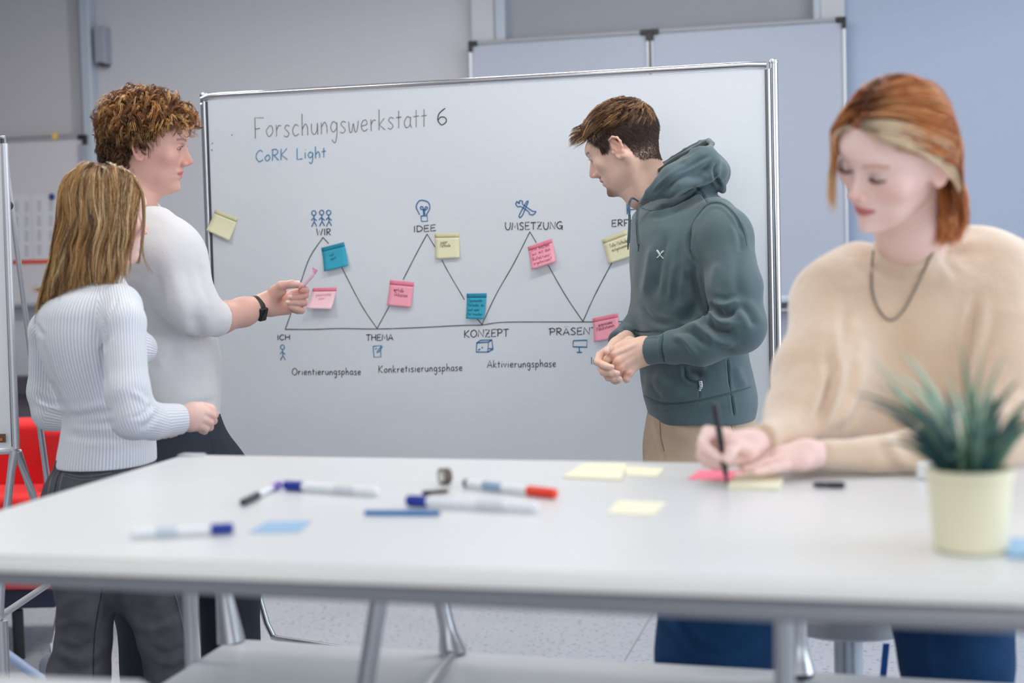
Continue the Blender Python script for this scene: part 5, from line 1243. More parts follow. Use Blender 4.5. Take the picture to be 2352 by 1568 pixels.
# curly hair
M_HAIR1 = hairmat('curly_hair', .28, .6)
def hair_region1(L):
    x, y, z = np.abs(L[:, 0]), L[:, 1], L[:, 2]
    lim = np.interp(z, [-.075, -.055, -.02, -.001, .012, .03, .05, .075, .10, .135], [-.06, -.045, -.030, -.020, .006, .016, .026, .044, .068, .086])
    return (y < lim) & ((z > -.07))
def scalp_points(n, region, rad=(.0765, .0985, .087), cen=(0, -.008, .044), zlo=-.075):
    out = []
    while sum(len(o) for o in out) < n:
        d = rng.normal(size=(n*3, 3)); d /= np.linalg.norm(d, axis=1)[:, None]; p = d*np.array(rad)+np.array(cen)
        low = p[:, 2] < .0; p = p[region(p)]; out.append(p)
    p = np.concatenate(out)[:n]; nn = (p-np.array(cen))/np.array(rad)**2; nn /= np.linalg.norm(nn, axis=1)[:, None]; return p, nn
def curls(n, H, per=7):
    p, nn = scalp_points(n, hair_region1, (.078, .101, .089)); n2 = n//4
    q_, m_ = scalp_points(n2, lambda L: (L[:, 1] < -.05+np.abs(L[:, 0])*.25) & (L[:, 2] < .01) & (L[:, 2] > -.055), (.068, .072, .062), (0, -.042, -.005))
    p = np.concatenate((p, q_)); nn = np.concatenate((nn, m_)); n = len(p)
    # nape and sides follow the neck below the ellipsoid equator
    down = np.array([0, -.12, -1.0]); K = 20; t = np.linspace(0, 1, K)[None, :, None]
    fw = np.clip((p[:, 1]-.02)/.07, 0, 1)*np.clip((p[:, 2]-.05)/.04, 0, 1)
    dirs = down+fw[:, None]*np.array([0, 1.5, .3])+rng.normal(size=p.shape)*.55; tang = dirs-nn*np.sum(dirs*nn, axis=1)[:, None]*.9; tang /= np.linalg.norm(tang, axis=1)[:, None]
    side = np.cross(nn, tang)
    topness = np.clip((p[:, 2]-.0)/.10, 0, 1); Ln = (.016+.024*topness+.010*fw)*rng.uniform(.7, 1.25, n)*np.where((p[:, 1] > .0) & (p[:, 2] < .075), .62, 1); Rr = (.0050+.0060*topness)*rng.uniform(.6, 1.35, n)
    lift = (.006+.024*topness+.003*fw)*rng.uniform(.55, 1.15, n); turns = rng.uniform(1.0, 2.3, n); ph = rng.uniform(0, 6.28, n); sg = rng.choice([-1, 1], n)
    path = p[:, None]+tang[:, None]*(Ln[:, None, None]*t)+nn[:, None]*(lift[:, None, None]*np.sin(np.clip(t*1.5, 0, 1)*1.45))-np.array([0, 0, 1])*(.012*t**2)*np.ones((n, 1, 1))
    grow = np.clip(t*2.5, 0, 1); a = ph[:, None, None]+sg[:, None, None]*turns[:, None, None]*2*math.pi*t
    axis_n = nn[:, None]*np.cos(a)+tang[:, None]*np.sin(a)*.9
    path = path+axis_n*(Rr[:, None, None]*grow)+side[:, None]*((rng.normal(size=(n, 1, 1))*.010)*t**2)
    P = np.repeat(path, per, axis=0)+0; off = rng.normal(size=(n*per, 1, 3))*.0013; P = P+off*(0.3+np.linspace(0, 1, K)[None, :, None]*1.0)+np.repeat(side, per, axis=0)[:, None]*rng.normal(size=(n*per, 1, 1))*.0014
    base = np.array([srgb(132, 86, 48)[:3], srgb(182, 130, 74)[:3], srgb(78, 48, 30)[:3], srgb(216, 170, 110)[:3]])
    ci = rng.choice(4, n, p=[.4, .25, .2, .15]); ci = np.where((topness < .35) & (ci == 3), 2, ci); C = np.repeat(base[ci], per, axis=0)*rng.uniform(.8, 1.15, (n*per, 1))
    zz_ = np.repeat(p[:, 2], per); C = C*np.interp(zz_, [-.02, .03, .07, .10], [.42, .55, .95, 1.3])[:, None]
    return H.wld(P.reshape(-1, 3)).reshape(P.shape), C
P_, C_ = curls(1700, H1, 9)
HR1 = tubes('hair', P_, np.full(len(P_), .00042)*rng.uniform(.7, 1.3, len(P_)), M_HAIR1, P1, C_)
# dark under layer that fills the curls
def under(name, H, prims, m, parent, h=.003, nz=.0):
    V, Q = surface([H.prim(p) for p in prims], h); V = adj_smooth(V, Q, 1)
    if nz: V = V+normals(V, Q)*(vnoise(V, 70)*nz)[:, None]
    return from_np(name, V, Q, m, parent)
cut_face = Prim(lambda P: P[:, 1]-np.interp(P[:, 2], [-.075, -.055, -.02, -.001, .012, .03, .05, .075, .10, .135], [-.06, -.045, -.034, -.024, -.002, .010, .022, .040, .064, .08]), (-1,)*3, (1,)*3, .006, 'int')
cut_face.lo = np.array((-.15, -.2, -.12)); cut_face.hi = np.array((.15, .2, .2))
under('hair_under_layer', H1, [ell((0, -.010, .048), (.084, .108, .096), k=.01), ell((0, -.040, -.005), (.070, .072, .062), k=.02), cut_face], mat('dark_brown_hair_base', srgb(50, 34, 24), .7), HR1, nz=.004)
# ================================================================== person 2: blonde woman seen from behind
DOFF = -0.14
P2 = tag(empty('person', at(245, 1500, 3.2)), 'person with straight blonde shoulder-length hair, white ribbed jumper and grey jeans, seen from behind', 'person'); P2.location.z = 0
SK2 = srgb(236, 198, 186); SK2d = srgb(222, 150, 142)
fd = Vector((math.cos(math.radians(38)), math.sin(math.radians(38)), -.10))
H2 = Head(at(238, 505, 3.24), fd, Vector((.06, 0, 1)), 0.905)
hp = [H2.prim(p) for p in face_prims(lid=.4, nose=.85, ears=False)]
neck = [cap(H2.w1((0, -.020, -.035)), at(228, 640, 3.26), .045, .045, .03), cap(at(228, 640, 3.26), at(226, 672, 3.26), .042, .042, .02)]
Vh, Qh, Ch = skin_mesh(hp+neck, .0023, SK2); Ch = paint_face(Ch, H2.loc(Vh), SK2, srgb(206, 116, 116), SK2d, srgb(150, 116, 86), None, srgb(90, 60, 50), bs=.5)
Ch = scalp_paint(Ch, H2.loc(Vh), [-.04, .0, .02, .05, .08, .11, .14], [-.01, .01, .03, .055, .070, .078, .088], srgb(112, 80, 50))
# right hand, loosely closed, at the end of the near sleeve
hd = [pcap((392, 968, 3.19), (428, 960, 3.21), 25, 24, .012), pcap((428, 960, 3.21), (446, 953, 3.215), 25, 26, .012), pcap((446, 948, 3.215), (478, 944, 3.23), 23, 17, .012), pcap((444, 968, 3.215), (468, 974, 3.225), 22, 16, .012)]
hd += pchain([(470, 936, 3.225, 12), (486, 940, 3.235, 9.5), (493, 952, 3.255, 8.5), (484, 962, 3.27, 8)], .003)
hd += pchain([(472, 948, 3.215, 11.5), (487, 954, 3.225, 9.5), (490, 966, 3.245, 8.5), (480, 972, 3.26, 8)], .003)
hd += pchain([(468, 962, 3.212, 11), (482, 969, 3.222, 9), (482, 981, 3.24, 8), (472, 984, 3.255, 7.5)], .003)
hd += pchain([(460, 976, 3.212, 10), (472, 983, 3.22, 8), (470, 990, 3.235, 7), (462, 988, 3.25, 7)], .003)
hd += pchain([(440, 942, 3.25, 11), (462, 932, 3.26, 9), (480, 938, 3.265, 8)], .005)
Va, Qa, Ca = skin_mesh(hd, .0015, SK2, 1); xx, yy, dd = proj_np(Va); Ca = gmix(Ca, .35*np.exp(-((xx-488)/10)**2-((yy-958)/26)**2), SK2d)
# left hand peeking under the near forearm
h2 = pchain([(352, 985, 3.42, 14), (378, 994, 3.40, 12), (404, 992, 3.38, 8)], .006)+pchain([(370, 998, 3.39, 7), (392, 999, 3.37, 6), (404, 997, 3.36, 5)], .003)+pchain([(368, 992, 3.38, 7), (390, 993, 3.365, 6), (402, 991, 3.36, 5)], .003)
Vc, Qc, Cc = skin_mesh(h2, .002, SK2, 1)
bi = [cap(at(220, 700, 3.25), at(245, 1000, 3.28), .075, .075, .03)]+legs_prims(at(190, 1080, 3.28), at(300, 1080, 3.32), at(188, 1340, 3.26), at(370, 1340, 3.32), Vector((at(172, 1600, 3.26).x, 3.12, .1)), Vector((at(392, 1580, 3.30).x, 3.17, .1)), (.055, .04, .026))
Vb, Qb = surface(bi, .012); Cb = make_cols(len(Vb), SK2)
V, Q, C = join_np([(Vh, Qh, Ch), (Va, Qa, Ca), (Vc, Qc, Cc), (Vb, Qb, Cb)]); from_np('body', V, Q, M_SKIN, P2, True, C); eyeballs(H2, P2)
rg = circle(at(484, 967, 3.232), (at(490, 966, 3.245)-at(482, 972, 3.228)), .0098, 28)
o = MB().tube(rg+[rg[0], rg[1]], .0009, 8, cap=False).build('finger_ring', mat('silver', (.85, .85, .86, 1), .15, 1.0), P2, True)
# ribbed jumper
M_RIB = mat('white_ribbed_knit', srgb(232, 236, 242), .85, sheen=.25, ribs=(1.0, .7, .0018, srgb(208, 215, 226)), spec=.2)
tor = pxrows([(640, 188, 270, 3.25, .05), (658, 166, 288, 3.25, .085), (680, 122, 312, 3.25, .115), (706, 98, 322, 3.25, .13), (740, 92, 322, 3.25, .135), (790, 98, 318, 3.25, .135), (840, 112, 320, 3.26, .13), (890, 132, 322, 3.27, .12), (930, 146, 328, 3.28, .118),
              (965, 150, 340, 3.29, .12), (1000, 146, 350, 3.29, .128), (1040, 138, 355, 3.29, .135), (1066, 134, 356, 3.29, .138)], .02, 2.15, .006)
sw2 = [tor]
sw2 += [cap(at(300, 795, 3.36), at(322, 800, 3.40), .052, .040, .03)]            # bust behind the near arm
sw2 += [cap(at(276, 700, 3.17), at(284, 740, 3.13), .046, .047, .03), cap(at(284, 740, 3.13), at(292, 900, 3.09), .047, .043, .012), cap(at(292, 900, 3.09), at(306, 955, 3.09), .043, .044, .02), cap(at(306, 955, 3.09), at(352, 968, 3.13), .044, .038, .02), cap(at(352, 968, 3.13), at(416, 962, 3.20), .037, .033, .010)]
sw2 += [cap(at(130, 720, 3.38), at(112, 760, 3.42), .042, .042, .03), cap(at(112, 760, 3.42), at(108, 900, 3.46), .042, .040, .012), cap(at(108, 900, 3.46), at(118, 945, 3.46), .040, .040, .02), cap(at(118, 945, 3.46), at(210, 972, 3.44), .040, .030, .015), cap(at(210, 972, 3.44), at(340, 985, 3.43), .030, .026, .01)]
sw2 += [cap(at(229, 622, 3.27), at(226, 650, 3.26), .050, .056, .012)]
sw2 += [cap(at(231, 590, 3.275), at(229, 626, 3.265), .047, .046, .003, 'sub')]
wd_ = V3((at(440, 957, 3.21)-at(380, 965, 3.16)).normalized()); wc_ = V3(at(417, 961, 3.2))
sw2 += [Prim(lambda P: np.where(np.linalg.norm(P-wc_, axis=1) < .07, (P-wc_)@wd_, -1), wc_-.075, wc_+.075, .003, 'int')]
hem = V3(at(245, 1060, 3.29)); hn = V3(Vector((.02, 0, -1)).normalized())
st2 = [([(235, 720), (242, 760), (236, 830), (244, 900)], 7, -3.5, (2.9, 3.3)), ([(250, 770), (236, 800), (225, 815)], 7, -3.5), ([(160, 940), (200, 935), (245, 925)], 9, 4), ([(155, 958), (200, 955), (255, 945)], 8, -4), ([(160, 980), (210, 985), (268, 985)], 9, 4), ([(150, 1000), (220, 1008), (290, 1010)], 9, -3),
       ([(330, 905), (345, 925), (350, 945)], 8, -4), ([(300, 900), (330, 915), (350, 930)], 8, 3), ([(320, 985), (345, 970), (365, 945)], 8, -3), ([(300, 960), (330, 950), (350, 925)], 6, -3),
       ([(80, 740), (90, 760), (100, 770)], 7, -4), ([(110, 870), (130, 900), (140, 925)], 6, -5), ([(85, 905), (110, 925), (145, 925)], 7, -5), ([(90, 925), (120, 935), (150, 945)], 6, 4), ([(100, 790), (112, 840), (132, 890)], 6, -3), ([(270, 680), (262, 705), (246, 735)], 5, -2.5)]
cloth('ribbed_jumper', sw2, .0036, M_RIB, P2, st2, ((10, .003),), 1, ribs=True)
# grey jeans
M_GJ = mat('charcoal_denim', srgb(74, 74, 80), .85, bump=(700, .35, .001), noise=(16, .5, srgb(108, 108, 114)), spec=.2)
tr2 = [pxrows([(1035, 142, 352, 3.29, .12), (1060, 136, 354, 3.29, .125), (1100, 112, 362, 3.29, .135), (1150, 102, 385, 3.30, .14), (1210, 108, 410, 3.30, .14)], .03, 2.2, .008)]
tr2 += [cap(at(182, 1200, 3.26), at(200, 1345, 3.25), .082, .068, .03), cap(at(200, 1345, 3.25), at(192, 1480, 3.25), .066, .058, .02), cap(at(192, 1480, 3.25), at(180, 1545, 3.25), .060, .066, .015), cap(at(180, 1545, 3.25), Vector((at(172, 1600, 3.24).x, 3.12, .08)), .058, .05, .03)]
tr2 += [cap(at(310, 1200, 3.30), at(345, 1345, 3.27), .088, .078, .03), cap(at(345, 1345, 3.27), at(380, 1450, 3.27), .078, .062, .02), cap(at(380, 1450, 3.27), at(392, 1545, 3.28), .062, .052, .015), cap(at(392, 1545, 3.28), Vector((at(396, 1600, 3.3).x, 3.17, .08)), .050, .05, .03)]
st3 = [([(130, 1400), (165, 1380), (200, 1370)], 10, 4), ([(130, 1440), (170, 1425), (215, 1430)], 10, 5), ([(132, 1475), (175, 1490), (225, 1470)], 8, -5), ([(130, 1500), (180, 1515), (240, 1495)], 9, 6), ([(150, 1530), (190, 1540), (235, 1520)], 7, -6),
       ([(300, 1420), (340, 1445), (400, 1430)], 10, 5), ([(340, 1480), (380, 1500), (430, 1480)], 8, -5), ([(350, 1510), (390, 1525), (435, 1505)], 9, 6), ([(215, 1350), (235, 1400), (222, 1450), (214, 1500)], 3, 3), ([(395, 1340), (412, 1400), (425, 1460), (432, 1540)], 3, 3), ([(280, 1340), (300, 1400), (330, 1450)], 18, 4)]
JE = cloth('jeans', tr2, .006, M_GJ, P2, st3, ((16, .004), (50, .0012)), 1)
for an in (Vector((at(172, 1600, 3.24).x, 3.12, .08)), Vector((at(396, 1600, 3.3).x, 3.17, .08))): shoe('shoe', an, (.8, .6), P2, mat('shoe_white', None), mat('sole_grey', None))
# seams, pocket and belt loops, laid on the cloth surface
def raymesh(o, px, py):
    dg = o.data; r = ray(px, py).normalized()
    from mathutils.bvhtree import BVHTree
    if o.name not in _bvh:
        V = [v.co for v in dg.vertices]; _bvh[o.name] = BVHTree.FromPolygons([tuple(v) for v in V], [tuple(p.vertices) for p in dg.polygons])
    h = _bvh[o.name].ray_cast(CAM, r); return (h[0], h[1]) if h[0] is not None else (None, None)
_bvh = {}
def seam(name, o, pl, wpx, m, parent, lift=.0012, dash=0):
    pts = catmull(pl, 10) if len(pl) > 2 else [tuple(Vector(pl[0]).lerp(Vector(pl[1]), t)) for t in np.linspace(0, 1, 24)]
    P = []
    for p in pts:
        h, nn = raymesh(o, p[0], p[1])
        if h is not None:
            if nn.dot(h-CAM) > 0: nn = -nn
            P.append((h+nn*lift, nn))
    if len(P) < 3: return None
    V = []; Fc = []
    for i, (p, nn) in enumerate(P):
        t = (P[min(i+1, len(P)-1)][0]-P[max(i-1, 0)][0]).normalized(); sd = t.cross(nn).normalized(); w_ = wpx*(p-CAM).length/FPX/2
        V += [p-sd*w_-nn*.0015, p-sd*w_*.6+nn*.0004, p+sd*w_*.6+nn*.0004, p+sd*w_-nn*.0015]
        if i:
            if (P[i][0]-P[i-1][0]).length > .03: continue
            if dash and (i//dash) % 2: continue
            k = 4*(i-1); Fc += [(k, k+1, k+5, k+4), (k+1, k+2, k+6, k+5), (k+2, k+3, k+7, k+6)]
    me = bpy.data.meshes.new(name); me.from_pydata([tuple(v) for v in V], [], Fc); return link(name, me, m, parent, True)
M_SEAM = mat('grey_seam', srgb(116, 118, 124), .8); M_SEAMD = mat('dark_seam', srgb(34, 34, 38), .9)
seam('seam', JE, [(140, 1062), (118, 1100), (108, 1150)], 2.0, M_SEAM, P2); seam('seam', JE, [(150, 1066), (132, 1100), (122, 1150)], 1.6, M_SEAMD, P2)
seam('pocket', JE, [(146, 1086), (190, 1094), (256, 1086)], 2.2, M_SEAM, P2); seam('pocket', JE, [(146, 1093), (190, 1102), (254, 1093)], 1.6, M_SEAM, P2)
seam('pocket', JE, [(146, 1086), (139, 1110), (134, 1150)], 1.8, M_SEAM, P2); seam('belt_loop', JE, [(131, 1058), (127, 1072), (125, 1084)], 7, M_GJ, P2, .003)
seam('belt_loop', JE, [(296, 1058), (298, 1070), (299, 1084)], 7, M_GJ, P2, .003)
seam('seam', JE, [(394, 1335), (412, 1400), (424, 1460), (431, 1560)], 1.8, M_SEAM, P2); seam('seam', JE, [(238, 1335), (222, 1420), (216, 1480), (214, 1560)], 2.4, M_SEAMD, P2)
# straight hair
M_HAIR2 = hairmat('straight_hair', .27, .6)
def simulate(H, p, nn, length, K, side_push, layers, colliders, part=None, grav=1.0, sweep=None, rise=.0, cling=.6, release=None):
    """strands that leave the scalp, lie over it and hang; p,nn in head space"""
    n = len(p); P = np.empty((n, K, 3)); P[:, 0] = p; gl = H.R@np.array([0, 0, -1.0]); cen = np.array([0, -.008, .044]); rad = np.array([.0765, .0985, .087])
    lay = layers; d = sweep+nn*.25; d /= np.linalg.norm(d, axis=1)[:, None]; st = (length/(K-1))[:, None]
    for k in range(1, K):
        q = P[:, k-1]+d*st
        rr = rad+lay[:, None]*min(1, k/3.0); e = (q-cen)/rr; l = np.linalg.norm(e, axis=1); ins = l < 1
        q = np.where(ins[:, None], cen+e/np.maximum(l, 1e-6)[:, None]*rr, q)
        for (c, r) in colliders:
            e = (q-np.array(c))/(np.array(r)+lay[:, None]); l = np.linalg.norm(e, axis=1); q = np.where((l < 1)[:, None], np.array(c)+e/np.maximum(l, 1e-6)[:, None]*(np.array(r)+lay[:, None]), q)
        if cling:
            rr = rad+lay[:, None]; e = (q-cen)/rr; l = np.linalg.norm(e, axis=1); sh = cen+e/np.maximum(l, 1e-6)[:, None]*rr
            w_ = (cling*(1 if release is None else release(q))*np.clip((q[:, 2]-.0)/.05, 0, 1)*(l > 1))[:, None]; q = q*(1-w_)+sh*w_
        P[:, k] = q; mv = q-P[:, k-1]; mv /= np.linalg.norm(mv, axis=1)[:, None]+1e-9
        t = k/K; g = gl*grav*(.10+.5*t); d = mv+g+side_push(q, t); d /= np.linalg.norm(d, axis=1)[:, None]
    return P
def hair2(nlock, per, H, P2_):
    reg = lambda L: (L[:, 1] < np.interp(L[:, 2], [-.01, .02, .05, .08, .11, .14], [-.01, .03, .055, .072, .08, .09])) & (L[:, 2] > .03)
    p, nn = scalp_points(nlock, reg); p[:nlock*2//3], nn[:nlock*2//3] = scalp_points(nlock*2//3, lambda L: reg(L) & (L[:, 2] > .085)); sg = np.sign(p[:, 0]+rng.normal(size=nlock)*.004)
    sweep = np.stack((sg*(1.0+0*p[:, 1]), -.25+0*sg, -.15+0*sg), axis=1); rad_ = (p-np.array([.004, -.015, .131]))*np.array([1, 1, .3]); rad_ /= np.linalg.norm(rad_, axis=1)[:, None]+1e-6; back = p[:, 1] < -.012; sweep[back] = rad_[back]+rng.normal(size=(int(back.sum()), 3))*.10
    sweep -= nn*np.sum(sweep*nn, axis=1)[:, None]; sweep /= np.linalg.norm(sweep, axis=1)[:, None]
    Ln = .275+.10*(.13-p[:, 2])*0+.30*(p[:, 2])-.0*p[:, 1]; Ln = Ln*rng.uniform(.86, 1.06, nlock)+np.where(sg < 0, .035, -.005)
    lay = rng.uniform(.001, .004, nlock)+.010*np.clip((p[:, 2]-.04)/.09, 0, 1)*rng.uniform(.6, 1, nlock)
    ph = rng.uniform(0, 6.28, (nlock, 3))
    push = lambda q, t: np.stack((.16*np.sin(ph[:, 0]+t*8)*t, .16*np.sin(ph[:, 1]+t*8)*t, np.zeros(nlock)), axis=1)
    K = 26; P = simulate(H, p, nn, Ln, K, push, lay, [((0, -.02, -.06), (.066, .066, .09))], sweep=sweep)
    off = rng.normal(size=(nlock*per, 1, 3))*np.array([.0021, .0021, .001]); tt = np.linspace(.25, 1, K)[None, :, None]
    cv = np.sin(np.linspace(0, 1, K)[None, :, None]*5+rng.uniform(0, 6.28, (nlock*per, 1, 1)))*rng.normal(size=(nlock*per, 1, 3))*.0022*tt
    Pp = np.repeat(P, per, axis=0)+off*(1.15-tt*.65)+cv
    base = np.array([srgb(168, 124, 72)[:3], srgb(200, 156, 98)[:3], srgb(118, 80, 46)[:3], srgb(232, 204, 156)[:3], srgb(84, 56, 34)[:3]])
    ci = rng.choice(5, nlock, p=[.30, .28, .17, .13, .12]); c = base[ci]; C = np.repeat(c, per, axis=0)*rng.uniform(.95, 1.28, (nlock*per, 1)); C = np.repeat(C[:, None], K, axis=1)
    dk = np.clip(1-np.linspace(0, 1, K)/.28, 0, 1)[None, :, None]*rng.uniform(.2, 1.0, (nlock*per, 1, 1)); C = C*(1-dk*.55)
    return H.wld(Pp.reshape(-1, 3)).reshape(Pp.shape), C
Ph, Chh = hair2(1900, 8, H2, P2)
def shape_hair(P, lo_, hi_, ytab, bottom, xs_, jit=15, nat=None):
    """gathers strands between two outlines given per photo row, then trims them at a lower line"""
    n, K, _ = P.shape; f_ = P.reshape(-1, 3); x, y, d = proj_np(f_)
    if nat is not None:
        t_ = np.clip((y-500)/60, 0, 1); a = np.interp(y, ytab, lo_); b = np.interp(y, ytab, hi_); x2 = a+(x-nat[0])/(nat[1]-nat[0])*(b-a); f_ = f_+((x2-x)*t_*d/FPX)[:, None]*np.array(_R); x, y, d = proj_np(f_)
    a = np.interp(y, ytab, lo_); b = np.interp(y, ytab, hi_); c = (a+b)/2; hw = (b-a)/2; u = (x-c)/hw; s_ = np.sign(u); m = np.abs(u)
    m2 = np.where(m > .8, .8+.2*np.tanh((m-.8)/.2), m); dx = (s_*m2*hw+c-x)*d/FPX; f_ = f_+dx[:, None]*np.array(_R); P = f_.reshape(n, K, 3)
    x, y, d = proj_np(f_); y = y.reshape(n, K); x = x.reshape(n, K); lim = np.interp(x, xs_, bottom)+rng.normal(size=(n, 1))*jit; over = y > lim; out = P.copy()
    first = np.where(over.any(1), over.argmax(1), K-1)
    for i in np.where(first < K-1)[0]:
        t = np.linspace(0, first[i], K)
        for c_ in range(3): out[i, :, c_] = np.interp(t, np.arange(K), P[i, :, c_])
    return out
Ph = shape_hair(Ph, [176, 148, 132, 126, 120, 112, 98, 84, 78], [285, 312, 328, 332, 318, 306, 304, 306, 305], [385, 400, 430, 480, 540, 590, 640, 690, 720], [700, 702, 694, 660, 640, 628, 640, 655, 640], [60, 95, 125, 160, 200, 240, 275, 305, 340], nat=(134, 322))
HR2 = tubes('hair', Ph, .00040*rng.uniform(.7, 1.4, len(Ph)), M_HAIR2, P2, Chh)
ucut = Prim(lambda P: P[:, 1]-np.interp(P[:, 2], [-.10, .0, .02, .05, .08, .11, .14], [.0, .0, .02, .045, .062, .074, .082]), (-.2, -.2, -.25), (.2, .2, .2), .006, 'int')
under('hair_under_layer', H2, [ell((0, -.008, .044), (.0768, .0988, .0872), k=.01), rows([(-.13, 0, -.03, .062, .06), (-.06, 0, -.022, .070, .066), (0, 0, -.012, .074, .082), (.04, 0, -.01, .076, .090)], .02), ucut], mat('dark_blonde_base', srgb(104, 76, 48), .7), HR2, nz=.003)

# thin front lock that falls across the cheek and flicks towards the sweater
fl_ = []
for i in range(90):
    a = rng.normal()*.003; j = rng.normal(size=3)*.0012; lng = i % 6 == 0
    pts = [(300+a*600, 396, 3.22), (326+a*500, 440, 3.22), (331+a*400, 500, 3.23), (327+a*500, 550, 3.23), ((322, 585, 3.22) if not lng else (330, 590, 3.22)), ((316+rng.normal()*3, 605, 3.21) if not lng else (348+rng.normal()*5, 628, 3.2))]
    c_ = cat3([Vector(at(*q)) for q in pts], 3); fl_.append([list(v) for v in c_])
fl_ = np.array(fl_)+rng.normal(size=(90, 1, 3))*.0010
tubes('front_lock', fl_, .00038, M_HAIR2, HR2, np.array([srgb(176, 138, 90)[:3], srgb(120, 86, 54)[:3], srgb(200, 168, 120)[:3]])[rng.choice(3, 90)])
tk = []
for i in range(50):
    c0 = np.array(at(114+rng.normal()*5, 640+rng.normal()*10, 3.23)); c1 = np.array(at(98, 676, 3.24)); c2 = np.array(at(76+rng.normal()*7, 662+rng.normal()*7, 3.24)); t = np.linspace(0, 1, 9)[:, None]; tk.append(c0*(1-t)**2+c1*2*t*(1-t)+c2*t*t)
tubes('flicked_tips', np.array(tk), .00036, M_HAIR2, HR2, np.tile(np.array(srgb(206, 168, 110)[:3]), (50, 1)))

DOFF = 0.0
# ================================================================== person 3: man in the green hoodie
P3 = tag(empty('person', at(1600, 1500, 3.62)), 'person with short brown hair and grey-green hoodie, leaning towards the whiteboard with clasped hands', 'person'); P3.location.z = 0
SK3 = srgb(238, 200, 180); SK3d = srgb(222, 140, 120)
yaw = math.radians(23); pit = math.radians(25)
H3 = Head(at(1437, 349, 3.66), Vector((-math.cos(yaw)*math.cos(pit), math.sin(yaw)*math.cos(pit), -math.sin(pit))), Vector((0, 0, 1)), 0.955); H3.v[2] *= .94
prof3 = [(-.118, .056), (-.106, .074), (-.098, .088), (-.090, .0955), (-.080, .0965), (-.070, .0915), (-.064, .0905), (-.058, .0960), (-.053, .0975), (-.049, .0940), (-.046, .0965), (-.040, .1000), (-.034, .0975), (-.029, .0980),
         (-.0245, .1080), (-.018, .1185), (-.011, .1200), (-.002, .1150), (.010, .1060), (.020, .0975), (.028, .0930), (.036, .0950), (.045, .0975), (.055, .0965), (.070, .0930), (.085, .084), (.105, .064)]
hp = [H3.prim(p) for p in face_prims(lid=.30, mouth_open=.35, profile=prof3)]
nb = at(1512, 462, 3.70)
neck = [cap(H3.w1((0, -.028, -.030)), at(1490, 428, 3.68), .050, .053, .03), cap(at(1490, 428, 3.68), nb, .054, .058, .03), cap(H3.w1((0, .030, -.085)), at(1462, 450, 3.66), .022, .028, .03), cap(H3.w1((-.055, -.02, -.03)), at(1476, 450, 3.62), .014, .014, .02)]
Vh, Qh, Ch = skin_mesh(hp+neck, .0020, SK3); Lh3 = H3.loc(Vh); Nh3 = normals(Vh, Qh)
Ch = paint_face(Ch, H3.loc(Vh), SK3, srgb(200, 116, 110), srgb(226, 140, 124), srgb(112, 80, 62), srgb(92, 62, 54), srgb(150, 104, 82))
# clasped hands
hd = [pcap((1512, 803, 3.42), (1478, 806, 3.44), 29, 32, .015), pcap((1478, 800, 3.44), (1430, 800, 3.45), 27, 17, .012), pcap((1478, 812, 3.44), (1440, 830, 3.44), 27, 20, .012), pcap((1470, 822, 3.445), (1447, 846, 3.44), 17, 13, .012),
      pcap((1440, 795, 3.45), (1412, 808, 3.45), 16, 13, .01), pcap((1442, 812, 3.44), (1420, 824, 3.44), 17, 13, .01)]
hd += pchain([(1430, 805, 3.445, 12), (1408, 815, 3.44, 10.5), (1395, 825, 3.44, 9), (1390, 832, 3.455, 8)], .004)        # index
hd += pchain([(1438, 818, 3.435, 11.5), (1419, 830, 3.428, 10.5), (1411, 843, 3.44, 9), (1406, 850, 3.46, 8)], .004)      # middle
hd += pchain([(1443, 828, 3.435, 11), (1426, 844, 3.43, 10), (1423, 858, 3.445, 8.5), (1424, 866, 3.46, 7.5)], .004)      # ring
hd += pchain([(1458, 838, 3.435, 12), (1445, 856, 3.432, 9.5), (1440, 868, 3.435, 8.5), (1439, 872, 3.44, 8)], .004)       # little
hd += pchain([(1470, 790, 3.47, 12), (1446, 782, 3.49, 10), (1424, 794, 3.49, 8.5)], .006)
for kx, ky in ((1408, 814), (1419, 829), (1426, 843), (1446, 854)):
    hd.append(ell(at(kx, ky, 3.432), (.0105, .0105, .0105), k=.004))
# tendon ridges
for (a, b) in (((1412, 812), (1462, 792)), ((1424, 826), (1470, 802)), ((1432, 840), (1474, 814))): hd.append(cap(at(a[0], a[1], 3.428), at(b[0], b[1], 3.418), .0055, .004, .009))
Va, Qa, Ca = skin_mesh(hd, .0015, SK3, 1); xx, yy, dd = proj_np(Va)
for kx, ky in ((1406, 814), (1418, 830), (1425, 845), (1444, 858)): Ca = gmix(Ca, .45*np.exp(-((xx-kx)/8)**2-((yy-ky)/8)**2), SK3d)
h2 = [pcap((1438, 778, 3.55), (1418, 792, 3.51), 20, 19, .012), pcap((1420, 795, 3.51), (1392, 812, 3.50), 18, 13, .012)]
h2 += pchain([(1400, 802, 3.49, 11), (1378, 816, 3.465, 9.5), (1373, 831, 3.44, 9), (1388, 839, 3.412, 8.5), (1401, 843, 3.405, 7.5)], .003)
h2 += pchain([(1396, 825, 3.50, 11), (1382, 845, 3.46, 9.5), (1386, 854, 3.43, 9), (1404, 856, 3.412, 8.6), (1416, 857, 3.408, 7.4)], .003)
h2 += pchain([(1400, 838, 3.50, 10), (1394, 862, 3.46, 8.5), (1397, 867, 3.44, 8.2), (1412, 869, 3.42, 7.8), (1423, 870, 3.415, 6.6)], .003)
h2 += pchain([(1406, 848, 3.50, 9), (1408, 873, 3.47, 7), (1413, 876, 3.45, 6.8), (1422, 875, 3.435, 6)], .003)
h2 += pchain([(1432, 785, 3.53, 12), (1414, 792, 3.48, 10), (1402, 801, 3.44, 8.5), (1393, 808, 3.425, 7.4)], .005)
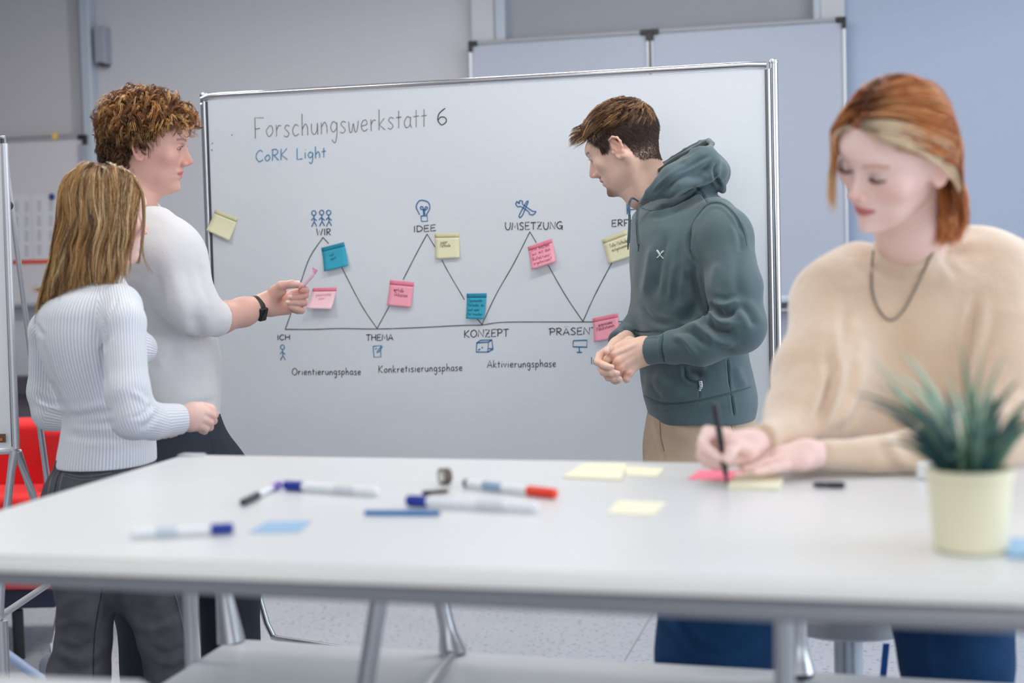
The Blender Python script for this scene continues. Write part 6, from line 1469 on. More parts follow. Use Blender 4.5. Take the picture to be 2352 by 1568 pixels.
Vc, Qc, Cc = skin_mesh(h2, .0015, SK3, 1); xx, yy, dd = proj_np(Vc); Cc = gmix(Cc, .4*np.exp(-((xx-1392)/9)**2-((yy-812)/7)**2)+.3*np.exp(-((xx-1376)/6)**2-((yy-832)/9)**2), SK3d)
bi = [cap(nb, at(1530, 520, 3.68), .055, .05, .03), cap(at(1530, 520, 3.68), at(1590, 900, 3.64), .06, .09, .03)]+legs_prims(at(1570, 1010, 3.56), at(1650, 1010, 3.70), at(1590, 1370, 3.52), at(1665, 1370, 3.68), Vector((at(1600, 1500, 3.52).x, 3.53, .1)), Vector((at(1680, 1500, 3.68).x, 3.70, .1)), (.07, .05, .035))
Vb, Qb = surface(bi, .012); Cb = make_cols(len(Vb), SK3)
poly3 = np.array([(1334, 316), (1345, 300), (1351, 306), (1357, 326), (1366, 331), (1375, 335), (1381, 352), (1393, 345), (1398, 326), (1412, 318), (1432, 326), (1446, 342), (1459, 358), (1476, 366), (1494, 362), (1512, 364), (1540, 330), (1540, 200), (1400, 180), (1300, 260)], float)
def inpoly(x, y, pg):
    r = np.zeros(len(x), bool); j = len(pg)-1
    for i in range(len(pg)):
        c = ((pg[i, 1] > y) != (pg[j, 1] > y)) & (x < (pg[j, 0]-pg[i, 0])*(y-pg[i, 1])/(pg[j, 1]-pg[i, 1]+1e-12)+pg[i, 0]); r ^= c; j = i
    return r
def reg3(L, near=-1):
    M_ = L.copy(); M_[:, 0] = near*np.abs(M_[:, 0]); x, y, d = proj_np(H3.wld(M_)); return inpoly(x, y, poly3)
inh3 = reg3(Lh3) & (np.abs(Lh3[:, 0]) < .0788)
fade = np.clip((Lh3[:, 2]+.055)/.06, .25, 1)*inh3; Ch = gmix(Ch, fade*.92, srgb(56, 42, 38))
V, Q, C = join_np([(Vh, Qh, Ch), (Va, Qa, Ca), (Vc, Qc, Cc), (Vb, Qb, Cb)]); from_np('body', V, Q, M_SKIN, P3, True, C); eyeballs(H3, P3, (0, 1, -.35)); lashes(H3, P3, M_LASH, ln=.007, r=.0002)
nails('fingernail', [(at(1404, 843, 3.405)+Vector((.001, -.0078, .002)), (1, 0, -.2), (0, -1, .25), .0115, .0115), (at(1417, 857, 3.408)+Vector((.001, -.0076, .002)), (1, 0, -.05), (0, -1, .25), .0115, .0125),
    (at(1422, 870, 3.415)+Vector((.0, -.0068, .002)), (1, 0, 0), (0, -1, .3), .010, .011), (at(1398, 804, 3.43)+Vector((.001, -.0065, .005)), (-.7, -.1, -.6), (-.1, -.8, .6), .012, .012), (at(1424, 876, 3.43)+Vector((0, -.006, .001)), (1, 0, .2), (0, -1, .2), .008, .009)], P3, M_NAIL)
# hoodie
M_HOOD = mat('grey_green_sweatshirt', srgb(82, 102, 107), .88, sheen=.25, bump=(520, .25, .0008), noise=(18, .22, srgb(76, 95, 102)), spec=.15)
tor = pxrows([(446, 1490, 1632, 3.68, .07), (462, 1474, 1664, 3.67, .11), (485, 1456, 1686, 3.65, .155), (520, 1449, 1700, 3.64, .19), (560, 1447, 1708, 3.63, .205), (620, 1448, 1712, 3.62, .205), (680, 1452, 1712, 3.62, .195), (740, 1459, 1708, 3.62, .185), (800, 1467, 1712, 3.62, .18),
              (850, 1473, 1722, 3.62, .178), (895, 1477, 1731, 3.62, .178), (912, 1480, 1734, 3.62, .177), (925, 1484, 1736, 3.62, .171), (962, 1492, 1732, 3.62, .166)], .03, 2.3, .006)
aE = at(1697, 748, 3.36)
hs = [tor, cap(at(1640, 510, 3.48), at(1664, 545, 3.43), .060, .066, .05), cap(at(1664, 545, 3.43), at(1684, 660, 3.38), .064, .064, .02), cap(at(1684, 660, 3.38), aE, .064, .062, .02),
      cap(aE, at(1612, 787, 3.37), .060, .054, .02), cap(at(1612, 787, 3.37), at(1545, 797, 3.40), .053, .040, .02), cap(at(1545, 797, 3.40), at(1524, 801, 3.41), .040, .033, .01), cap(at(1524, 801, 3.41), at(1488, 805, 3.43), .034, .034, .003)]
hs += [cap(at(1500, 640, 3.76), at(1490, 720, 3.74), .055, .05, .04), cap(at(1490, 722, 3.74), at(1452, 762, 3.64), .045, .036, .02), cap(at(1452, 762, 3.64), at(1424, 783, 3.56), .034, .029, .006)]
# hood: folded mass behind the neck with its opening
hs += [cap(at(1497, 450, 3.52), at(1545, 415, 3.50), .016, .036, .02), cap(at(1545, 415, 3.50), at(1612, 378, 3.54), .036, .046, .02), cap(at(1540, 420, 3.78), at(1612, 380, 3.74), .03, .042, .03), cap(at(1612, 378, 3.54), at(1612, 378, 3.74), .046, .044, .02),
       cap(at(1560, 425, 3.64), at(1630, 400, 3.64), .05, .05, .03), cap(at(1648, 392, 3.58), at(1648, 395, 3.70), .030, .028, .012), cap(at(1650, 400, 3.6), at(1660, 436, 3.62), .018, .010, .01), cap(at(1655, 398, 3.58), at(1666, 384, 3.60), .014, .010, .008)]
rimn = [(1474, 466, 3.53), (1488, 440, 3.515), (1510, 416, 3.50), (1540, 394, 3.49), (1575, 372, 3.49), (1608, 355, 3.50), (1630, 342, 3.53), (1636, 330, 3.58), (1628, 325, 3.64), (1610, 328, 3.70), (1575, 346, 3.76), (1545, 364, 3.78), (1524, 378, 3.79), (1500, 420, 3.80)]
hs += [cap(at(1600, 362, 3.54), at(1600, 362, 3.72), .022, .022, .02), cap(at(1535, 388, 3.72), at(1612, 346, 3.68), .022, .020, .01)]
for (x, y) in ((1528, 392), (1552, 372), (1575, 358), (1597, 343), (1612, 335)):
    w0 = 14 if x < 1590 else 10; hs.append(pcap((x, y-2, 3.53), (x+2, y+2, 3.66), w0, w0, .008, 'sub'))
hs += [pcap((rimn[i][0], rimn[i][1], rimn[i][2]), (rimn[i+1][0], rimn[i+1][1], rimn[i+1][2]), 7.5, 7.5, .006) for i in range(len(rimn)-1)]
hs.append(cap(at(1486, 452, 3.66), at(1504, 396, 3.66), .054, .058, .004, 'sub'))
wd3 = V3((at(1488, 805, 3.43)-at(1524, 801, 3.41)).normalized()); wc3 = V3(at(1489, 804, 3.43))
hs.append(Prim(lambda P: np.where(np.linalg.norm(P-wc3, axis=1) < .06, (P-wc3)@wd3, -1), wc3-.065, wc3+.065, .003, 'int'))
wd4 = V3((at(1418, 788, 3.54)-at(1452, 762, 3.64)).normalized()); wc4 = V3(at(1421, 785, 3.55))
hs.append(Prim(lambda P: np.where(np.linalg.norm(P-wc4, axis=1) < .05, (P-wc4)@wd4, -1), wc4-.055, wc4+.055, .003, 'int'))
NEAR = (3.2, 3.50)
st = [([(1592, 600), (1600, 660), (1622, 720), (1640, 700)], 7, -5), ([(1586, 525), (1583, 571), (1596, 604)], 5, -5), ([(1600, 500), (1625, 470), (1660, 470), (1690, 500), (1712, 545)], 3, -2.2), ([(1606, 508), (1630, 478), (1658, 478), (1684, 505), (1704, 545)], 3.5, 1.2),
      ([(1590, 425), (1612, 445), (1626, 468)], 3, -2), ([(1500, 478), (1540, 476), (1580, 452), (1612, 432)], 5, -5), ([(1488, 492), (1530, 486), (1575, 462)], 6, 3),
      ([(1520, 440), (1560, 410), (1610, 395), (1636, 372)], 8, -6), ([(1530, 455), (1575, 425), (1620, 412), (1650, 395)], 9, 5), ([(1545, 428), (1590, 402), (1625, 398)], 7, 4), ([(1648, 375), (1640, 400), (1655, 430)], 5, -5), ([(1560, 400), (1600, 372), (1632, 356)], 5, -3), ([(1500, 446), (1540, 408), (1580, 382)], 4, -3),
      ([(1640, 705), (1660, 722), (1690, 715)], 8, -8), ([(1632, 715), (1652, 740), (1690, 742)], 8, 6), ([(1628, 735), (1650, 760), (1680, 765)], 8, -8), ([(1620, 760), (1650, 785), (1690, 790)], 9, 5), ([(1640, 690), (1665, 700), (1700, 690)], 8, 5), ([(1700, 700), (1720, 720), (1735, 750)], 10, -4),
      ([(1560, 755), (1590, 765), (1620, 790)], 9, -5), ([(1548, 770), (1575, 785), (1600, 815)], 8, 4), ([(1590, 745), (1615, 760), (1640, 795)], 9, 4), ([(1523, 765), (1519, 800), (1526, 832)], 3.5, -4), ([(1650, 600), (1640, 650), (1650, 690)], 14, 3), ([(1700, 560), (1690, 630), (1700, 690)], 16, -3),
      ([(1500, 560), (1490, 620), (1480, 680)], 12, 4), ([(1530, 540), (1515, 610), (1505, 680)], 10, -3.5), ([(1548, 600), (1545, 650), (1540, 690)], 8, 3.5), ([(1560, 560), (1556, 620), (1548, 680)], 8, -3), ([(1580, 620), (1600, 700), (1560, 740)], 16, -6), ([(1470, 700), (1500, 735), (1540, 745)], 8, -3),
      ([(1490, 880), (1500, 900), (1520, 918)], 8, -3), ([(1500, 860), (1530, 890), (1570, 905)], 12, 3), ([(1478, 912), (1520, 928), (1580, 926), (1650, 912), (1732, 890)], 2.6, -2.6), ([(1480, 918), (1520, 934), (1580, 932), (1650, 918), (1732, 896)], 3, 1.6),
      ([(1671, 822), (1674, 860), (1678, 896)], 2.5, -2.4), ([(1679, 905), (1683, 930), (1686, 955)], 3, -2.6), ([(1572, 842), (1574, 862), (1586, 874), (1604, 877)], 5, -5), ([(1600, 878), (1606, 895), (1606, 912)], 2.5, -2.2), ([(1575, 850), (1600, 855), (1612, 862)], 10, -7),
      ([(1458, 757), (1472, 762), (1520, 762)], 2.5, -2.2), ([(1458, 768), (1480, 773), (1520, 772)], 2.5, 1.8), ([(1690, 840), (1700, 870), (1712, 890)], 12, 3), ([(1690, 510), (1700, 540), (1704, 580)], 8, -3), ([(1432, 750), (1445, 762), (1460, 768)], 5, -4), ([(1425, 765), (1440, 775), (1452, 785)], 5, 3)]
def hem3(V, Q):
    x, y, d = proj_np(V); return V
st = [(q[0], q[1], q[2]*1.9)+tuple(q[3:]) for q in st]
HDY = cloth('hoodie', hs, .0034, M_HOOD, P3, st, ((9, .004), (25, .0014)), 1)
MB().tube(cat3([Vector(at(*q)) for q in ((1516, 394, 3.62), (1530, 384, 3.61), (1555, 366, 3.60), (1584, 351, 3.60), (1610, 337, 3.60), (1624, 329, 3.60))], 5), .0085, 10).build('hood_shade_lining', mat('hood_shade_lining', srgb(58, 66, 68), .9), P3, True)  # same cloth as the hoodie; the dark colour paints the shade inside
# shaded hood lining, drawstrings, tag, emblem
M_STR = mat('drawstring', srgb(62, 82, 92), .8)
for pl, r in (([(1466, 462, 3.50), (1452, 455, 3.475), (1445, 470, 3.465), (1446, 500, 3.45), (1445, 535, 3.44), (1443, 558, 3.44)], .0034), ([(1472, 470, 3.49), (1466, 480, 3.46), (1463, 505, 3.435), (1464, 535, 3.43), (1467, 562, 3.425)], .0034)):
    P = cat3([Vector(at(*p)) for p in pl], 5); r *= .8; MB().tube(P, [r*(.75 if i < 4 else 1+.35*min(1, i/len(P))) for i in range(len(P))], 10).build('drawstring', M_STR, P3, True)
    e = P[-1]; MB().tube([e, e+Vector((-.001, 0, -.016))], [r*.75, r*.55], 8).build('drawstring_tip', mat('drawstring_tip', srgb(40, 54, 62), .6), P3, True)
M_SH = mat('hoodie_seam', srgb(66, 84, 92), .9)
for pl in ([(1586, 580), (1584, 545), (1590, 515), (1604, 492), (1626, 469), (1658, 467), (1690, 494), (1708, 530), (1716, 565)], [(1606, 444), (1616, 453), (1625, 467)], [(1479, 908), (1520, 924), (1580, 922), (1650, 908), (1732, 886)], [(1671, 826), (1674, 860), (1679, 900)], [(1680, 905), (1684, 930), (1687, 953)],
           [(1573, 842), (1575, 860), (1586, 872), (1602, 876), (1606, 895), (1607, 914)], [(1456, 757), (1472, 761), (1495, 761)], [(1456, 767), (1476, 771), (1492, 771)], [(1474, 478), (1500, 484), (1545, 474), (1590, 448), (1612, 432)], [(1523, 766), (1519, 800), (1526, 831)]):
    seam('seam', HDY, pl, 1.8, M_SH, P3, .0007)
M_WHT = mat('white_print', srgb(228, 232, 234), .6)
seam('emblem', HDY, [(1508, 575), (1513, 582), (1524, 594)], 2.4, M_WHT, P3, .0012); seam('emblem', HDY, [(1522, 577), (1515, 586), (1509, 592)], 2.0, M_WHT, P3, .0014)
seam('emblem', HDY, [(1508, 575), (1511, 577), (1515, 584)], 4.6, M_WHT, P3, .0012); seam('emblem', HDY, [(1519, 580), (1522, 578), (1524, 575)], 4.2, M_WHT, P3, .0012)
seam('pocket_tag', HDY, [(1609, 875), (1610, 886), (1608, 897)], 7.5, M_WHT, P3, .003)
for k in range(4): seam('tag_print', HDY, [(1608, 878+k*4.6), (1610, 879+k*4.6), (1612, 880+k*4.6)], 1.4, mat('tag_ink', srgb(60, 60, 64), .7), P3, .0045)
# chinos
M_CHI = mat('beige_chinos', srgb(196, 174, 152), .85, bump=(500, .25, .0008), noise=(14, .25, srgb(184, 160, 138)), spec=.2)
tr3 = [pxrows([(930, 1490, 1728, 3.62, .145), (965, 1484, 1732, 3.62, .150), (1010, 1479, 1737, 3.62, .158), (1070, 1480, 1740, 3.62, .162), (1150, 1484, 1742, 3.62, .165)], .03, 2.3, .006)]
tr3 += [cap(at(1560, 1120, 3.56), at(1585, 1370, 3.52), .105, .080, .03), cap(at(1585, 1370, 3.52), Vector((at(1600, 1500, 3.52).x, 3.53, .07)), .08, .065, .03), cap(at(1665, 1120, 3.69), at(1665, 1370, 3.69), .09, .080, .03), cap(at(1665, 1370, 3.69), Vector((at(1680, 1500, 3.68).x, 3.70, .07)), .08, .065, .03)]
CH = cloth('chinos', tr3, .006, M_CHI, P3, [([(1500, 965), (1512, 1010), (1526, 1060)], 4, -4), ([(1520, 975), (1516, 1010), (1520, 1030)], 4, -3), ([(1628, 965), (1620, 975), (1626, 990)], 3, -3), ([(1674, 960), (1682, 975), (1690, 1010)], 4, -3.5), ([(1540, 980), (1580, 1000), (1640, 1000)], 18, 4)], ((14, .003),), 1)
seam('fly_stitch', CH, [(1516, 968), (1518, 1000), (1526, 1036)], 1.5, mat('brown_stitch', srgb(132, 104, 84), .8), P3); seam('pocket_seam', CH, [(1672, 960), (1682, 985), (1694, 1010)], 2.0, mat('brown_stitch', None), P3)
for an in (Vector((at(1600, 1500, 3.52).x, 3.53, .08)), Vector((at(1680, 1500, 3.68).x, 3.70, .08))): shoe('shoe', an, (-.9, .3), P3, mat('shoe_white', None), mat('sole_grey', None))
# hair
M_HAIR3 = hairmat('short_hair', .28, .6)
def scalp2(n, reg):
    """points on the skull: cranium plus the nape below it"""
    a, an = scalp_points(int(n*.8), reg, (.0775, .0995, .088)); b, bn = scalp_points(n-int(n*.8), lambda L: reg(L) & (L[:, 2] < .012) & (L[:, 1] < .012), (.066, .070, .060), (0, -.036, -.010)); return np.concatenate((a, b)), np.concatenate((an, bn))
def short_hair(H):
    # clipped sides and nape, rooted in the skin itself
    Lv = Lh3; ok = reg3(Lv) & (np.abs(Lv[:, 0]) < .0792) & (Lv[:, 2] < .085); ids = rng.choice(np.where(ok)[0], 20000); jit = rng.normal(size=(20000, 3))*.0010
    p = Lv[ids]+jit; nn = (Nh3[ids])@H.R.T; K = 5; t = np.linspace(0, 1, K)[None, :, None]
    low = np.clip((p[:, 2]+.03)/.07, 0, 1); tang = np.array([0, -.35, -1.0])+rng.normal(size=p.shape)*.18; tang = tang-nn*np.sum(tang*nn, axis=1)[:, None]; tang /= np.linalg.norm(tang, axis=1)[:, None]
    Ln = (.004+.014*low)*rng.uniform(.7, 1.2, len(p)); P = p[:, None]+nn[:, None]*(Ln[:, None, None]*.38*np.sin(t*1.5))+tang[:, None]*(Ln[:, None, None]*t)
    low = np.clip((p[:, 2]+.03)/.07, 0, 1)
    base = np.array([srgb(60, 45, 40)[:3], srgb(80, 58, 48)[:3], srgb(108, 80, 62)[:3]]); C = base[rng.choice(3, len(p), p=[.5, .35, .15])]*rng.uniform(.85, 1.15, (len(p), 1))
    A_ = H.wld(P.reshape(-1, 3)).reshape(P.shape), C, rng.uniform(.00028, .00042, len(p))
    # long top swept forward from the crown
    nl = 1150; per = 9; p, nn = scalp_points(nl, lambda L: (L[:, 2] > np.interp(L[:, 1], [-.11, -.06, 0, .05, .09], [.052, .060, .066, .066, .060])) & (L[:, 1] < .086), (.078, .100, .0885))
    crown = np.array([.0, -.062, .118]); d = p-crown; d[:, 2] *= .4; dist = np.linalg.norm(d, axis=1); sw_ = d/np.maximum(dist, .004)[:, None]+np.array([0, .35, 0])*np.clip(p[:, 1:2]*12+1, 0, 1); sw_ += rng.normal(size=sw_.shape)*.16
    sw_ -= nn*np.sum(sw_*nn, axis=1)[:, None]; sw_ /= np.linalg.norm(sw_, axis=1)[:, None]
    frontness = np.clip((p[:, 1]+.04)/.12, 0, 1); Ln = (.034+.034*frontness)*rng.uniform(.75, 1.15, nl); lay = (.006+.014*np.clip((p[:, 2]-.06)/.06, 0, 1))*rng.uniform(.7, 1.25, nl)
    P = simulate(H, p, nn, Ln, 14, lambda q, t: np.tile(np.array([0, .05, .08]), (len(q), 1)), lay, [], sweep=sw_, grav=.30, cling=.85, release=lambda q: np.clip((.082-q[:, 1])/.03, 0, 1)); K = 14; tt = np.linspace(0, 1, K)[None, :, None]
    P = np.repeat(P, per, axis=0)+rng.normal(size=(nl*per, 1, 3))*.0016*(1.2-.75*tt)+rng.normal(size=(nl*per, 1, 3))*.0015*tt**2
    base = np.array([srgb(142, 102, 66)[:3], srgb(176, 132, 88)[:3], srgb(100, 70, 48)[:3], srgb(204, 164, 116)[:3], srgb(70, 48, 36)[:3]]); ci = rng.choice(5, nl, p=[.34, .24, .2, .10, .12]); C = np.repeat(base[ci], per, axis=0)*rng.uniform(.88, 1.12, (nl*per, 1))
    W_ = H.wld(P.reshape(-1, 3)).reshape(P.shape)
    W_ = shape_hair(W_, [1400, 1365, 1335, 1312, 1302, 1300], [1470, 1495, 1512, 1520, 1521, 1520], [208, 222, 250, 285, 320, 340], [328, 330, 322, 308, 294, 288, 300, 318, 322], [1300, 1322, 1338, 1352, 1375, 1420, 1460, 1495, 1520], 5)
    B_ = W_, C, rng.uniform(.00028, .00046, nl*per)
    return A_, B_
A_, B_ = short_hair(H3)
HR3 = tubes('hair', B_[0], B_[2], M_HAIR3, P3, B_[1]); tubes('clipped_sides', A_[0], A_[2], M_HAIR3, HR3, A_[1])
# scalp tone under the long top
V, Q = surface([H3.prim(ell((0, -.008, .044), (.0800, .1020, .0905), k=.01))], .0028)
L_ = H3.loc(V); keep = reg3(L_) & (L_[:, 2] > .055) & (L_[:, 1] < .080); Q2 = Q[keep[Q].all(axis=1)]
from_np('hair_under_layer', V, Q2, mat('dark_brown_hair_base', None), HR3)
# ================================================================== person 4: red-haired woman writing at the table
P4 = tag(empty('person', at(2000, 1500, 2.6)), 'person with copper-red hair and beige fuzzy sweater, sitting at the table and writing', 'person'); P4.location.z = 0
SK4 = srgb(240, 206, 198); SK4d = srgb(232, 138, 126)
H4 = Head(at(2061, 364, 2.15), Vector((-.770, -.445, -.457)), Vector((-.16, -.52, .84)), .93)
hp = [H4.prim(p) for p in face_prims(lid=0, nose=.86, jaw=.96)]
nb4 = at(2100, 600, 2.33)
neck = [cap(H4.w1((0, -.025, -.035)), at(2085, 520, 2.27), .046, .046, .03), cap(at(2085, 520, 2.27), nb4, .047, .05, .03)]
Vh, Qh, Ch = skin_mesh(hp+neck, .0022, SK4); Ch = paint_face(Ch, H4.loc(Vh), SK4, srgb(186, 52, 68), srgb(240, 158, 140), srgb(190, 130, 100), None, srgb(70, 40, 40), bs=.2)
Ch = scalp_paint(Ch, H4.loc(Vh), [-.03, .0, .02, .045, .065, .085, .11, .14], [-.04, -.02, .003, .036, .060, .076, .085, .096], srgb(120, 66, 40))
# writing hand
hd = [pcap((1765, 1015, 2.11), (1725, 1022, 2.09), 26, 30, .015), pcap((1728, 1018, 2.09), (1668, 1012, 2.07), 30, 24, .015), pcap((1715, 1042, 2.07), (1665, 1050, 2.05), 26, 22, .012)]
hd += pchain([(1668, 1000, 2.07, 18), (1625, 992, 2.06, 14), (1614, 1022, 2.03, 13), (1650, 1050, 2.02, 10)], .004)
hd += pchain([(1662, 1010, 2.08, 17), (1618, 1008, 2.085, 14), (1612, 1045, 2.06, 12), (1648, 1062, 2.04, 10)], .004)
hd += pchain([(1665, 1035, 2.09, 16), (1628, 1030, 2.10, 13), (1622, 1062, 2.085, 11), (1655, 1068, 2.06, 10)], .004)
hd += pchain([(1675, 1045, 2.09, 15), (1645, 1050, 2.11, 12), (1640, 1069, 2.10, 10), (1665, 1072, 2.08, 9)], .004)
hd += pchain([(1712, 1030, 2.05, 20), (1692, 1020, 2.03, 15), (1678, 1040, 2.015, 12), (1668, 1054, 2.01, 10)], .006)
Va, Qa, Ca = skin_mesh(hd, .0018, SK4, 1)
# flat left hand
fh = [pcap((1900, 1042, 2.10), (1850, 1045, 2.09), 30, 33, .015), pcap((1850, 1042, 2.09), (1795, 1045, 2.08), 32, 24, .015), pcap((1840, 1060, 2.07), (1790, 1064, 2.065), 22, 17, .012)]
fh += pchain([(1800, 1036, 2.10, 17), (1764, 1040, 2.105, 13), (1736, 1052, 2.10, 11), (1716, 1062, 2.09, 9)], .003)
fh += pchain([(1800, 1046, 2.085, 17), (1758, 1050, 2.085, 12.5), (1726, 1062, 2.08, 11), (1704, 1070, 2.07, 9)], .003)
fh += pchain([(1800, 1058, 2.065, 15), (1762, 1064, 2.06, 12), (1734, 1072, 2.055, 10.5), (1712, 1077, 2.05, 9)], .003)
fh += pchain([(1806, 1068, 2.045, 13), (1772, 1076, 2.035, 10.5), (1750, 1081, 2.03, 9.5), (1734, 1083, 2.025, 8)], .003)
fh += pchain([(1850, 1025, 2.12, 15), (1812, 1018, 2.14, 12), (1785, 1024, 2.15, 10.5)], .006)
Vc, Qc, Cc = skin_mesh(fh, .0018, SK4, 1)
bi = [cap(nb4, at(2105, 720, 2.42), .045, .06, .03), cap(at(2105, 720, 2.42), at(2105, 1100, 2.46), .07, .09, .03), cap(at(2010, 650, 2.41), at(2220, 650, 2.41), .04, .04, .03), cap(at(2100, 1080, 2.46), at(2080, 1290, 2.62), .11, .10, .04)]
for (k_, f_) in (((1660, 1470, 2.44), (1700, 2.50)), ((2185, 1480, 2.44), (2170, 2.50))):
    bi += chain([at(2010 if k_[0] > 1900 else 1860, 1300, 2.66), at(*k_), Vector((at(f_[0], 1500, f_[1]).x, f_[1]-.03, .1))], [.06, .055, .035], .03)
Vb, Qb = surface(bi, .012); Cb = make_cols(len(Vb), SK4)
V, Q, C = join_np([(Vh, Qh, Ch), (Va, Qa, Ca), (Vc, Qc, Cc), (Vb, Qb, Cb)])
inh = V[:, 2] < TZ+.0005; m = inh & (V[:, 1] < 2.25) & (V[:, 2] > .9); V[m, 2] = TZ+.0006
from_np('body', V, Q, M_SKIN, P4, True, C); eyeballs(H4, P4, (0, 1, -.9)); lashes(H4, P4, M_LASH, True, 60, .010, .00035)
rgc = at(1779, 1038, 2.103); o = MB().tube((lambda r_: r_+[r_[0], r_[1]])(circle(rgc, (at(1764, 1040, 2.105)-at(1800, 1036, 2.10)), .0105, 28)), .0022, 10, cap=False).build('finger_ring', mat('silver', None), P4, True)
MB().lathe(rgc+Vector((0, -.0085, .008)), [(.009, 0), (.0125, .001), (.0125, .003), (.007, .0045)], 20, Vector((0, -1, .9))).build('ring_plate', mat('silver', None), o, True)
# pen
pt = at(1670, 1078, 2.035); pt.z = TZ+.0012; p1 = at(1661, 1014, 2.03); pe = at(1642, 926, 2.02); dr = (pe-pt).normalized(); L0 = (pe-pt).length
PEN = tag(empty('pen', pt), 'black pen held upright in the writing hand above the bright pink note', 'pen')
MB().lathe(pt, [(.0006, 0), (.0012, .004), (.0032, .016), (.0040, .02), (.0042, L0-.006), (.0034, L0-.001)], 20, dr).build('barrel', M_BLACK, PEN, True)
MB().lathe(pt, [(.0046, .06), (.005, .062), (.005, L0-.001), (.004, L0+.001)], 20, dr).build('cap', mat('pen_cap', srgb(22, 24, 34), .25), PEN, True)
# sweater
M_TAN = mat('beige_mohair', srgb(222, 196, 170), .95, sheen=.9, bump=(240, .6, .003), noise=(9, .5, srgb(206, 176, 146)), spec=.1)
tor = pxrows([(585, 1990, 2210, 2.37, .06), (602, 1945, 2258, 2.38, .09), (630, 1905, 2305, 2.39, .12), (680, 1880, 2345, 2.40, .145), (760, 1872, 2360, 2.405, .16), (860, 1868, 2360, 2.41, .168), (960, 1868, 2355, 2.415, .170), (1060, 1875, 2345, 2.42, .170), (1150, 1890, 2335, 2.44, .17), (1215, 1900, 2325, 2.47, .17)], .04, 2.4, .015)
ts = [tor, cap(at(1960, 640, 2.37), at(1918, 690, 2.34), .055, .062, .06), cap(at(1918, 690, 2.34), at(1886, 860, 2.26), .062, .068, .06), cap(at(1886, 860, 2.26), at(1850, 950, 2.20), .068, .060, .05), cap(at(1850, 950, 2.20), at(1800, 992, 2.14), .058, .038, .03), cap(at(1800, 992, 2.14), at(1752, 1010, 2.10), .036, .029, .012),
      cap(at(2205, 600, 2.39), at(2280, 650, 2.36), .055, .070, .06), cap(at(2280, 650, 2.36), at(2325, 840, 2.28), .075, .075, .06), cap(at(2325, 840, 2.28), at(2300, 1000, 2.20), .075, .060, .05), cap(at(2300, 1005, 2.19), at(2160, 1035, 2.13), .054, .043, .03), cap(at(2160, 1035, 2.13), at(2000, 1044, 2.11), .043, .029, .02), cap(at(2000, 1044, 2.11), at(1884, 1044, 2.10), .028, .0255, .01)]
ts += [cap(at(1950, 930, 2.33), at(1905, 1000, 2.25), .075, .055, .05), cap(at(1940, 1010, 2.27), at(2060, 1060, 2.26), .05, .05, .04)]
for (a_c, b_c, cx, rc_) in (((1800, 1005, 2.13), (1752, 1014, 2.10), (1745, 1015, 2.10), .042), ((2000, 1046, 2.11), (1884, 1044, 2.10), (1876, 1044, 2.10), .032)):
    wd_c = V3((at(*b_c)-at(*a_c)).normalized()); wc_c = V3(at(*cx)); ts.append(Prim(lambda P, w=wd_c, c=wc_c, r=rc_: np.where(np.linalg.norm(P-c, axis=1) < r, (P-c)@w, -1), wc_c-.065, wc_c+.065, .003, 'int'))
ts += [cap(at(2078, 545, 2.272), at(2096, 612, 2.34), .052, .060, .014)]
cn4 = V3((at(2078, 545, 2.272)-at(2096, 612, 2.34)).normalized()); cc4 = V3(at(2079, 556, 2.28)); ts.append(Prim(lambda P: np.where(np.linalg.norm(P-cc4, axis=1) < .085, (P-cc4)@cn4, -1), cc4-.09, cc4+.09, .004, 'int'))
st4 = [([(1945, 700), (1930, 820), (1885, 940), (1865, 985)], 12, -8), ([(1900, 800), (1905, 900), (1885, 980)], 12, -7), ([(1960, 760), (1950, 900), (1900, 1000)], 14, -8), ([(1925, 760), (1925, 870), (1890, 970)], 9, 6), ([(2240, 680), (2225, 790), (2210, 900)], 12, -9), ([(2270, 700), (2240, 830), (2225, 960)], 14, 6), ([(1985, 900), (1960, 960), (1915, 1000)], 12, -6),
       ([(2060, 990), (2100, 1040), (2140, 1070)], 14, -6), ([(2030, 1000), (2060, 1050), (2100, 1080)], 12, 5), ([(1990, 600), (2060, 640), (2140, 620)], 9, -3), ([(2150, 560), (2175, 600), (2200, 640)], 10, -4)]
SWT = cloth('fuzzy_sweater', ts, .0062, M_TAN, P4, st4, ((7, .008), (20, .003), (60, .001)), 2, post=lambda V, Q: np.where(((V[:, 1] < 2.24) & (V[:, 2] < TZ+.0012) & (V[:, 2] > .93))[:, None], np.stack((V[:, 0], V[:, 1], np.full(len(V), TZ+.0012)), 1), V))
# necklace
M_CHAIN = mat('dull_silver_chain', srgb(140, 132, 124), .35, .8)
nk = MB(); pp_ = []
for q in catmull([(2006, 575), (2002, 610), (2005, 670), (2022, 715), (2047, 735), (2074, 714), (2104, 660), (2130, 605), (2146, 570)], 12):
    h, nn = raymesh(SWT, *q)
    if h is not None: pp_.append(h+(CAM-h).normalized()*.0025)
for a, b in zip(pp_, pp_[1:]):
    if (a-b).length < .02: nk.tube([a, b], .0017, 8)
nk.build('necklace', M_CHAIN, P4, True)['kind'] = 'stuff'
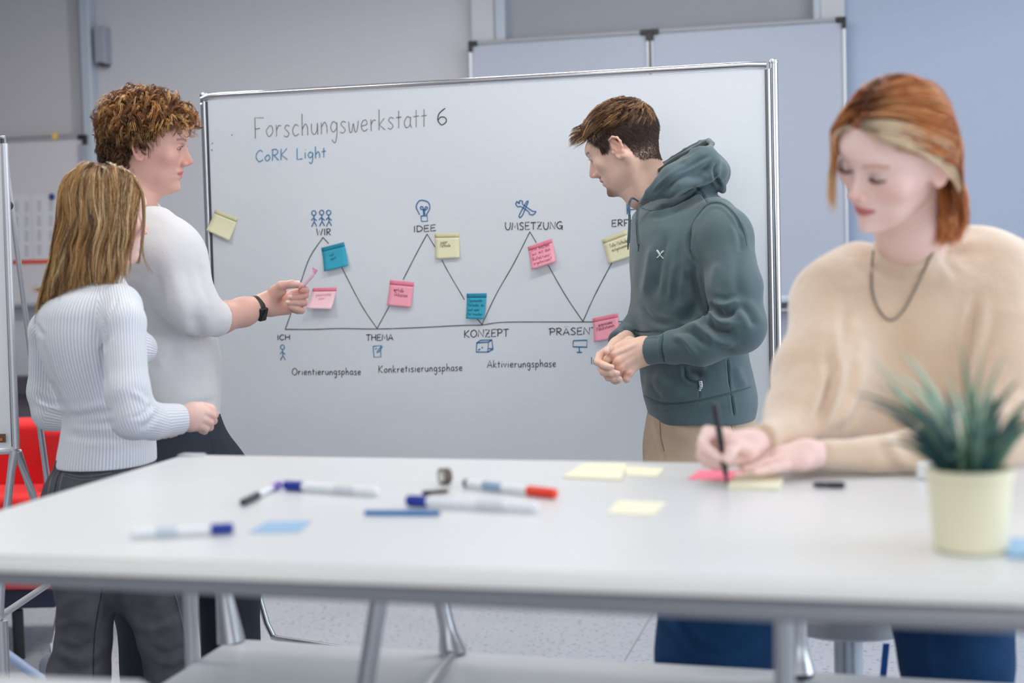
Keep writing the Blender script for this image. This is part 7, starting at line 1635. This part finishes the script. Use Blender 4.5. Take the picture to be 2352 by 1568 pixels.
# jeans and shoes
M_BJ = mat('blue_denim', srgb(20, 54, 92), .85, bump=(600, .35, .001), noise=(12, .4, srgb(34, 84, 130)), spec=.2)
tj = [cap(at(1975, 1250, 2.72), at(2115, 1250, 2.72), .105, .105, .04), pxrows([(1190, 1925, 2290, 2.62, .13), (1240, 1915, 2290, 2.68, .13)], .03), cap(at(1890, 1262, 2.64), at(1662, 1400, 2.45), .09, .10, .04), cap(at(1662, 1400, 2.45), at(1640, 1510, 2.44), .105, .098, .03), cap(at(1640, 1510, 2.44), Vector((at(1690, 1500, 2.50).x, 2.48, .08)), .095, .065, .03),
      cap(at(2150, 1275, 2.60), at(2185, 1390, 2.45), .10, .098, .04), cap(at(2185, 1390, 2.45), at(2198, 1510, 2.44), .098, .093, .03), cap(at(2198, 1510, 2.44), Vector((at(2200, 1500, 2.50).x, 2.46, .08)), .09, .065, .03)]
cloth('jeans', tj, .007, M_BJ, P4, [([(1500, 1400), (1560, 1460), (1600, 1530)], 12, 5), ([(1570, 1400), (1600, 1460), (1680, 1490), (1750, 1460)], 7, 6), ([(1560, 1420), (1590, 1475), (1680, 1505)], 7, -5), ([(2120, 1420), (2130, 1480), (2140, 1560)], 14, 4)], ((14, .004),), 1)
for an in (Vector((at(1690, 1500, 2.50).x, 2.48, .08)), Vector((at(2200, 1500, 2.50).x, 2.46, .08))): shoe('shoe', an, (-.2, -1), P4, mat('shoe_white', None), mat('sole_grey', None))
# hair
M_HAIR4 = hairmat('copper_hair', .36, .4)
def hair4(nl, per, H):
    reg = lambda L: (L[:, 1] < np.interp(L[:, 2], [-.03, .0, .02, .045, .065, .085, .11, .14], [-.05, -.02, .005, .040, .064, .080, .088, .10])) & (L[:, 2] > -.035)
    p, nn = scalp_points(nl, reg, (.078, .100, .0885)); px_ = .020; sg = np.where(p[:, 0] > px_, 1.0, -1.0)
    sw_ = np.stack((sg*1.0, -.55-0*sg, -.35+0*sg), 1); farf = (sg > 0) & (p[:, 1] > .02); sw_[farf] = np.array([.9, .35, -.5]); sw_ += rng.normal(size=sw_.shape)*.08
    sw_ -= nn*np.sum(sw_*nn, axis=1)[:, None]; sw_ /= np.linalg.norm(sw_, axis=1)[:, None]
    Ln = rng.uniform(.86, 1.1, nl)*(.165+.45*np.clip(p[:, 2], 0, .13)+.10*np.clip(p[:, 1], 0, .1)); lay = rng.uniform(.006, .020, nl)
    gb = H.R@np.array([0, 0, -1.0])
    def push(q, t):
        tuck = np.where((sg < 0), 1.0, .0)   # near side is drawn back behind the ear
        return np.stack((0*tuck, -.40*tuck*(q[:, 1] > -.055), -.10*tuck), 1)
    K = 22; P = simulate(H, p, nn, Ln, K, push, lay, [((0, -.03, -.05), (.060, .060, .075))], sweep=sw_, grav=.9, cling=.7)
    tt = np.linspace(0, 1, K)[None, :, None]; Pp = np.repeat(P, per, axis=0)+rng.normal(size=(nl*per, 1, 3))*.0022*(1.1-.5*tt)+rng.normal(size=(nl*per, 1, 3))*.003*tt**2
    base = np.array([srgb(214, 138, 82)[:3], srgb(192, 110, 58)[:3], srgb(232, 172, 120)[:3], srgb(156, 84, 46)[:3]]); c = base[rng.choice(4, nl, p=[.38, .28, .22, .12])]
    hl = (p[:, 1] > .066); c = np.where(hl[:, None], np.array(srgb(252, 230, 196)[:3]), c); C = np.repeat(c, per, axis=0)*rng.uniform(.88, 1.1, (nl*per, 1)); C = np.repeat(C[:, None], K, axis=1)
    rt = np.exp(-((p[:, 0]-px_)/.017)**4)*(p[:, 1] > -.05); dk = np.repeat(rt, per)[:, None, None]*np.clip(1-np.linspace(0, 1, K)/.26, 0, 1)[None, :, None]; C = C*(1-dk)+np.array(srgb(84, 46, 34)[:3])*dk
    return H.wld(Pp.reshape(-1, 3)).reshape(Pp.shape), C
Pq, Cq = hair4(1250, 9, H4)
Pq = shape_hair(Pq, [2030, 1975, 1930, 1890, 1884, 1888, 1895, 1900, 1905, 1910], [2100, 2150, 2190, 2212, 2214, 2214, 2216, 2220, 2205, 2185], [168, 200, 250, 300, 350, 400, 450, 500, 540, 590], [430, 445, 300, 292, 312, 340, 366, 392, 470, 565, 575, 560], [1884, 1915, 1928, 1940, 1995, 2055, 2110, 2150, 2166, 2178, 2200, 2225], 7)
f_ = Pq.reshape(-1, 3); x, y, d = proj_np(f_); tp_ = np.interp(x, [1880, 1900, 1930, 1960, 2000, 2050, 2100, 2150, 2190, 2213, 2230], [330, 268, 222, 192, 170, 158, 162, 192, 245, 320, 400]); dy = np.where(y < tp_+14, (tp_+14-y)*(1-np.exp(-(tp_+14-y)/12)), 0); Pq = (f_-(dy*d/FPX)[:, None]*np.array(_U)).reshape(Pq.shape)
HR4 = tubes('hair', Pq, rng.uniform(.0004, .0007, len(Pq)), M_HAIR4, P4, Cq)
ucut4 = Prim(lambda P: P[:, 1]-np.interp(P[:, 2], [-.08, -.03, .0, .02, .045, .065, .085, .11, .14], [-.04, -.03, -.02, .0, .032, .056, .072, .082, .09]), (-.2, -.2, -.2), (.2, .2, .2), .006, 'int')
under('hair_under_layer', H4, [ell((0, -.008, .044), (.0775, .0995, .0878), k=.01), ell((0, -.040, -.015), (.064, .070, .062), k=.02), ucut4], mat('copper_hair_base', srgb(150, 84, 46), .6), HR4, nz=.003)
nb_ = []
for i in range(1300):
    t_ = rng.random(); a = at(2150+t_*45+rng.normal()*5, 385+rng.normal()*14, 2.16+t_*.06); m1 = at(2163+t_*52+rng.normal()*5, 455+rng.normal()*8, 2.19+t_*.06); m2 = at(2165+t_*52+rng.normal()*6, 505+rng.normal()*8, 2.21+t_*.05); e_ = at(2160+t_*40+rng.normal()*9, 548+rng.normal()*13-t_*12, 2.23+t_*.03)
    nb_.append([list(v) for v in cat3([a, m1, m2, e_], 4)])
nb_ = np.array(nb_); tubes('nape_hair', nb_, .0006, M_HAIR4, HR4, np.array([srgb(206, 120, 62)[:3], srgb(160, 84, 40)[:3], srgb(226, 150, 86)[:3]])[rng.choice(3, 1300)])
# loose pale lock beside the far cheek
lk = []
for i in range(120):
    a = np.array([.062+rng.normal()*.004, .062+rng.normal()*.006, .060]); b = np.array([.078+rng.normal()*.003, .074+rng.normal()*.005, -.005]); c = np.array([.068+rng.normal()*.004, .088+rng.normal()*.005, -.062+rng.normal()*.012])
    t = np.linspace(0, 1, 12)[:, None]; lk.append(a*(1-t)**2+b*2*t*(1-t)+c*t*t)
lk = np.array(lk); tubes('face_lock', H4.wld(lk.reshape(-1, 3)).reshape(lk.shape), .0005, M_HAIR4, HR4, np.tile(np.array(srgb(236, 196, 140)[:3]), (len(lk), 1)))
